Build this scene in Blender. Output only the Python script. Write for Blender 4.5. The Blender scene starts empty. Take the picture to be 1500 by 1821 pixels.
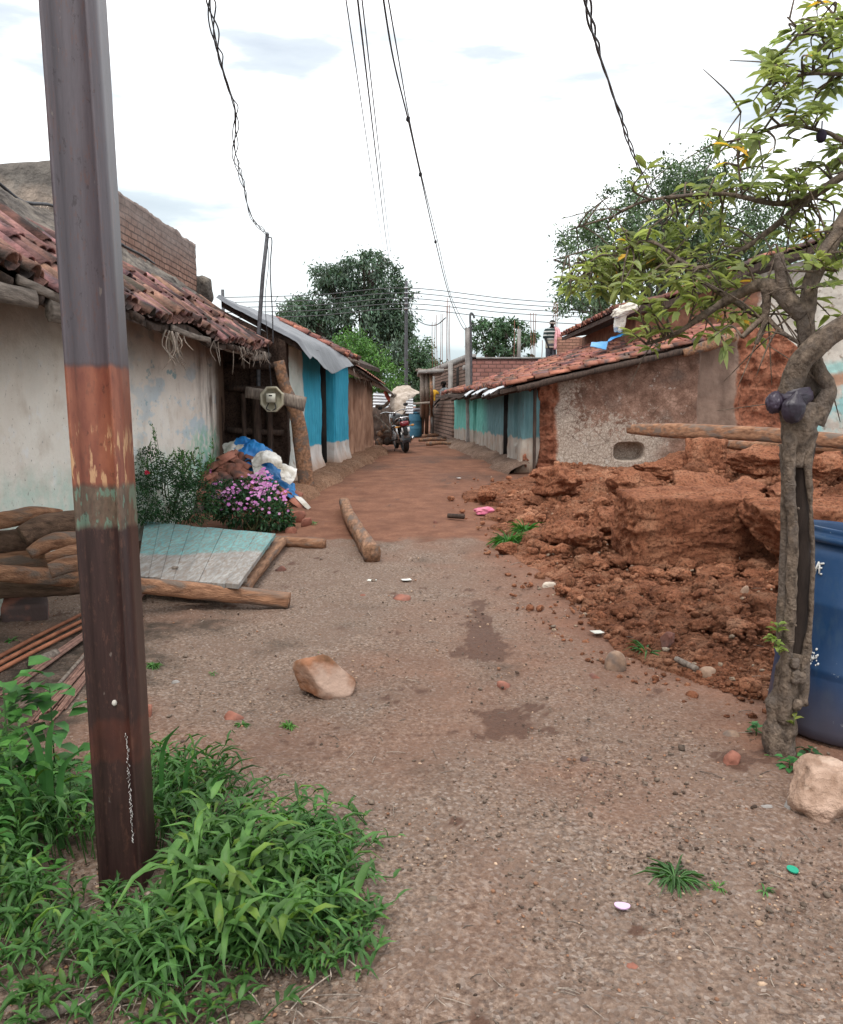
import bpy, bmesh, math, random
import numpy as np
from mathutils import Vector, Matrix

# ------------------------------------------------------------------ camera, sky, sun, exposure
SC = bpy.context.scene
COL = SC.collection
FPX, YH, CH = 1450.0, 722.0, 1.5
PITCH = math.atan((910.5 - YH) / FPX)
cam = bpy.data.cameras.new("camera"); camo = bpy.data.objects.new("camera", cam); COL.objects.link(camo)
cam.sensor_fit = 'VERTICAL'; cam.sensor_height = 24.0; cam.lens = 24.0 * FPX / 1821.0
cam.clip_start = 0.05; cam.clip_end = 6000
camo.location = (0, 0, CH); camo.rotation_euler = (math.pi / 2 - PITCH, 0, 0)
SC.camera = camo
SUN_EL, SUN_ROT = math.radians(62), math.radians(200)
world = bpy.data.worlds.new("World"); SC.world = world; world.use_nodes = True
nt = world.node_tree; nt.nodes.clear()
wo = nt.nodes.new('ShaderNodeOutputWorld'); bg = nt.nodes.new('ShaderNodeBackground'); bg.inputs[1].default_value = 0.1
sky = nt.nodes.new('ShaderNodeTexSky'); sky.sky_type = 'NISHITA'; sky.sun_disc = False
sky.sun_elevation = SUN_EL; sky.sun_rotation = SUN_ROT; sky.air_density = 1.0; sky.dust_density = 2.5
tc = nt.nodes.new('ShaderNodeTexCoord'); mp = nt.nodes.new('ShaderNodeMapping'); mp.inputs['Scale'].default_value = (1, 1, 4.5)
nt.links.new(tc.outputs['Generated'], mp.inputs[0])
cn = nt.nodes.new('ShaderNodeTexNoise'); cn.inputs['Scale'].default_value = 2.1; cn.inputs['Detail'].default_value = 7; cn.inputs['Roughness'].default_value = .52
nt.links.new(mp.outputs[0], cn.inputs['Vector'])
cr = nt.nodes.new('ShaderNodeValToRGB')
cr.color_ramp.elements[0].position = .33; cr.color_ramp.elements[0].color = (4.1, 4.6, 5.3, 1)
cr.color_ramp.elements[1].position = .50; cr.color_ramp.elements[1].color = (12.2, 12.2, 12.2, 1)
e = cr.color_ramp.elements.new(.42); e.color = (5.6, 6.1, 6.5, 1)
nt.links.new(cn.outputs[0], cr.inputs[0])
sx = nt.nodes.new('ShaderNodeSeparateXYZ'); nt.links.new(tc.outputs['Generated'], sx.inputs[0])
er = nt.nodes.new('ShaderNodeMapRange'); nt.links.new(sx.outputs[2], er.inputs[0]); er.inputs[1].default_value = .05; er.inputs[2].default_value = .38; er.inputs[3].default_value = .75; er.inputs[4].default_value = 0.
cm = nt.nodes.new('ShaderNodeMix'); cm.data_type = 'RGBA'; nt.links.new(er.outputs[0], cm.inputs[0]); nt.links.new(cr.outputs[0], cm.inputs[6]); cm.inputs[7].default_value = (4.3, 5.1, 5.25, 1)
mx = nt.nodes.new('ShaderNodeMix'); mx.data_type = 'RGBA'; mx.inputs[0].default_value = .88
nt.links.new(sky.outputs[0], mx.inputs[6]); nt.links.new(cm.outputs[2], mx.inputs[7])
nt.links.new(mx.outputs[2], bg.inputs[0]); nt.links.new(bg.outputs[0], wo.inputs[0])
sun = bpy.data.lights.new("sun", 'SUN'); sun.energy = 1.1; sun.angle = math.radians(14); sun.color = (1, .95, .88)
suno = bpy.data.objects.new("sun", sun); COL.objects.link(suno)
suno.rotation_euler = Vector((-math.sin(SUN_ROT) * math.cos(SUN_EL) * -1, math.cos(SUN_ROT) * math.cos(SUN_EL), math.sin(SUN_EL))).to_track_quat('Z', 'Y').to_euler()
vs = SC.view_settings; vs.view_transform = 'Standard'; vs.look = 'None'; vs.gamma = 1; vs.exposure = 0.76; vs.use_curve_mapping = False
SC.cycles.max_bounces = 6; SC.cycles.diffuse_bounces = 3; SC.cycles.glossy_bounces = 2; SC.cycles.transparent_max_bounces = 4
SC.cycles.use_denoising = True

# ------------------------------------------------------------------ numeric helpers
rnd = random.Random(7); RG = np.random.default_rng(11)
def hsh(ix, iy, iz, s):
    h = (ix.astype(np.int64) * 374761393 + iy.astype(np.int64) * 668265263 + iz.astype(np.int64) * 2147483647 + s * 1274126177) & 0xffffffff
    h = ((h ^ (h >> 13)) * 1274126177) & 0xffffffff
    h = ((h ^ (h >> 16)) * 2246822519) & 0xffffffff
    return ((h ^ (h >> 15)) & 0xffffff) / 16777215.0
def vn(P, s=0):
    P = np.asarray(P, float); i = np.floor(P).astype(np.int64); f = P - i; f = f * f * (3 - 2 * f)
    r = 0
    for a in (0, 1):
        for b in (0, 1):
            for c in (0, 1):
                w = (f[..., 0] if a else 1 - f[..., 0]) * (f[..., 1] if b else 1 - f[..., 1]) * (f[..., 2] if c else 1 - f[..., 2])
                r = r + w * hsh(i[..., 0] + a, i[..., 1] + b, i[..., 2] + c, s)
    return r * 2 - 1
def fbm(P, sc=1.0, octv=4, s=0, gain=.5):
    P = np.asarray(P, float) * sc; r = 0; a = 1; t = 0
    for k in range(octv):
        r = r + a * vn(P, s + k * 17); t += a; a *= gain; P = P * 2.03 + 3.7
    return r / t
def ridged(P, sc=1.0, octv=4, s=0):
    P = np.asarray(P, float) * sc; r = 0; a = 1; t = 0
    for k in range(octv):
        r = r + a * (1 - 2 * np.abs(vn(P, s + k * 13))); t += a; a *= .5; P = P * 2.1 + 1.3
    return r / t
def sst(a, b, x): t = np.clip((x - a) / (b - a), 0, 1); return t * t * (3 - 2 * t)
def P3(x, y, z=0.): x, y = np.broadcast_arrays(np.asarray(x, float), np.asarray(y, float)); return np.stack([x, y, np.zeros_like(x) + z], -1)

CP, SP = math.cos(PITCH), math.sin(PITCH)
def ray(px, py):
    u = (px - 750) / FPX; v = (910.5 - py) / FPX
    return np.array([u, CP + v * SP, -SP + v * CP])
def W(px, py, Y):
    d = ray(px, py); return np.array([0, 0, CH]) + d * (Y / d[1])
def zbase(x, y):
    return .4 * sst(5, 22, y) + .012 * fbm(P3(x, y), .7, 2, 5) + 0 * x
def PH(px, py, h, fn=None):
    fn = fn or zbase; d = ray(px, py); lo, hi = .3, 80.
    for _ in range(26):
        m = (lo + hi) / 2; p = np.array([0, 0, CH]) + d * (m / d[1])
        if p[2] > float(fn(np.array(p[0]), np.array(p[1]))) + h: lo = m
        else: hi = m
    return np.array([0, 0, CH]) + d * (lo / d[1])
def GV(px, py, fn):
    """vectorised: where the sight lines meet the ground"""
    px, py = np.asarray(px, float), np.asarray(py, float); v = (910.5 - py) / FPX
    D = np.stack([(px - 750) / FPX, CP + v * SP, -SP + v * CP], -1); D = D / D[:, 1:2]; lo = np.full(len(px), .3); hi = np.full(len(px), 80.)
    for _ in range(26):
        m = (lo + hi) / 2; p = D * m[:, None]; ab = p[:, 2] + CH > fn(p[:, 0], p[:, 1]); lo = np.where(ab, m, lo); hi = np.where(ab, hi, m)
    return D * lo[:, None] + [0, 0, CH]
_rc = [(1100,842,.22),(1250,790,.6),(1400,800,.7),(1500,790,.75),(1700,790,.75),
 (1000,870,.2),(1100,862,.28),(1200,850,.4),(1300,840,.6),(1450,850,.65),(1650,850,.65),(1000,930,.2),(1130,1000,.1),(1250,1010,.12),(1400,1020,.15),
 (1060,1050,.07),(1200,1090,.12),(1350,1120,.16),(1400,1180,.12),(1550,1100,.22),(1700,1050,.3),(930,890,.06),(960,960,.1),
 (815,885,0),(870,925,0),(895,975,0),(950,1060,0),(1060,1145,0),(1180,1200,0),(1390,1265,0),(1600,1320,0),(1900,1330,0),(2400,1300,0),(2200,1100,.25),(780,850,-.1),(800,950,-.15),(850,1050,-.12),(950,1150,-.1),(1200,1300,-.1),(1000,1500,-.2),(1500,1500,-.2),(600,1000,-.3)]
_rp = np.array([[*PH(a, b, max(h, 0))[:2], h] for a, b, h in _rc])
_rp = np.vstack([_rp, [[(a - 750) / FPX * b, b, h] for a, b, h in ((935, 15.3, -.08), (1000, 15.3, .2), (1060, 15.3, .12), (1120, 15.3, .03), (1180, 15.3, .2), (1250, 15.3, .38), (1350, 15.3, .48), (1450, 15.3, .5), (1600, 15.3, .5), (1000, 12.3, .2), (1115, 12.3, .16), (1200, 12.3, .3))]])
_K = np.linalg.norm(_rp[:, None, :2] - _rp[None, :, :2], axis=2)
_w = np.linalg.solve(_K + 1e-6 * np.eye(len(_rp)), _rp[:, 2])
def rub(x, y):
    x, y = np.broadcast_arrays(np.asarray(x, float), np.asarray(y, float))
    r = 0
    for (cx, cy, _), w in zip(_rp, _w): r = r + w * np.hypot(x - cx, y - cy)
    return r
def H(x, y): return zbase(x, y) + np.maximum(0, rub(x, y)) 
def G(px, py, dz=0.): return PH(px, py, dz, H)

# ------------------------------------------------------------------ mesh builder
class MB:
    def __init__(s): s.V = []; s.F = []; s.T = []; s.n = 0
    def add(s, V, F, tint=1.0):
        V = np.asarray(V, float).reshape(-1, 3)
        t = np.asarray(tint, float)
        if t.ndim == 0: t = np.full((len(V), 3), float(t))
        elif t.ndim == 1: t = np.tile(t, (len(V), 1)) if len(t) == 3 else np.repeat(t[:, None], 3, 1)
        s.V.append(V); s.T.append(t)
        if isinstance(F, np.ndarray): s.F.append(F + s.n)
        else:
            g = {}
            for f in F: g.setdefault(len(f), []).append(f)
            for k in g: s.F.append(np.array(g[k], int) + s.n)
        s.n += len(V); return s
    def box(s, c, size, R=None, tint=1.0, bev=0.0):
        q = np.array([[a, b, d] for a in (-1, 1) for b in (-1, 1) for d in (-1, 1)], float) * np.array(size) / 2
        if R is not None: q = q @ np.array(R).T
        return s.add(q + np.array(c), [[0, 1, 3, 2], [4, 6, 7, 5], [0, 4, 5, 1], [2, 3, 7, 6], [0, 2, 6, 4], [1, 5, 7, 3]], tint)
    def tube(s, pts, rad, n=8, cap=True, tint=1.0, amp=0., sq=0., asp=1.0, up=(0, 0, 1), ns=8., seed=0, sub=1):
        pts = np.asarray(pts, float); rad = np.broadcast_to(np.asarray(rad, float), (len(pts),)).copy()
        if sub > 1:
            t0 = np.arange(len(pts)); t1 = np.linspace(0, len(pts) - 1, (len(pts) - 1) * sub + 1)
            pts = catmull(pts, t1); rad = np.interp(t1, t0, rad)
        m = len(pts); tg = np.gradient(pts, axis=0); tg /= np.linalg.norm(tg, axis=1)[:, None] + 1e-12
        up = np.array(up, float); ref = up if abs(np.dot(tg[0], up)) < .95 else np.array([1., .1, 0])
        a = np.linspace(0, 2 * np.pi, n, endpoint=False) + np.pi / n; R = []
        b = np.cross(tg[0], ref); b /= np.linalg.norm(b)
        ca, sa = np.cos(a), np.sin(a)
        k = 1 / (np.maximum(abs(ca), abs(sa)) * sq + (1 - sq)) if sq else 1
        for i in range(m):
            b = b - tg[i] * np.dot(b, tg[i]); b /= np.linalg.norm(b) + 1e-12; c = np.cross(b, tg[i])
            R.append(pts[i] + rad[i] * ((ca * k * asp)[:, None] * b + (sa * k)[:, None] * c))
        V = np.array(R)
        if amp:
            d = V - pts[:, None, :]; V = V + d / (np.linalg.norm(d, axis=2, keepdims=True) + 1e-9) * (fbm(V, ns, 3, seed) * amp)[..., None]
        V = V.reshape(-1, 3); F = []
        for i in range(m - 1):
            for j in range(n): F.append([i * n + j, i * n + (j + 1) % n, (i + 1) * n + (j + 1) % n, (i + 1) * n + j])
        if cap: F.append(list(range(n))[::-1]); F.append([(m - 1) * n + j for j in range(n)])
        return s.add(V, F, tint)
    def rock(s, c, size, sub=3, cube=.5, amp=.15, ns=1.5, seed=0, R=None, tint=1.0, rid=0., planes=0, hf=0.):
        V, F = ico(sub); mxn = np.abs(V).max(1); q = V / (mxn * cube + (1 - cube))[:, None]
        if planes: q = facet(q, planes, seed)
        q = q * (1 + amp * fbm(V + seed * 7.3, ns, 4, seed) + rid * ridged(V + seed * 3.1, ns * 2, 3, seed + 5))[:, None] * np.array(size) / 2
        if hf: q = q * (1 + hf * ridged(V * 1.0 + seed, 7, 4, seed + 9) + hf * .6 * fbm(V + seed, 19, 3, seed))[:, None]
        if R is not None: q = q @ np.array(R).T
        return s.add(q + np.array(c), F, tint)
    def grid(s, V, tint=1.0, closed_v=False):
        a, b = V.shape[:2]; i = np.arange(a - 1)[:, None] * b + np.arange(b - 1)[None]
        F = np.stack([i, i + 1, i + b + 1, i + b], -1).reshape(-1, 4)
        return s.add(V.reshape(-1, 3), F, tint if np.ndim(tint) < 2 else np.asarray(tint).reshape(-1, 3))
    def slab(s, A, B, C, D, t, nu, nv, disp=None, wav=0.):
        A, B, C, D, t = [np.asarray(v, float) for v in (A, B, C, D, t)]
        u = np.linspace(0, 1, nu)[None, :, None]; v = np.linspace(0, 1, nv)[:, None, None]
        Pn = (A * (1 - u) + B * u) * (1 - v) + (D * (1 - u) + C * u) * v
        n = -t / np.linalg.norm(t)
        if disp is not None: Pn = Pn + disp(u[..., 0], v[..., 0], Pn)[..., None] * n
        if wav:
            top = (D - A) / np.linalg.norm(D - A); Pn = Pn + top * (wav * fbm(Pn * [1, 1, 0], 2.5, 3, 3) * v[..., 0] ** 3)[..., None]
        V = Pn.reshape(-1, 3); i = np.arange(nv - 1)[:, None] * nu + np.arange(nu - 1)[None]
        F = [list(f) for f in np.stack([i, i + 1, i + nu + 1, i + nu], -1).reshape(-1, 4)]
        rim = list(range(nu)) + [k * nu + nu - 1 for k in range(1, nv)] + [(nv - 1) * nu + k for k in range(nu - 2, -1, -1)] + [k * nu for k in range(nv - 2, 0, -1)]
        b0 = len(V); V = np.vstack([V, V[rim] + t]); m = len(rim)
        F += [[rim[k], b0 + k, b0 + (k + 1) % m, rim[(k + 1) % m]] for k in range(m)] + [[b0 + k for k in range(m)][::-1]]
        return s.add(V, F)
    def build(s, name, mat, parent=None, smooth=False, **tags):
        V = np.vstack(s.V); T = np.vstack(s.T)
        me = bpy.data.meshes.new(name)
        if parent is not None: org = WL[parent.name]
        else:
            org = np.array([(V[:, 0].min() + V[:, 0].max()) / 2, (V[:, 1].min() + V[:, 1].max()) / 2, V[:, 2].min()])
        V = V - org
        me.vertices.add(len(V)); me.vertices.foreach_set('co', V.astype(np.float32).ravel())
        L = np.concatenate([f.ravel() for f in s.F]); me.loops.add(len(L)); me.loops.foreach_set('vertex_index', L.astype(np.int32))
        tot = np.concatenate([np.full(len(f), f.shape[1]) for f in s.F]); st = np.concatenate([[0], np.cumsum(tot)[:-1]])
        me.polygons.add(len(tot)); me.polygons.foreach_set('loop_start', st.astype(np.int32))
        me.update(calc_edges=True); me.validate()
        at = me.color_attributes.new('tint', 'FLOAT_COLOR', 'POINT')
        c = np.ones((len(V), 4), np.float32); c[:, :3] = T; at.data.foreach_set('color', c.ravel())
        if smooth: me.polygons.foreach_set('use_smooth', np.ones(len(me.polygons), bool))
        me.materials.append(mat); o = bpy.data.objects.new(name, me); COL.objects.link(o)
        if parent is not None: o.parent = parent
        else: o.location = org
        WL[o.name] = org
        for k, v in tags.items(): o[k] = v
        return o
WL = {}
_ico = {}
def ico(n):
    if n not in _ico:
        bm = bmesh.new(); bmesh.ops.create_icosphere(bm, subdivisions=n, radius=1); bm.verts.ensure_lookup_table()
        _ico[n] = (np.array([v.co[:] for v in bm.verts]), np.array([[v.index for v in f.verts] for f in bm.faces])); bm.free()
    return _ico[n]
def catmull(p, t):
    p = np.asarray(p, float); n = len(p); i = np.clip(np.floor(t).astype(int), 0, n - 2); f = (t - i)[:, None]
    g = lambda k: p[np.clip(k, 0, n - 1)]
    p0, p1, p2, p3 = g(i - 1), g(i), g(i + 1), g(i + 2)
    return .5 * (2 * p1 + (p2 - p0) * f + (2 * p0 - 5 * p1 + 4 * p2 - p3) * f ** 2 + (3 * p1 - p0 - 3 * p2 + p3) * f ** 3)
def thing(name, label, cat, loc, group=None):
    o = bpy.data.objects.new(name, None); COL.objects.link(o); o.location = tuple(float(v) for v in loc); o.empty_display_size = .1
    WL[o.name] = np.array(loc, float); o['label'] = label; o['category'] = cat
    if group: o['group'] = group
    return o
def Rz(a): c, s = math.cos(a), math.sin(a); return np.array([[c, -s, 0], [s, c, 0], [0, 0, 1.]])
def Rx(a): c, s = math.cos(a), math.sin(a); return np.array([[1., 0, 0], [0, c, -s], [0, s, c]])
def Ry(a): c, s = math.cos(a), math.sin(a); return np.array([[c, 0, s], [0, 1., 0], [-s, 0, c]])
def unit(v): v = np.asarray(v, float); return v / (np.linalg.norm(v, axis=-1, keepdims=True) + 1e-12)
LEAF = (np.array([[0, 0, 0], [.3, .5, .06], [.72, .38, .02], [1, 0, -.12], [.72, -.38, .02], [.3, -.5, .06], [.5, 0, -.03]]), np.array([[0, 1, 6], [1, 2, 6], [2, 3, 6], [3, 4, 6], [4, 5, 6], [5, 0, 6]]))
CARD = (np.array([[0, 0, 0], [.5, .5, .05], [1, 0, -.1], [.5, -.5, .05]]), np.array([[0, 1, 2, 3]]))
BLADE = (np.array([[0, .12, 0], [0, -.12, 0], [.25, .5, .1], [.25, 0, .05], [.25, -.5, .1], [.6, .42, .1], [.6, 0, .05], [.6, -.42, .1], [1, 0, -.08]]),
         np.array([[0, 1, 3], [0, 3, 2], [1, 4, 3], [2, 3, 5], [3, 6, 5], [3, 4, 6], [4, 7, 6], [5, 6, 8], [6, 7, 8]]))
def leaves(mb, pos, dr, nrm, L, Wd, tint, tpl=LEAF, droop=0.):
    pos, dr = np.asarray(pos, float), unit(dr); n = len(pos)
    s = unit(np.cross(np.broadcast_to(nrm, dr.shape), dr)); nn = np.cross(dr, s)
    T, F = tpl; L = np.broadcast_to(L, (n,))[:, None, None]; Wd = np.broadcast_to(Wd, (n,))[:, None, None]
    x = T[None, :, 0:1]; V = pos[:, None] + dr[:, None] * x * L + s[:, None] * T[None, :, 1:2] * Wd + nn[:, None] * T[None, :, 2:3] * L
    if np.any(droop): V[..., 2] -= (np.broadcast_to(droop, (n,))[:, None] * (T[None, :, 0] ** 2) * L[..., 0])
    t = np.asarray(tint, float); t = np.broadcast_to(t[:, None, :] if t.ndim == 2 else t, (n, len(T), 3)).reshape(-1, 3)
    FF = (F[None] + (np.arange(n) * len(T))[:, None, None]).reshape(-1, F.shape[1])
    mb.add(V.reshape(-1, 3), FF, t)
def facet(q, k, seed):
    g = np.random.default_rng(seed); n = unit(g.normal(size=(k, 3))); d = g.uniform(.62, .98, k); r = np.linalg.norm(q, axis=1); dot = q @ n.T
    f = np.min(np.where(dot > 1e-3, d / np.maximum(dot, 1e-3), 9), axis=1); return q * np.minimum(f, 1)[:, None]
_rb = []
def rocks_bulk(mb, pos, size, tint, flat=.75, sub=1):
    """many small irregular stones at once"""
    if not _rb:
        for sb in (1, 2):
            V, F = ico(sb); bank = []
            for k in range(24):
                c = RG.uniform(.15, .7); q = facet(V / (np.abs(V).max(1) * c + 1 - c)[:, None], 9, k); q = q * (1 + .2 * fbm(V + k * 7.3, 1.4, 3, k))[:, None]; bank.append(q)
            _rb.append((np.array(bank), F))
    bank, F = _rb[sub - 1]; n = len(pos); b = bank[RG.integers(0, 24, n)]
    sc = np.stack([size * RG.uniform(.75, 1.35, n), size * RG.uniform(.65, 1.1, n), size * RG.uniform(.5, 1., n) * flat], 1) / 2
    a = RG.uniform(0, 6.28, n); t = RG.uniform(-.5, .5, n); b = b * sc[:, None]
    x, y, z = b[..., 0], b[..., 1], b[..., 2]; ct, st = np.cos(t)[:, None], np.sin(t)[:, None]; y, z = y * ct - z * st, y * st + z * ct
    ca, sa = np.cos(a)[:, None], np.sin(a)[:, None]; x, y = x * ca - y * sa, x * sa + y * ca
    V = np.stack([x, y, z], -1) + np.asarray(pos)[:, None]; k = V.shape[1]
    mb.add(V.reshape(-1, 3), (F[None] + (np.arange(n) * k)[:, None, None]).reshape(-1, 3), np.repeat(np.asarray(tint, float), k, 0))
def rdir(n, zb=0.): v = RG.normal(size=(n, 3)); v[:, 2] += zb; return unit(v)

# ------------------------------------------------------------------ material builder
class N:
    def __init__(s, name, rough=.9, spec=.3):
        s.m = bpy.data.materials.new(name); s.m.use_nodes = True; s.t = s.m.node_tree; s.b = s.t.nodes['Principled BSDF']
        s.b.inputs['Roughness'].default_value = rough; s.b.inputs['Specular IOR Level'].default_value = spec
        s.g = s.t.nodes.new('ShaderNodeNewGeometry'); s.P = s.g.outputs['Position']; s._xyz = None
    def lk(s, a, i):
        if isinstance(a, bpy.types.NodeSocket): s.t.links.new(a, i)
        elif isinstance(a, (tuple, list)): i.default_value = (*a, 1) if len(a) == 3 and len(i.default_value) == 4 else a
        else: i.default_value = a
    def mapv(s, sc=(1, 1, 1), loc=(0, 0, 0), rot=(0, 0, 0), v=None):
        n = s.t.nodes.new('ShaderNodeMapping'); s.lk(v or s.P, n.inputs[0]); n.inputs['Scale'].default_value = sc; n.inputs['Location'].default_value = loc; n.inputs['Rotation'].default_value = rot; return n.outputs[0]
    def noise(s, sc, det=5, v=None, dist=0., r=.55):
        n = s.t.nodes.new('ShaderNodeTexNoise'); s.lk(v or s.P, n.inputs['Vector']); n.inputs['Scale'].default_value = sc; n.inputs['Detail'].default_value = det; n.inputs['Distortion'].default_value = dist; n.inputs['Roughness'].default_value = r; return n.outputs[0]
    def vor(s, sc, feat='F1', v=None, out='Distance', rand=1.):
        n = s.t.nodes.new('ShaderNodeTexVoronoi'); n.feature = feat; s.lk(v or s.P, n.inputs['Vector']); n.inputs['Scale'].default_value = sc; n.inputs['Randomness'].default_value = rand; return n.outputs[out]
    def ramp(s, f, stops):
        n = s.t.nodes.new('ShaderNodeValToRGB'); s.lk(f, n.inputs[0]); el = n.color_ramp.elements
        while len(el) < len(stops): el.new(.5)
        for e_, (p, c) in zip(el, stops): e_.position = p; e_.color = (*c, 1) if isinstance(c, (tuple, list)) else (c, c, c, 1)
        return n.outputs[0]
    def mix(s, f, a, b, bl='MIX'):
        n = s.t.nodes.new('ShaderNodeMix'); n.data_type = 'RGBA'; n.blend_type = bl; s.lk(f, n.inputs[0]); s.lk(a, n.inputs[6]); s.lk(b, n.inputs[7]); return n.outputs[2]
    def mt(s, op, a, b=0., c=0., cl=False):
        n = s.t.nodes.new('ShaderNodeMath'); n.operation = op; n.use_clamp = cl; s.lk(a, n.inputs[0]); s.lk(b, n.inputs[1]); s.lk(c, n.inputs[2]); return n.outputs[0]
    def xyz(s):
        if not s._xyz:
            n = s.t.nodes.new('ShaderNodeSeparateXYZ'); s.lk(s.P, n.inputs[0]); s._xyz = n.outputs
        return s._xyz
    def step(s, v, e, w=.02, nz=None, amp=0.):
        if nz is not None: v = s.mt('MULTIPLY_ADD', s.mt('SUBTRACT', nz, .5), amp, v)
        n = s.t.nodes.new('ShaderNodeMapRange'); s.lk(v, n.inputs[0]); n.inputs[1].default_value = e - w; n.inputs[2].default_value = e + w; return n.outputs[0]
    def tint(s, c, f=1.0):
        n = s.t.nodes.new('ShaderNodeAttribute'); n.attribute_name = 'tint'; return s.mix(f, c, n.outputs[0], 'MULTIPLY')
    def attr(s):
        n = s.t.nodes.new('ShaderNodeAttribute'); n.attribute_name = 'tint'; q = s.t.nodes.new('ShaderNodeSeparateColor'); s.t.links.new(n.outputs[0], q.inputs[0]); return q.outputs
    def bump(s, h, st=.5, d=.02):
        n = s.t.nodes.new('ShaderNodeBump'); s.lk(h, n.inputs['Height']); n.inputs['Strength'].default_value = st; n.inputs['Distance'].default_value = d
        if s.b.inputs['Normal'].is_linked: s.t.links.new(s.b.inputs['Normal'].links[0].from_socket, n.inputs['Normal'])
        s.t.links.new(n.outputs[0], s.b.inputs['Normal']); return s
    def col(s, c): s.lk(c, s.b.inputs['Base Color']); return s
    def st(s, k, v): s.lk(v, s.b.inputs[k]); return s
def simple(name, a, b, sc=6, rough=.85, bs=.4, bd=.01, bsc=40, stretch=(1, 1, 1), tint=True, spec=.3, metal=0., c=None):
    n = N(name, rough, spec); v = n.mapv(stretch); f = n.noise(sc, 6, v)
    k = n.ramp(f, [(.32, a), (.68, b)])
    if c: k = n.mix(n.ramp(n.noise(sc * .37, 4, v), [(.5, 0.), (.62, 1.)]), k, c)
    if tint: k = n.tint(k)
    n.col(k); n.bump(n.noise(bsc, 5, v), bs, bd); n.st('Metallic', metal); return n.m
def leafmat(name, a, b, rough=.5, tr=.25, tc_=(.55, .8, .1)):
    n = N(name, rough, .4); k = n.tint(n.ramp(n.noise(14, 3), [(.3, a), (.7, b)])); n.col(k)
    n.b.inputs['Transmission Weight'].default_value = 0
    t = n.t.nodes.new('ShaderNodeBsdfTranslucent'); n.t.links.new(n.mix(.8, k, tc_, 'MULTIPLY'), t.inputs[0])
    ms = n.t.nodes.new('ShaderNodeMixShader'); ms.inputs[0].default_value = tr
    o = n.t.nodes['Material Output']; n.t.links.new(n.b.outputs[0], ms.inputs[1]); n.t.links.new(t.outputs[0], ms.inputs[2]); n.t.links.new(ms.outputs[0], o.inputs[0])
    return n.m
# ------------------------------------------------------------------ materials of the setting
def mk_ground():
    n = N('ground_soil', .95, .15); a = n.attr(); v = n.P
    g1 = n.ramp(n.noise(48, 7, r=.72), [(.34, (.065, .042, .032)), (.5, (.19, .13, .097)), (.66, (.36, .27, .21))])
    g1 = n.mix(n.ramp(n.noise(2.3, 5), [(.42, 0.), (.64, .8)]), g1, n.mix(n.noise(60, 5, r=.7), (.11, .07, .05), (.25, .17, .13)))
    peb = n.vor(85, 'F1', out='Color'); pb = n.t.nodes.new('ShaderNodeSeparateColor'); n.lk(peb, pb.inputs[0])
    g1 = n.mix(n.ramp(pb.outputs[0], [(.0, .5), (.5, 0.), (.9, 0.), (1., .7)]), g1, n.mix(pb.outputs[1], (.07, .055, .05), (.45, .38, .33)))
    g2 = n.ramp(n.noise(3.5, 6), [(.3, (.15, .07, .045)), (.7, (.28, .135, .085))])
    g2 = n.mix(n.ramp(n.noise(26, 5, r=.7), [(.35, .55), (.6, 0.)]), g2, (.13, .06, .04))
    k = n.mix(a[0], g1, g2)
    dm = n.step(a[1], .42, .2, n.noise(24, 7, r=.78), 1.1)
    k = n.mix(n.mt('MULTIPLY', dm, .9), k, n.mix(n.noise(40, 6, r=.7), (.04, .02, .014), (.16, .085, .058)))
    k = n.mix(n.mt('MULTIPLY', a[2], n.ramp(n.noise(9, 5), [(.35, .3), (.6, 1.)])), k, (.045, .036, .028))
    n.col(k)
    n.bump(n.noise(14, 5, r=.6), .5, .03); n.bump(n.vor(85, 'F1'), .45, .008); n.bump(n.noise(120, 4), .6, .006)
    n.st('Roughness', n.mix(a[1], (.95, .95, .95), (.6, .6, .6))); return n.m
M = {}
M['ground'] = mk_ground()
def mk_mud(name, a, b, c, cr=True, sc=4.):
    n = N(name, .95, .15); k = n.ramp(n.noise(sc, 8, r=.6), [(.25, a), (.5, b), (.75, c)])
    k = n.mix(n.ramp(n.noise(34, 7, r=.75), [(.38, .85), (.52, 0.)]), k, tuple(q * .4 for q in a)); k = n.mix(n.ramp(n.noise(70, 4), [(.62, 0.), (.72, .6)]), k, tuple(min(.7, q * 1.35) for q in c)); k = n.tint(k); n.col(k)
    n.bump(n.noise(9, 7, r=.7), 1., .08); n.bump(n.noise(45, 7, r=.75), 1., .03); return n.m
M['rubble'] = mk_mud('red_rubble', (.20, .074, .042), (.45, .185, .10), (.66, .35, .215))
M['clod'] = mk_mud('red_clod', (.24, .088, .05), (.46, .185, .10), (.64, .32, .19))
M['mudwall'] = mk_mud('brown_mud_wall', (.23, .12, .075), (.36, .20, .13), (.47, .29, .2), sc=3)
M['redmud'] = mk_mud('red_mud_core', (.18, .06, .035), (.32, .12, .07), (.42, .19, .12))
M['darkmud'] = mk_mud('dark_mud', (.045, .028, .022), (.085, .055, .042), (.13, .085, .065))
M['tile'] = simple('clay_tile', (.20, .075, .05), (.40, .17, .12), 7, .85, .5, .01, 60, c=(.1, .07, .065))
M['oldtile'] = simple('weathered_clay_tile', (.11, .06, .052), (.33, .17, .135), 9, .9, .8, .014, 50, c=(.08, .06, .055))
M['mortar'] = simple('grey_ridge_mortar', (.05, .042, .038), (.17, .145, .125), 8, .95, 1., .05, 16, c=(.21, .18, .15))
M['wood'] = simple('brown_timber', (.14, .07, .04), (.42, .235, .14), 5, .85, .8, .02, 22, (6, 1, 6), c=(.16, .12, .1))
M['woodx'] = simple('orange_brown_timber', (.17, .08, .045), (.47, .25, .145), 5, .85, .8, .02, 22, (1, 6, 6), c=(.2, .15, .12))
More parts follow.
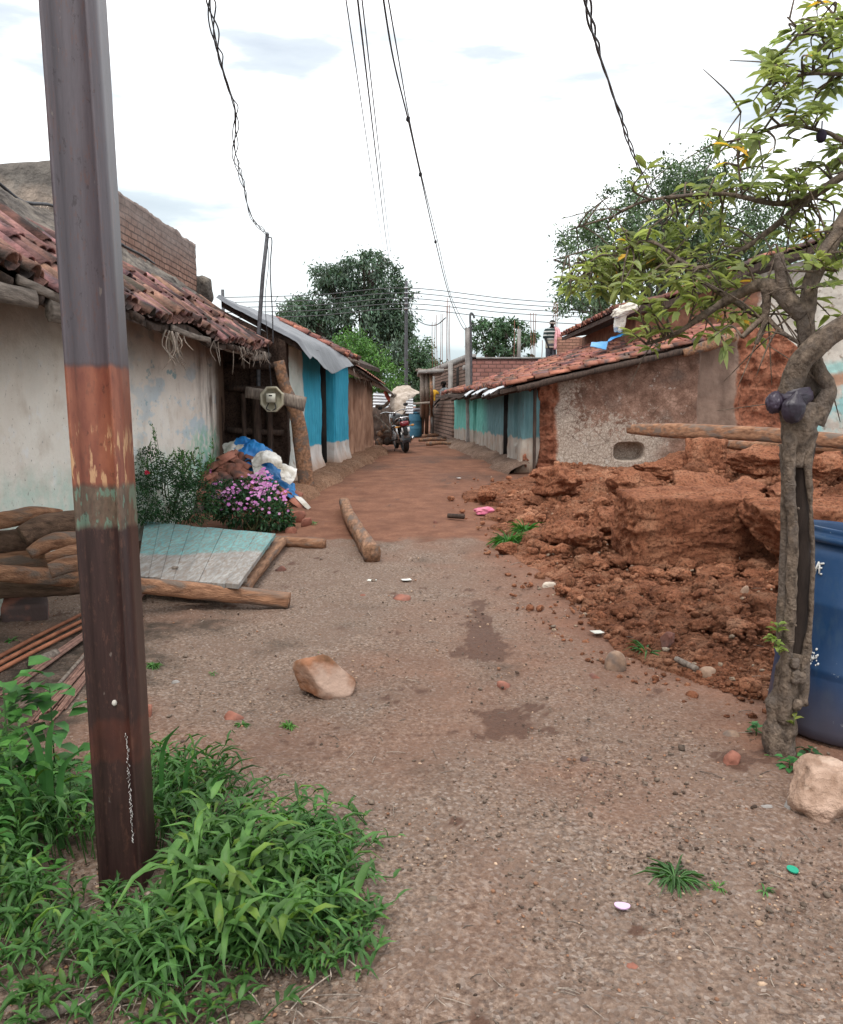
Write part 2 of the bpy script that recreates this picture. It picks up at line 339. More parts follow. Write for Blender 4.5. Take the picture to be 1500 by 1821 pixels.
M['greywoodh'] = simple('grey_timber_along', (.10, .08, .065), (.3, .25, .21), 5, .9, .8, .015, 30, (8, 1, 8))
M['greywood'] = simple('grey_timber', (.14, .11, .09), (.36, .3, .25), 5, .9, .8, .015, 30, (8, 8, 1))
M['darkwood'] = simple('dark_timber', (.03, .022, .018), (.10, .065, .05), 5, .85, .7, .015, 30, (8, 8, 1))
M['concrete'] = simple('grey_concrete', (.2, .19, .18), (.36, .34, .32), 5, .9, .5, .01, 30)
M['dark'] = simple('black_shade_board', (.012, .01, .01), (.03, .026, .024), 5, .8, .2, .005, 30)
M['rebar'] = simple('rusted_rod', (.13, .05, .035), (.3, .14, .1), 20, .7, .3, .003, 90)
M['wire'] = simple('grey_cable', (.05, .05, .055), (.12, .12, .13), 20, .6, .2, .002, 60)
M['blackwire'] = simple('black_cable', (.02, .02, .025), (.05, .05, .055), 20, .5, .2, .002, 60)
M['tin'] = simple('tin_sheet', (.4, .42, .44), (.7, .72, .74), 3, .5, .3, .01, 20, metal=.3)
M['rusttin'] = simple('rusty_tin_sheet', (.22, .08, .05), (.45, .2, .14), 4, .7, .3, .01, 20)
def stain(n, k, col, sc, lo, hi, st=(1, 1, 1), f=1.):
    return n.mix(n.ramp(n.noise(sc, 6, n.mapv(st), r=.6), [(lo, 0.), (hi, f)]), k, col)
def mk_cream():
    n = N('cream_lime_wall', .92, .2); x, y, z = n.xyz(); nz = n.noise(2.2, 6); nf = n.noise(9, 5)
    k = n.ramp(n.noise(1.1, 6), [(.3, (.74, .67, .59)), (.7, (.86, .82, .75))])
    k = stain(n, k, (.55, .46, .38), 3.2, .52, .72, f=.6)
    up = n.step(y, 8.8, .9)                                             # towards the far end the wash is patchier
    k = n.mix(n.mt('MULTIPLY', up, n.ramp(n.noise(3.1, 6, n.mapv((1, .42, 1), (3, 1, 0))), [(.55, 0.), (.60, .7)])), k, (.47, .60, .68))
    k = n.mix(n.mt('MULTIPLY', up, n.ramp(n.noise(4.3, 5, n.mapv((1, .4, .8), (9, 4, 2))), [(.64, 0.), (.66, .85)])), k, (.25, .42, .47))
    k = n.mix(n.ramp(n.noise(5.5, 6, n.mapv((1, 1, 1), (2, 7, 5)), r=.65), [(.58, 0.), (.66, .5)]), k, (.80, .80, .80))
    low = n.mt('SUBTRACT', 1., n.step(z, .92, .14, nz, .75)); k = n.mix(n.mt('MULTIPLY', low, n.ramp(nf, [(.3, .25), (.65, .8)])), k, (.47, .62, .54))
    k = n.mix(n.mt('MULTIPLY', n.step(y, 11.0, .4), n.mt('MULTIPLY', n.mt('SUBTRACT', 1., n.step(z, 1.15, .1, nz, .6)), n.ramp(nf, [(.4, 0.), (.55, .8)]))), k, (.25, .52, .38))
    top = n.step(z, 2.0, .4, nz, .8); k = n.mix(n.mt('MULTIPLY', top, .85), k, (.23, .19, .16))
    dr = n.mt('MULTIPLY', n.step(y, 11.55, .3, nz, .5), n.ramp(n.noise(9, 7, n.mapv((1, .5, .09)), r=.65), [(.44, 0.), (.60, .9)])); k = n.mix(n.mt('MULTIPLY', dr, n.step(z, 1.1, .5)), k, (.09, .055, .04))
    k = n.mix(n.step(y, 12.35, .25, nz, .5), k, (.13, .085, .06))
    g = n.mt('SUBTRACT', 1., n.step(z, .32, .22, nz, .4)); k = n.mix(n.mt('MULTIPLY', g, .5), k, (.36, .38, .30))
    k = n.mix(n.ramp(n.noise(26, 3, n.mapv((1, 1, 1), (1, 2, 3))), [(.66, 0.), (.72, .55)]), k, (.2, .16, .13))
    n.col(k); n.bump(nz, .7, .06); n.bump(n.noise(9, 7, r=.65), .5, .03); n.bump(n.noise(45, 5), .5, .008); return n.m
M['cream'] = mk_cream()
def mk_blue():
    n = N('blue_and_white_lime_wall', .9, .2); x, y, z = n.xyz(); nz = n.noise(3, 5); nf = n.noise(10, 5)
    wash = n.noise(6, 5, n.mapv((3, 3, .35)))
    blue = n.ramp(wash, [(.3, (.03, .27, .42)), (.7, (.055, .40, .56))])
    pil = n.ramp(n.noise(4, 6), [(.35, (.42, .47, .44)), (.7, (.68, .70, .66))]); pil = stain(n, pil, (.3, .22, .17), 5, .56, .7, f=.8)
    wht = n.ramp(n.noise(5, 6, n.mapv((1, 1, .4))), [(.3, (.46, .43, .40)), (.7, (.72, .69, .66))]); wht = stain(n, wht, (.46, .30, .2), 4, .5, .72, f=.8)
    b = n.mt('MULTIPLY', n.step(z, .80, .015, nz, .12), n.step(y, 14.0, .02, nz, .1))
    k = n.mix(n.mt('SUBTRACT', 1., n.step(y, 14.0, .02, nz, .1)), wht, pil)
    k = n.mix(n.step(z, 1.15, .1, nz, .5), k, n.mix(.35, k, (.45, .55, .5))); k = n.mix(b, k, blue)
    low = n.mt('SUBTRACT', 1., n.step(z, .52, .1, nz, .3)); k = n.mix(n.mt('MULTIPLY', low, .7), k, (.42, .25, .16))
    far = n.step(y, 17.12, .03, nz, .05); k = n.mix(far, k, n.ramp(n.noise(4, 7, n.mapv((2, 2, .6))), [(.3, (.22, .115, .075)), (.7, (.50, .30, .205))]))
    k = n.mix(n.mt('MULTIPLY', far, n.step(z, 1.85, .25, nz, .4)), k, (.10, .07, .055))
    n.col(k); n.bump(nz, .5, .04); n.bump(n.noise(30, 5, n.mapv((2, 2, .5))), .4, .008); return n.m
M['blue'] = mk_blue()
def mk_teal():
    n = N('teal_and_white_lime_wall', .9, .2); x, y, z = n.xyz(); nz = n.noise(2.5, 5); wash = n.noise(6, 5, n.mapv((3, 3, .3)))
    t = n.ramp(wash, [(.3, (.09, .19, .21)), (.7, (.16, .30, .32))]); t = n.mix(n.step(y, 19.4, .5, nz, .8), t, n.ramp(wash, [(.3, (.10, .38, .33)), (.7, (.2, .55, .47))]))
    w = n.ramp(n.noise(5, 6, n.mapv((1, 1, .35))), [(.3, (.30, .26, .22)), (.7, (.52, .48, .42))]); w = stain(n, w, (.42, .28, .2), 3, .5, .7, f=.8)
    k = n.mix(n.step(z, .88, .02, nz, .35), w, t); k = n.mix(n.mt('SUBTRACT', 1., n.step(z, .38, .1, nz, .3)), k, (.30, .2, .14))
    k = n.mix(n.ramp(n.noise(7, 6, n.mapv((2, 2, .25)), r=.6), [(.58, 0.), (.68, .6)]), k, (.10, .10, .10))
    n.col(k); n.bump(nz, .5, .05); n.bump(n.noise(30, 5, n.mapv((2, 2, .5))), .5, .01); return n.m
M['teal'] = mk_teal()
def mk_gable():
    n = N('peeling_limewashed_mud', .95, .15); x, y, z = n.xyz(); nz = n.noise(2.2, 7, r=.6); nf = n.noise(17, 6, r=.7)
    mud = n.ramp(n.noise(4.5, 8, r=.66), [(.3, (.10, .055, .04)), (.5, (.23, .135, .10)), (.68, (.37, .235, .18))])
    mud = n.mix(n.ramp(n.noise(1.3, 4, n.mapv((1, 1, 1), (4, 0, 1))), [(.5, 0.), (.68, .8)]), mud, (.15, .125, .11))
    pos = n.mt('SUBTRACT', 1., n.step(z, 1.12, .55)); pos2 = n.mt('SUBTRACT', 1., n.step(x, 2.9, .45)); cov = n.mt('MAXIMUM', n.mt('MULTIPLY', pos2, .95), pos)
    cov = n.mt('MULTIPLY_ADD', cov, .33, n.mt('MULTIPLY', nz, .35)); pf = n.step(n.mt('MULTIPLY_ADD', nf, .75, cov), .70, .05)
    pf = n.mt('MULTIPLY', pf, n.mt('SUBTRACT', 1., n.step(x, 4.6, .3, nz, 1.)))
    k = n.mix(pf, mud, n.ramp(n.noise(30, 4), [(.3, (.32, .26, .21)), (.7, (.54, .46, .39))]))
    k = n.mix(n.ramp(n.noise(3.3, 6, n.mapv((1, 1, 1), (5, 1, 8)), r=.7), [(.62, 0.), (.68, .8)]), k, (.52, .47, .42))
    crk = n.ramp(n.vor(3.2, 'DISTANCE_TO_EDGE', n.mapv(v=None)), [(.0, 1.), (.02, 0.)])
    k = n.mix(n.mt('MULTIPLY', crk, .55), k, (.06, .035, .025))
    k = n.mix(n.ramp(n.vor(16, 'DISTANCE_TO_EDGE'), [(.0, .55), (.09, 0.)]), k, (.10, .055, .035))
    rr = n.step(x, 5.22, .04, nz, .15); k = n.mix(rr, k, n.ramp(n.noise(4, 6, n.mapv((1, 1, .6))), [(.3, (.17, .115, .09)), (.7, (.33, .23, .18))]))
    raw = n.mt('MAXIMUM', n.step(x, 5.98, .03, nz, .35), n.mt('SUBTRACT', 1., n.step(x, 2.56, .03, nz, .3)))
    k = n.mix(raw, k, n.ramp(n.noise(5, 7), [(.3, (.14, .05, .03)), (.5, (.28, .11, .065)), (.72, (.40, .185, .115))])); k = n.mix(n.mt('MULTIPLY', raw, n.ramp(n.noise(14, 7, r=.72), [(.36, .8), (.52, 0.)])), k, (.07, .03, .02))
    n.col(k); n.bump(nz, .5, .06); n.bump(n.noise(16, 6, r=.7), .6, .025); n.bump(n.noise(60, 5), .5, .006); return n.m
M['gable'] = mk_gable()
def mk_upplaster():
    n = N('grey_plaster_with_teal_wash', .92, .2); x, y, z = n.xyz(); nz = n.noise(2.0, 7, r=.6)
    k = n.ramp(n.noise(3, 7, r=.65), [(.3, (.38, .33, .28)), (.7, (.62, .57, .51))]); k = stain(n, k, (.22, .16, .12), 7, .56, .66, f=.9)
    k = n.mix(n.mt('MULTIPLY', n.step(z, 2.15, .06, nz, .4), n.mt('SUBTRACT', 1., n.step(z, 2.4, .06, nz, .5))), k, (.34, .52, .49))
    k = n.mix(n.mt('MULTIPLY', n.step(z, 1.9, .05, nz, .3), n.mt('SUBTRACT', 1., n.step(z, 2.17, .05, nz, .3))), k, (.42, .25, .17))
    k = n.mix(n.mt('MULTIPLY', n.mt('SUBTRACT', 1., n.step(z, 1.9, .05, nz, .4)), n.step(n.noise(1.6, 6), .5, .05)), k, (.27, .46, .46))
    k = n.mix(n.mt('SUBTRACT', 1., n.step(x, 6.9, .06, nz, .6)), k, n.ramp(n.noise(5, 7), [(.3, (.16, .08, .055)), (.7, (.34, .16, .1))]))
    n.col(k); n.bump(nz, .5, .05); n.bump(n.noise(22, 6, r=.7), .6, .015); return n.m
M['upplaster'] = mk_upplaster()
def mk_brick(name, ax, a, b, mo, bw=.23, bh=.085, mort=.012, weather=None, zt=0.):
    n = N(name, .95, .15); x, y, z = n.xyz(); c = n.t.nodes.new('ShaderNodeCombineXYZ'); n.lk(y if ax == 'y' else x, c.inputs[0]); n.lk(z, c.inputs[1])
    b_ = n.t.nodes.new('ShaderNodeTexBrick'); n.lk(c.outputs[0], b_.inputs['Vector']); b_.inputs['Scale'].default_value = 1; b_.inputs['Brick Width'].default_value = bw; b_.inputs['Row Height'].default_value = bh; b_.inputs['Mortar Size'].default_value = mort; b_.inputs['Mortar Smooth'].default_value = .3
    n.lk(a, b_.inputs['Color1']); n.lk(b, b_.inputs['Color2']); n.lk(mo, b_.inputs['Mortar'])
    k = n.mix(n.ramp(n.noise(3, 6), [(.35, .6), (.65, 0.)]), b_.outputs[0], tuple(q * .5 for q in a))
    if weather: k = n.mix(n.mt('MULTIPLY', n.step(z, zt, .35, n.noise(1.5, 6), .9), .85), k, n.ramp(n.noise(4, 6), [(.3, weather), (.7, tuple(q * 1.7 for q in weather))]))
    n.col(k); n.bump(n.mt('SUBTRACT', 1., b_.outputs[1]), .8, .03); n.bump(n.noise(20, 6), .6, .02); return n.m
M['brick_old'] = mk_brick('old_mud_brick', 'y', (.34, .20, .155), (.42, .25, .19), (.07, .045, .035), .30, .115, .014, (.20, .165, .15), 4.55)
M['brick_front'] = simple('weathered_grey_plaster', (.10, .088, .08), (.27, .24, .21), 2.2, .95, .9, .05, 14, c=(.34, .27, .22))
M['brick_new'] = mk_brick('new_red_brick', 'x', (.42, .21, .18), (.34, .15, .12), (.14, .08, .07), .24, .12, .014)
M['brick_side'] = mk_brick('shaded_brown_brick', 'y', (.22, .15, .12), (.28, .19, .15), (.04, .03, .025), .34, .12, .02)
M['brick_low'] = mk_brick('low_red_brick', 'x', (.45, .24, .17), (.38, .19, .14), (.16, .09, .07), .22, .09, .012)

# ------------------------------------------------------------------ ground sheet
ys = np.concatenate([np.linspace(-25, .6, 14), .7 * 1.0092 ** np.arange(1, 470), ])
ys = np.concatenate([ys, np.geomspace(ys[-1] * 1.05, 3000, 40)])
us = np.linspace(-1, 1, 360); us = np.sign(us) * (np.abs(us) * .82 + .18 * np.abs(us) ** 3)
gx = us[None, :] * (np.maximum(ys, .8)[:, None] * .62 + 1.5) * np.where(ys > 60, 3., 1.)[:, None]; gx[0:14] = us * 25; gy = np.repeat(ys[:, None], len(us), 1)
PP = P3(gx, gy); near = 1 - sst(20, 45, gy)
lane = sst(8.7, 9.4, gy + .5 * fbm(PP, 1.2, 3, 9)) * (1 - .5 * sst(-.1, .2, 0 * gx))
lane = sst(8.6, 9.3, gy + .7 * fbm(PP, 2.2, 5, 9, .65))
inlane = lane * (1 - sst(2.2, 2.8, gx)) 
gz = zbase(gx, gy) + near * (.016 * fbm(PP, 2.2, 3, 1) + (.014 * fbm(PP, 7, 4, 2) + .006 * fbm(PP, 40, 2, 3)) * (1 - .75 * inlane)) - .03 * lane * near
rb = rub(gx, gy)
rut = np.exp(-((gx - (.42 + .02 * gy)) / .35) ** 2) * (1 - sst(6.5, 8.5, gy)) * sst(2.5, 4, gy)
gz -= .015 * rut
red = np.clip(inlane + .85 * sst(-.22, .05, rb + .12 * fbm(PP, 2.0, 4, 21)) * (gy > 3.2) + .35 * sst(.1, .5, fbm(PP, .9, 4, 31)), 0, 1)
d1 = np.exp(-(((gx - .41) / .17) ** 2 + ((gy - 5.2) / .95) ** 2)); d2 = np.exp(-(((gx - .47) / .24) ** 2 + ((gy - 3.85) / .28) ** 2)); d3 = np.exp(-(((gx - 1.38) / .22) ** 2 + ((gy - 3.3) / .16) ** 2))
damp = np.clip(sst(.22, .62, .66 * np.maximum(np.maximum(d1, d2 * .9), d3 * 1.1) + 1.15 * fbm(PP, 5, 7, 41, .8)), 0, 1) * .9
damp = np.clip(damp + .45 * sst(.15, .5, fbm(PP * [1, .6, 1], .9, 3, 44)) * inlane + .35 * (sst(.5, 0, gy - 22) * inlane) * sst(.9, 1.7, gx - (-.1 * (gy - 15) + .0)), 0, 1)
dirt = sst(.1, -.5, (gx + .75 + .25 * fbm(PP, 1.5, 3, 61))) * (1 - sst(3.0, 8.5, gy)) * .0 + .9 * sst(.15, .65, np.exp(-(((gx + 2.35) / 1.0) ** 2 + ((gy - 4.3) / 1.3) ** 2)) + .7 * fbm(PP, 2.2, 5, 62))
mb = MB(); mb.grid(np.stack([gx, gy, gz], -1), np.stack([red, damp, dirt], -1).reshape(-1, 3))
mb.build('ground', M['ground'], kind='structure', smooth=True)

# ------------------------------------------------------------------ rubble heap (soil) and clods
rx = np.linspace(.4, 7.2, 520); ry = np.geomspace(3.4, 15.9, 620); RX, RY = np.meshgrid(rx, ry); RP = P3(RX, RY)
hh = rub(RX, RY); edge = hh + .05 * fbm(RP, 3, 3, 8)
big = 1 - np.abs(vn(RP * 2.3, 3)); amp = sst(0, .3, hh) * (1 - .65 * sst(12., 14.3, RY))
zz = zbase(RX, RY) + hh + amp * (.24 * (ridged(RP, 1.5, 4, 12) - .62) + .11 * (ridged(RP, 5, 4, 14) - .2)) + sst(-.02, .08, hh) * (.035 * fbm(RP, 14, 3, 15) + .012 * fbm(RP, 40, 2, 19))
zz = np.where(edge > .015, zz, zbase(RX, RY) - .12)
mb = MB(); tt = .72 + .28 * sst(-.3, .5, fbm(RP, 1.2, 4, 77)); mb.grid(np.stack([RX, RY, zz], -1), np.stack([tt, tt, tt], -1))
# crumbs on it
def Hr(x, y): return zbase(x, y) + np.maximum(0, rub(x, y))
p = GV(RG.uniform(800, 1640, 9500), RG.uniform(800, 1290, 9500), H); r_ = rub(p[:, 0], p[:, 1]); p = p[(r_ > -.05) & (p[:, 1] < 15.3) & ((r_ > .02) | (RG.random(len(p)) < .22))]
s_ = np.minimum(np.exp(RG.normal(-3.75, .5, len(p))) * (.55 + p[:, 1] / 9), .17); p[:, 2] += s_ * .1; t = RG.choice([.7, .85, 1., 1.1, 1.25], len(p)); t = np.stack([t] * 3, 1); w_ = RG.random(len(p)) < .04; t[w_] = (1.5, 2.6, 3.4)
q = GV(RG.uniform(860, 1640, 620), RG.uniform(815, 1120, 620), H); rq = rub(q[:, 0], q[:, 1]); q = q[(rq > .06) & (q[:, 1] < 13.6)][:400]; sq_ = np.clip(np.exp(RG.normal(-2.15, .42, len(q))) * (.5 + q[:, 1] / 16), .06, .33) * np.where(q[:, 1] > 11, .5, 1.); q[:, 2] += sq_ * .08
for pp, ss in zip(q, sq_): mb.rock(pp, (ss * rnd.uniform(.9, 1.5), ss, ss * rnd.uniform(.5, .9)), 4, rnd.uniform(.4, .8), .22, 1.6, rnd.randrange(9999), Rz(rnd.uniform(0, 6)) @ Rx(rnd.uniform(-.5, .5)), rnd.choice([.7, .85, 1., 1.2]), .13, 14, .05)
rocks_bulk(mb, p[s_ < .06], s_[s_ < .06], t[s_ < .06], .9, 1); rocks_bulk(mb, p[s_ >= .06], s_[s_ >= .06], t[s_ >= .06], .9, 2)
mb.build('rubble', M['rubble'], kind='stuff', label='heap of crumbled red mud from the collapsed wall', category='rubble')
def clod(px, py, wpx, hpx, label, cube=.6, amp=.22, dep=.8, rot=0., tilt=0., sub=5, name='mud_block', mat='clod', h0=0., tint=1., cat='mud block', group='broken blocks of red mud wall', Y=None, rid=.13, pl=18):
    p = G(px, py, h0) if Y is None else W(px, py, Y); s = p[1] / FPX; w_, h_ = wpx * s, hpx * s
    m = MB(); m.rock(p + [0, w_ * dep * .3, h_ * .5 - .02], (w_, w_ * dep, h_), sub, cube, amp, 1.6, int(px + py), Rz(rot) @ Rx(tilt), tint, rid, pl, .035)
    o = m.build(name, M[mat], label=label, category=cat, smooth=False)
    if group: o['group'] = group
    return o
clod(1237, 996, 245, 122, 'largest squared block of red mud low in front of the rubble heap', .9, .10, .55, .05, .06, 6, rid=.07, pl=0)
clod(1455, 1010, 215, 118, 'long red mud block behind the blue barrel', .86, .12, .6, -.1, .1, 6, pl=5)
clod(1262, 905, 150, 62, 'flat slab of red mud lying above the largest block', .6, .25, .9, .4, .15, 5)
clod(1130, 905, 95, 75, 'rounded red lump left of the slab above the largest block', .5, .3, .9, .2)
clod(1050, 985, 80, 55, 'pointed red clod above the pale plaster flake', .55, .35, .8, 1.1)
clod(1000, 890, 90, 60, 'dark hollowed red clod near the left foot of the wall', .5, .38, .9, 2.)
clod(972, 858, 50, 28, 'red clod at the foot of the cracked corner', .5, .35, .9, .6)
clod(1085, 955, 90, 60, 'overhanging red clod midway up the heap', .6, .35, .8, .9)
clod(1265, 842, 78, 62, 'upright red block with pale lime on its top, under the beams', .85, .12, .8, .5, pl=8)
clod(1180, 855, 95, 40, 'low red slab below the wall niche', .6, .3, .8, .1)
clod(1365, 850, 130, 60, 'red lump just left of the tree trunk under the beams', .6, .28, .8, .3)
clod(1475, 860, 95, 58, 'red lump right of the tree trunk under the beams', .6, .3, .8, .7)
clod(1330, 900, 110, 50, 'cracked red lump left of the tree trunk', .55, .3, .8, 1.4)
clod(1420, 905, 120, 46, 'red slab behind the tree trunk above the long block', .6, .28, .8, 2.2)
clod(905, 1000-14, 40, 24, 'small dark clod beside the grass tuft', .5, .3, .8, .3)
clod(1005, 965, 70, 45, 'red clod between the grass tuft and the heap', .5, .34, .8, 2.6)
clod(865, 893, 34, 24, 'small round red clod at the far tip of the heap', .4, .2, .9)
clod(1190, 1150, 44, 34, 'smooth red brick lump at the foot of the heap near a green sprout', .8, .1, .6, .6, .3, mat='tile', rid=.02)

# ------------------------------------------------------------------ roof tile laying
def tiles(mb, S, nc, nr, rad, jit=1., seed=0, lift=0., vary=.35, skip=.03, lenf=1.35):
    """S(u,v): eave->ridge surface. u along the eave, v up the slope; rows overlap like real half-round tiles."""
    r0 = random.Random(seed); a = np.linspace(0, np.pi, 7); eps = 1e-3
    for i in range(nc):
        cj = r0.uniform(-.15, .15) * jit
        for j in range(nr):
            if r0.random() < skip: continue
            u = (i + .5 + cj + r0.uniform(-.12, .12) * jit) / nc; v0 = (j - .05 + r0.uniform(-.12, .12) * jit) / nr; v1 = v0 + lenf / nr
            p0 = S(u, v0); p1 = S(u + r0.uniform(-.12, .12) * jit / nc, v1); d = unit(p1 - p0); su = unit(S(u + eps, v0) - S(u - eps, v0)); nn = unit(np.cross(su, d)); nn = nn if nn[2] > 0 else -nn; su = np.cross(d, nn)
            up = lift + .012 + r0.uniform(0, .015) * jit; ra = rad * r0.uniform(.88, 1.1); rb_ = ra * .82
            t = 1 + r0.uniform(-vary, vary); c = np.array([t, t * r0.uniform(.9, 1.1), t * r0.uniform(.88, 1.15)])
            q = []
            for (p, r_, dz) in ((p0, ra, up + .02), (p1, rb_, up)):
                for rr in (r_, r_ - .014): q.append(p + nn * dz + su * (np.cos(a) * rr)[:, None] + nn * (np.sin(a) * rr * .85)[:, None])
            V = np.vstack(q); F = []
            for k in range(6): F += [[k, k + 1, 15 + k, 14 + k], [7 + k, 21 + k, 22 + k, 8 + k], [k, 7 + k, 8 + k, k + 1], [14 + k, 15 + k, 22 + k, 21 + k]]
            F += [[0, 14, 21, 7], [6, 13, 27, 20]]
            mb.add(V, F, c)
        # trough tiles between
        for j in range(0, nr):
            u = (i + 1.0) / nc; v0 = (j - .12) / nr; v1 = v0 + 1.3 / nr; p0 = S(u, v0); p1 = S(u, v1); d = unit(p1 - p0); su = unit(S(u + eps, v0) - S(u - eps, v0)); nn = unit(np.cross(su, d)); nn = nn if nn[2] > 0 else -nn
            b = np.linspace(np.pi, 2 * np.pi, 5); t = .7 + r0.uniform(-.2, .2)
            V = np.vstack([p + nn * (rad * .75 + lift) + su * (np.cos(b) * rad)[:, None] + nn * (np.sin(b) * rad * .7)[:, None] for p in (p0, p1)])
            mb.add(V, [[k, k + 1, 6 + k, 5 + k] for k in range(4)], t)
def bil(E0, E1, R1, R0):
    E0, E1, R1, R0 = [np.array(q, float) for q in (E0, E1, R1, R0)]
    return lambda u, v: (E0 * (1 - u) + E1 * u) * (1 - v) + (R0 * (1 - u) + R1 * u) * v
def deck(mb, S, th=.05, nu=20, nv=6, drop=.02, u0=0., u1=1.):
    U = [[S(u0 + (u1 - u0) * a / (nu - 1), b / (nv - 1)) - np.array([0, 0, drop]) for a in range(nu)] for b in range(nv)]; V = np.array(U)
    mb.grid(V); mb.grid(V - [0, 0, th]); 
    for sl in (V[0], V[-1], V[:, 0], V[:, -1]): mb.grid(np.stack([sl, sl - [0, 0, th]]))

# ------------------------------------------------------------------ cream house (near left)
LX = -3.1; HL = thing('village_house', 'long cream limewashed house with sagging clay tile roof behind the rusty post', 'house', (LX - 1.5, 8, 0))
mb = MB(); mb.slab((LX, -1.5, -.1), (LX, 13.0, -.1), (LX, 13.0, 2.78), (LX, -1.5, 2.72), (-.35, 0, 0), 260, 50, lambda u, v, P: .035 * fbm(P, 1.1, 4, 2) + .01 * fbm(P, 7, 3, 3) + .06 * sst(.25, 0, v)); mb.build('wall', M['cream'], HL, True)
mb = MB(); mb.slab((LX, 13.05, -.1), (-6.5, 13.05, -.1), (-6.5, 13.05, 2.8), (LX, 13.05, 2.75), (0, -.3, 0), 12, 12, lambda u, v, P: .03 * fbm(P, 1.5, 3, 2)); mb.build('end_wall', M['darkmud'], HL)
SL = bil((-2.46, -1.6, 2.20), (-2.42, 13.15, 2.34), (-4.2, 13.15, 3.62), (-4.2, -1.6, 3.45))
def SLw(u, v):
    p = SL(u, v); return p + np.array([0, 0, .06 * math.sin(u * 21) * (1 - v) * .6 + .035 * math.sin(u * 47 + v * 9)])
SLr = lambda u, v: SLw(u, v * .56); mb = MB(); tiles(mb, SLr, 84, 4, .09, 1.7, 3, vary=.5, skip=.06, lenf=1.45)
rf = mb.build('roof', M['oldtile'], HL, False)
mb = MB(); deck(mb, SLw, .06, 60, 8, .03); mb.build('roof_deck', M['darkwood'], HL)
mb = MB(); U = np.linspace(0, 1, 240); Vv = np.linspace(.47, 1.04, 26)
V = np.array([[SLw(u, v) for u in U] for v in Vv]); nn = fbm(V, 1.8, 5, 4); V[..., 2] += .05 + .09 * nn + .05 * ridged(V, 5, 3, 8); V[0, :, 2] -= .1
V2 = V[-1].copy(); V2[:, 2] -= .6; V = np.concatenate([V, V2[None]]); mb.grid(V); mb.build('ridge_mortar', M['mortar'], HL)
mb = MB(); mb.tube([SLw(u, 1.0) + [.02, 0, .12 + .03 * math.sin(u * 60)] for u in np.linspace(.3, 1, 60)], .02, 6, amp=.01); mb.build('ridge_strip', M['blackwire'], HL)
# rafters, loose eave boards, sagging branch and straw under the eave
for k in range(24):
    y = 3.2 + k * .42; mb = MB(); q = SLw((y + 1.6) / 14.75, .0); q2 = SLw((y + 1.6) / 14.75, .5)
    mb.tube([q + [rnd.uniform(-.02, .1), 0, -.09], q2 + [0, .05, -.14]], [.035, .045], 8, amp=.008, seed=k); mb.build('rafter', M['darkwood'], HL)
for (y0, y1, w_, dz) in ((3.4, 5.2, .055, -.11), (5.4, 6.6, .075, -.12), (5.0, 6.2, .03, -.04), (8.0, 9.4, .03, -.05)):
    mb = MB(); a = SLw((y0 + 1.6) / 14.75, 0); b = SLw((y1 + 1.6) / 14.75, 0); mb.tube([a + [.03, 0, dz], (a + b) / 2 + [.05, 0, dz - .02], b + [.04, 0, dz]], w_, 8, sq=.9, asp=.35, amp=.004, seed=int(y0 * 10), sub=10); mb.build('eave_board', M['greywoodh'], HL)
mb = MB(); mb.tube([W(365, 600, 9.9), W(400, 618, 10.6), W(430, 626, 11.4), W(455, 637, 12.3), W(478, 632, 12.9)], [.03, .04, .035, .045, .05], 8, amp=.012, sub=4); mb.build('eave_branch', M['greywoodh'], HL)
mb = MB()
for k in range(46):
    px = rnd.choice([rnd.gauss(312, 14), rnd.uniform(380, 478), rnd.uniform(430, 480)]); Y = 2.44 / (-(px - 750) / FPX); a = W(px, 590 + (px - 310) * .22, Y); L_ = rnd.uniform(.08, .38)
    mb.tube([a, a + [rnd.uniform(-.05, .05), rnd.uniform(-.05, .05), -L_ * .5], a + [rnd.uniform(-.09, .09), rnd.uniform(-.1, .1), -L_]], [.008, .006, .003], 4, sub=3, tint=rnd.uniform(.9, 2.2))
mb.tube([W(302, 582, 8.2), W(308, 605, 8.2), W(318, 628, 8.2)], [.02, .022, .012], 6, sub=3, tint=2.4); mb.tube([W(300, 590, 8.2), W(301, 615, 8.2), W(302, 640, 8.2)], [.012, .015, .006], 6, sub=3, tint=1.6)
mb.build('straw', M['greywood'], HL, kind='stuff')

# upper brick storey behind it
HB = thing('brick_building', 'tall weathered mud brick building rising behind the cream house', 'building', (-7, 15, 0))
cz = 5.06
mb = MB(); mb.slab((-5, 12.1, 0), (-5, 18.65, 0), (-5, 18.65, cz), (-5, 12.1, cz - .1), (-.35, 0, 0), 130, 90, lambda u, v, P: .02 * fbm(P, 3, 4, 4) + .03 * ridged(P * [1, 1, 3], 2.2, 3, 4) * sst(.8, 1, v), wav=.07); mb.build('brick_wall', M['brick_old'], HB)
mb = MB(); mb.slab((-5.36, 18.66, 0), (-5.36, 18.66 + 0, cz), (-9, 18.66, cz), (-9, 18.66, 0), (0, -.3, 0), 6, 6); mb.build('rear_wall', M['brick_front'], HB)
mb = MB(); mb.slab((-10.5, 12.05, 0), (-4.99, 12.05, 0), (-4.99, 12.05, cz - .12), (-10.5, 12.05, cz - .36), (0, .3, 0), 110, 60, lambda u, v, P: .025 * fbm(P, 2, 5, 4) + .02 * ridged(P, 5, 3, 6), wav=.03); mb.build('plaster_wall', M['brick_front'], HB)
mb = MB(); mb.rock((-4.95, 18.9, 4.08), (.45, .5, .6), 4, .5, .2, 1.6, 4); mb.build('chimney_lump', M['mortar'], HB, True)
mb = MB()
for k in range(60):
    a = W(62 + rnd.gauss(0, 8), 388, 11.9); mb.tube([a, a + [rnd.gauss(0, .05), 0, rnd.uniform(.08, .22)]], [.004, .002], 3, tint=rnd.uniform(1.5, 3))
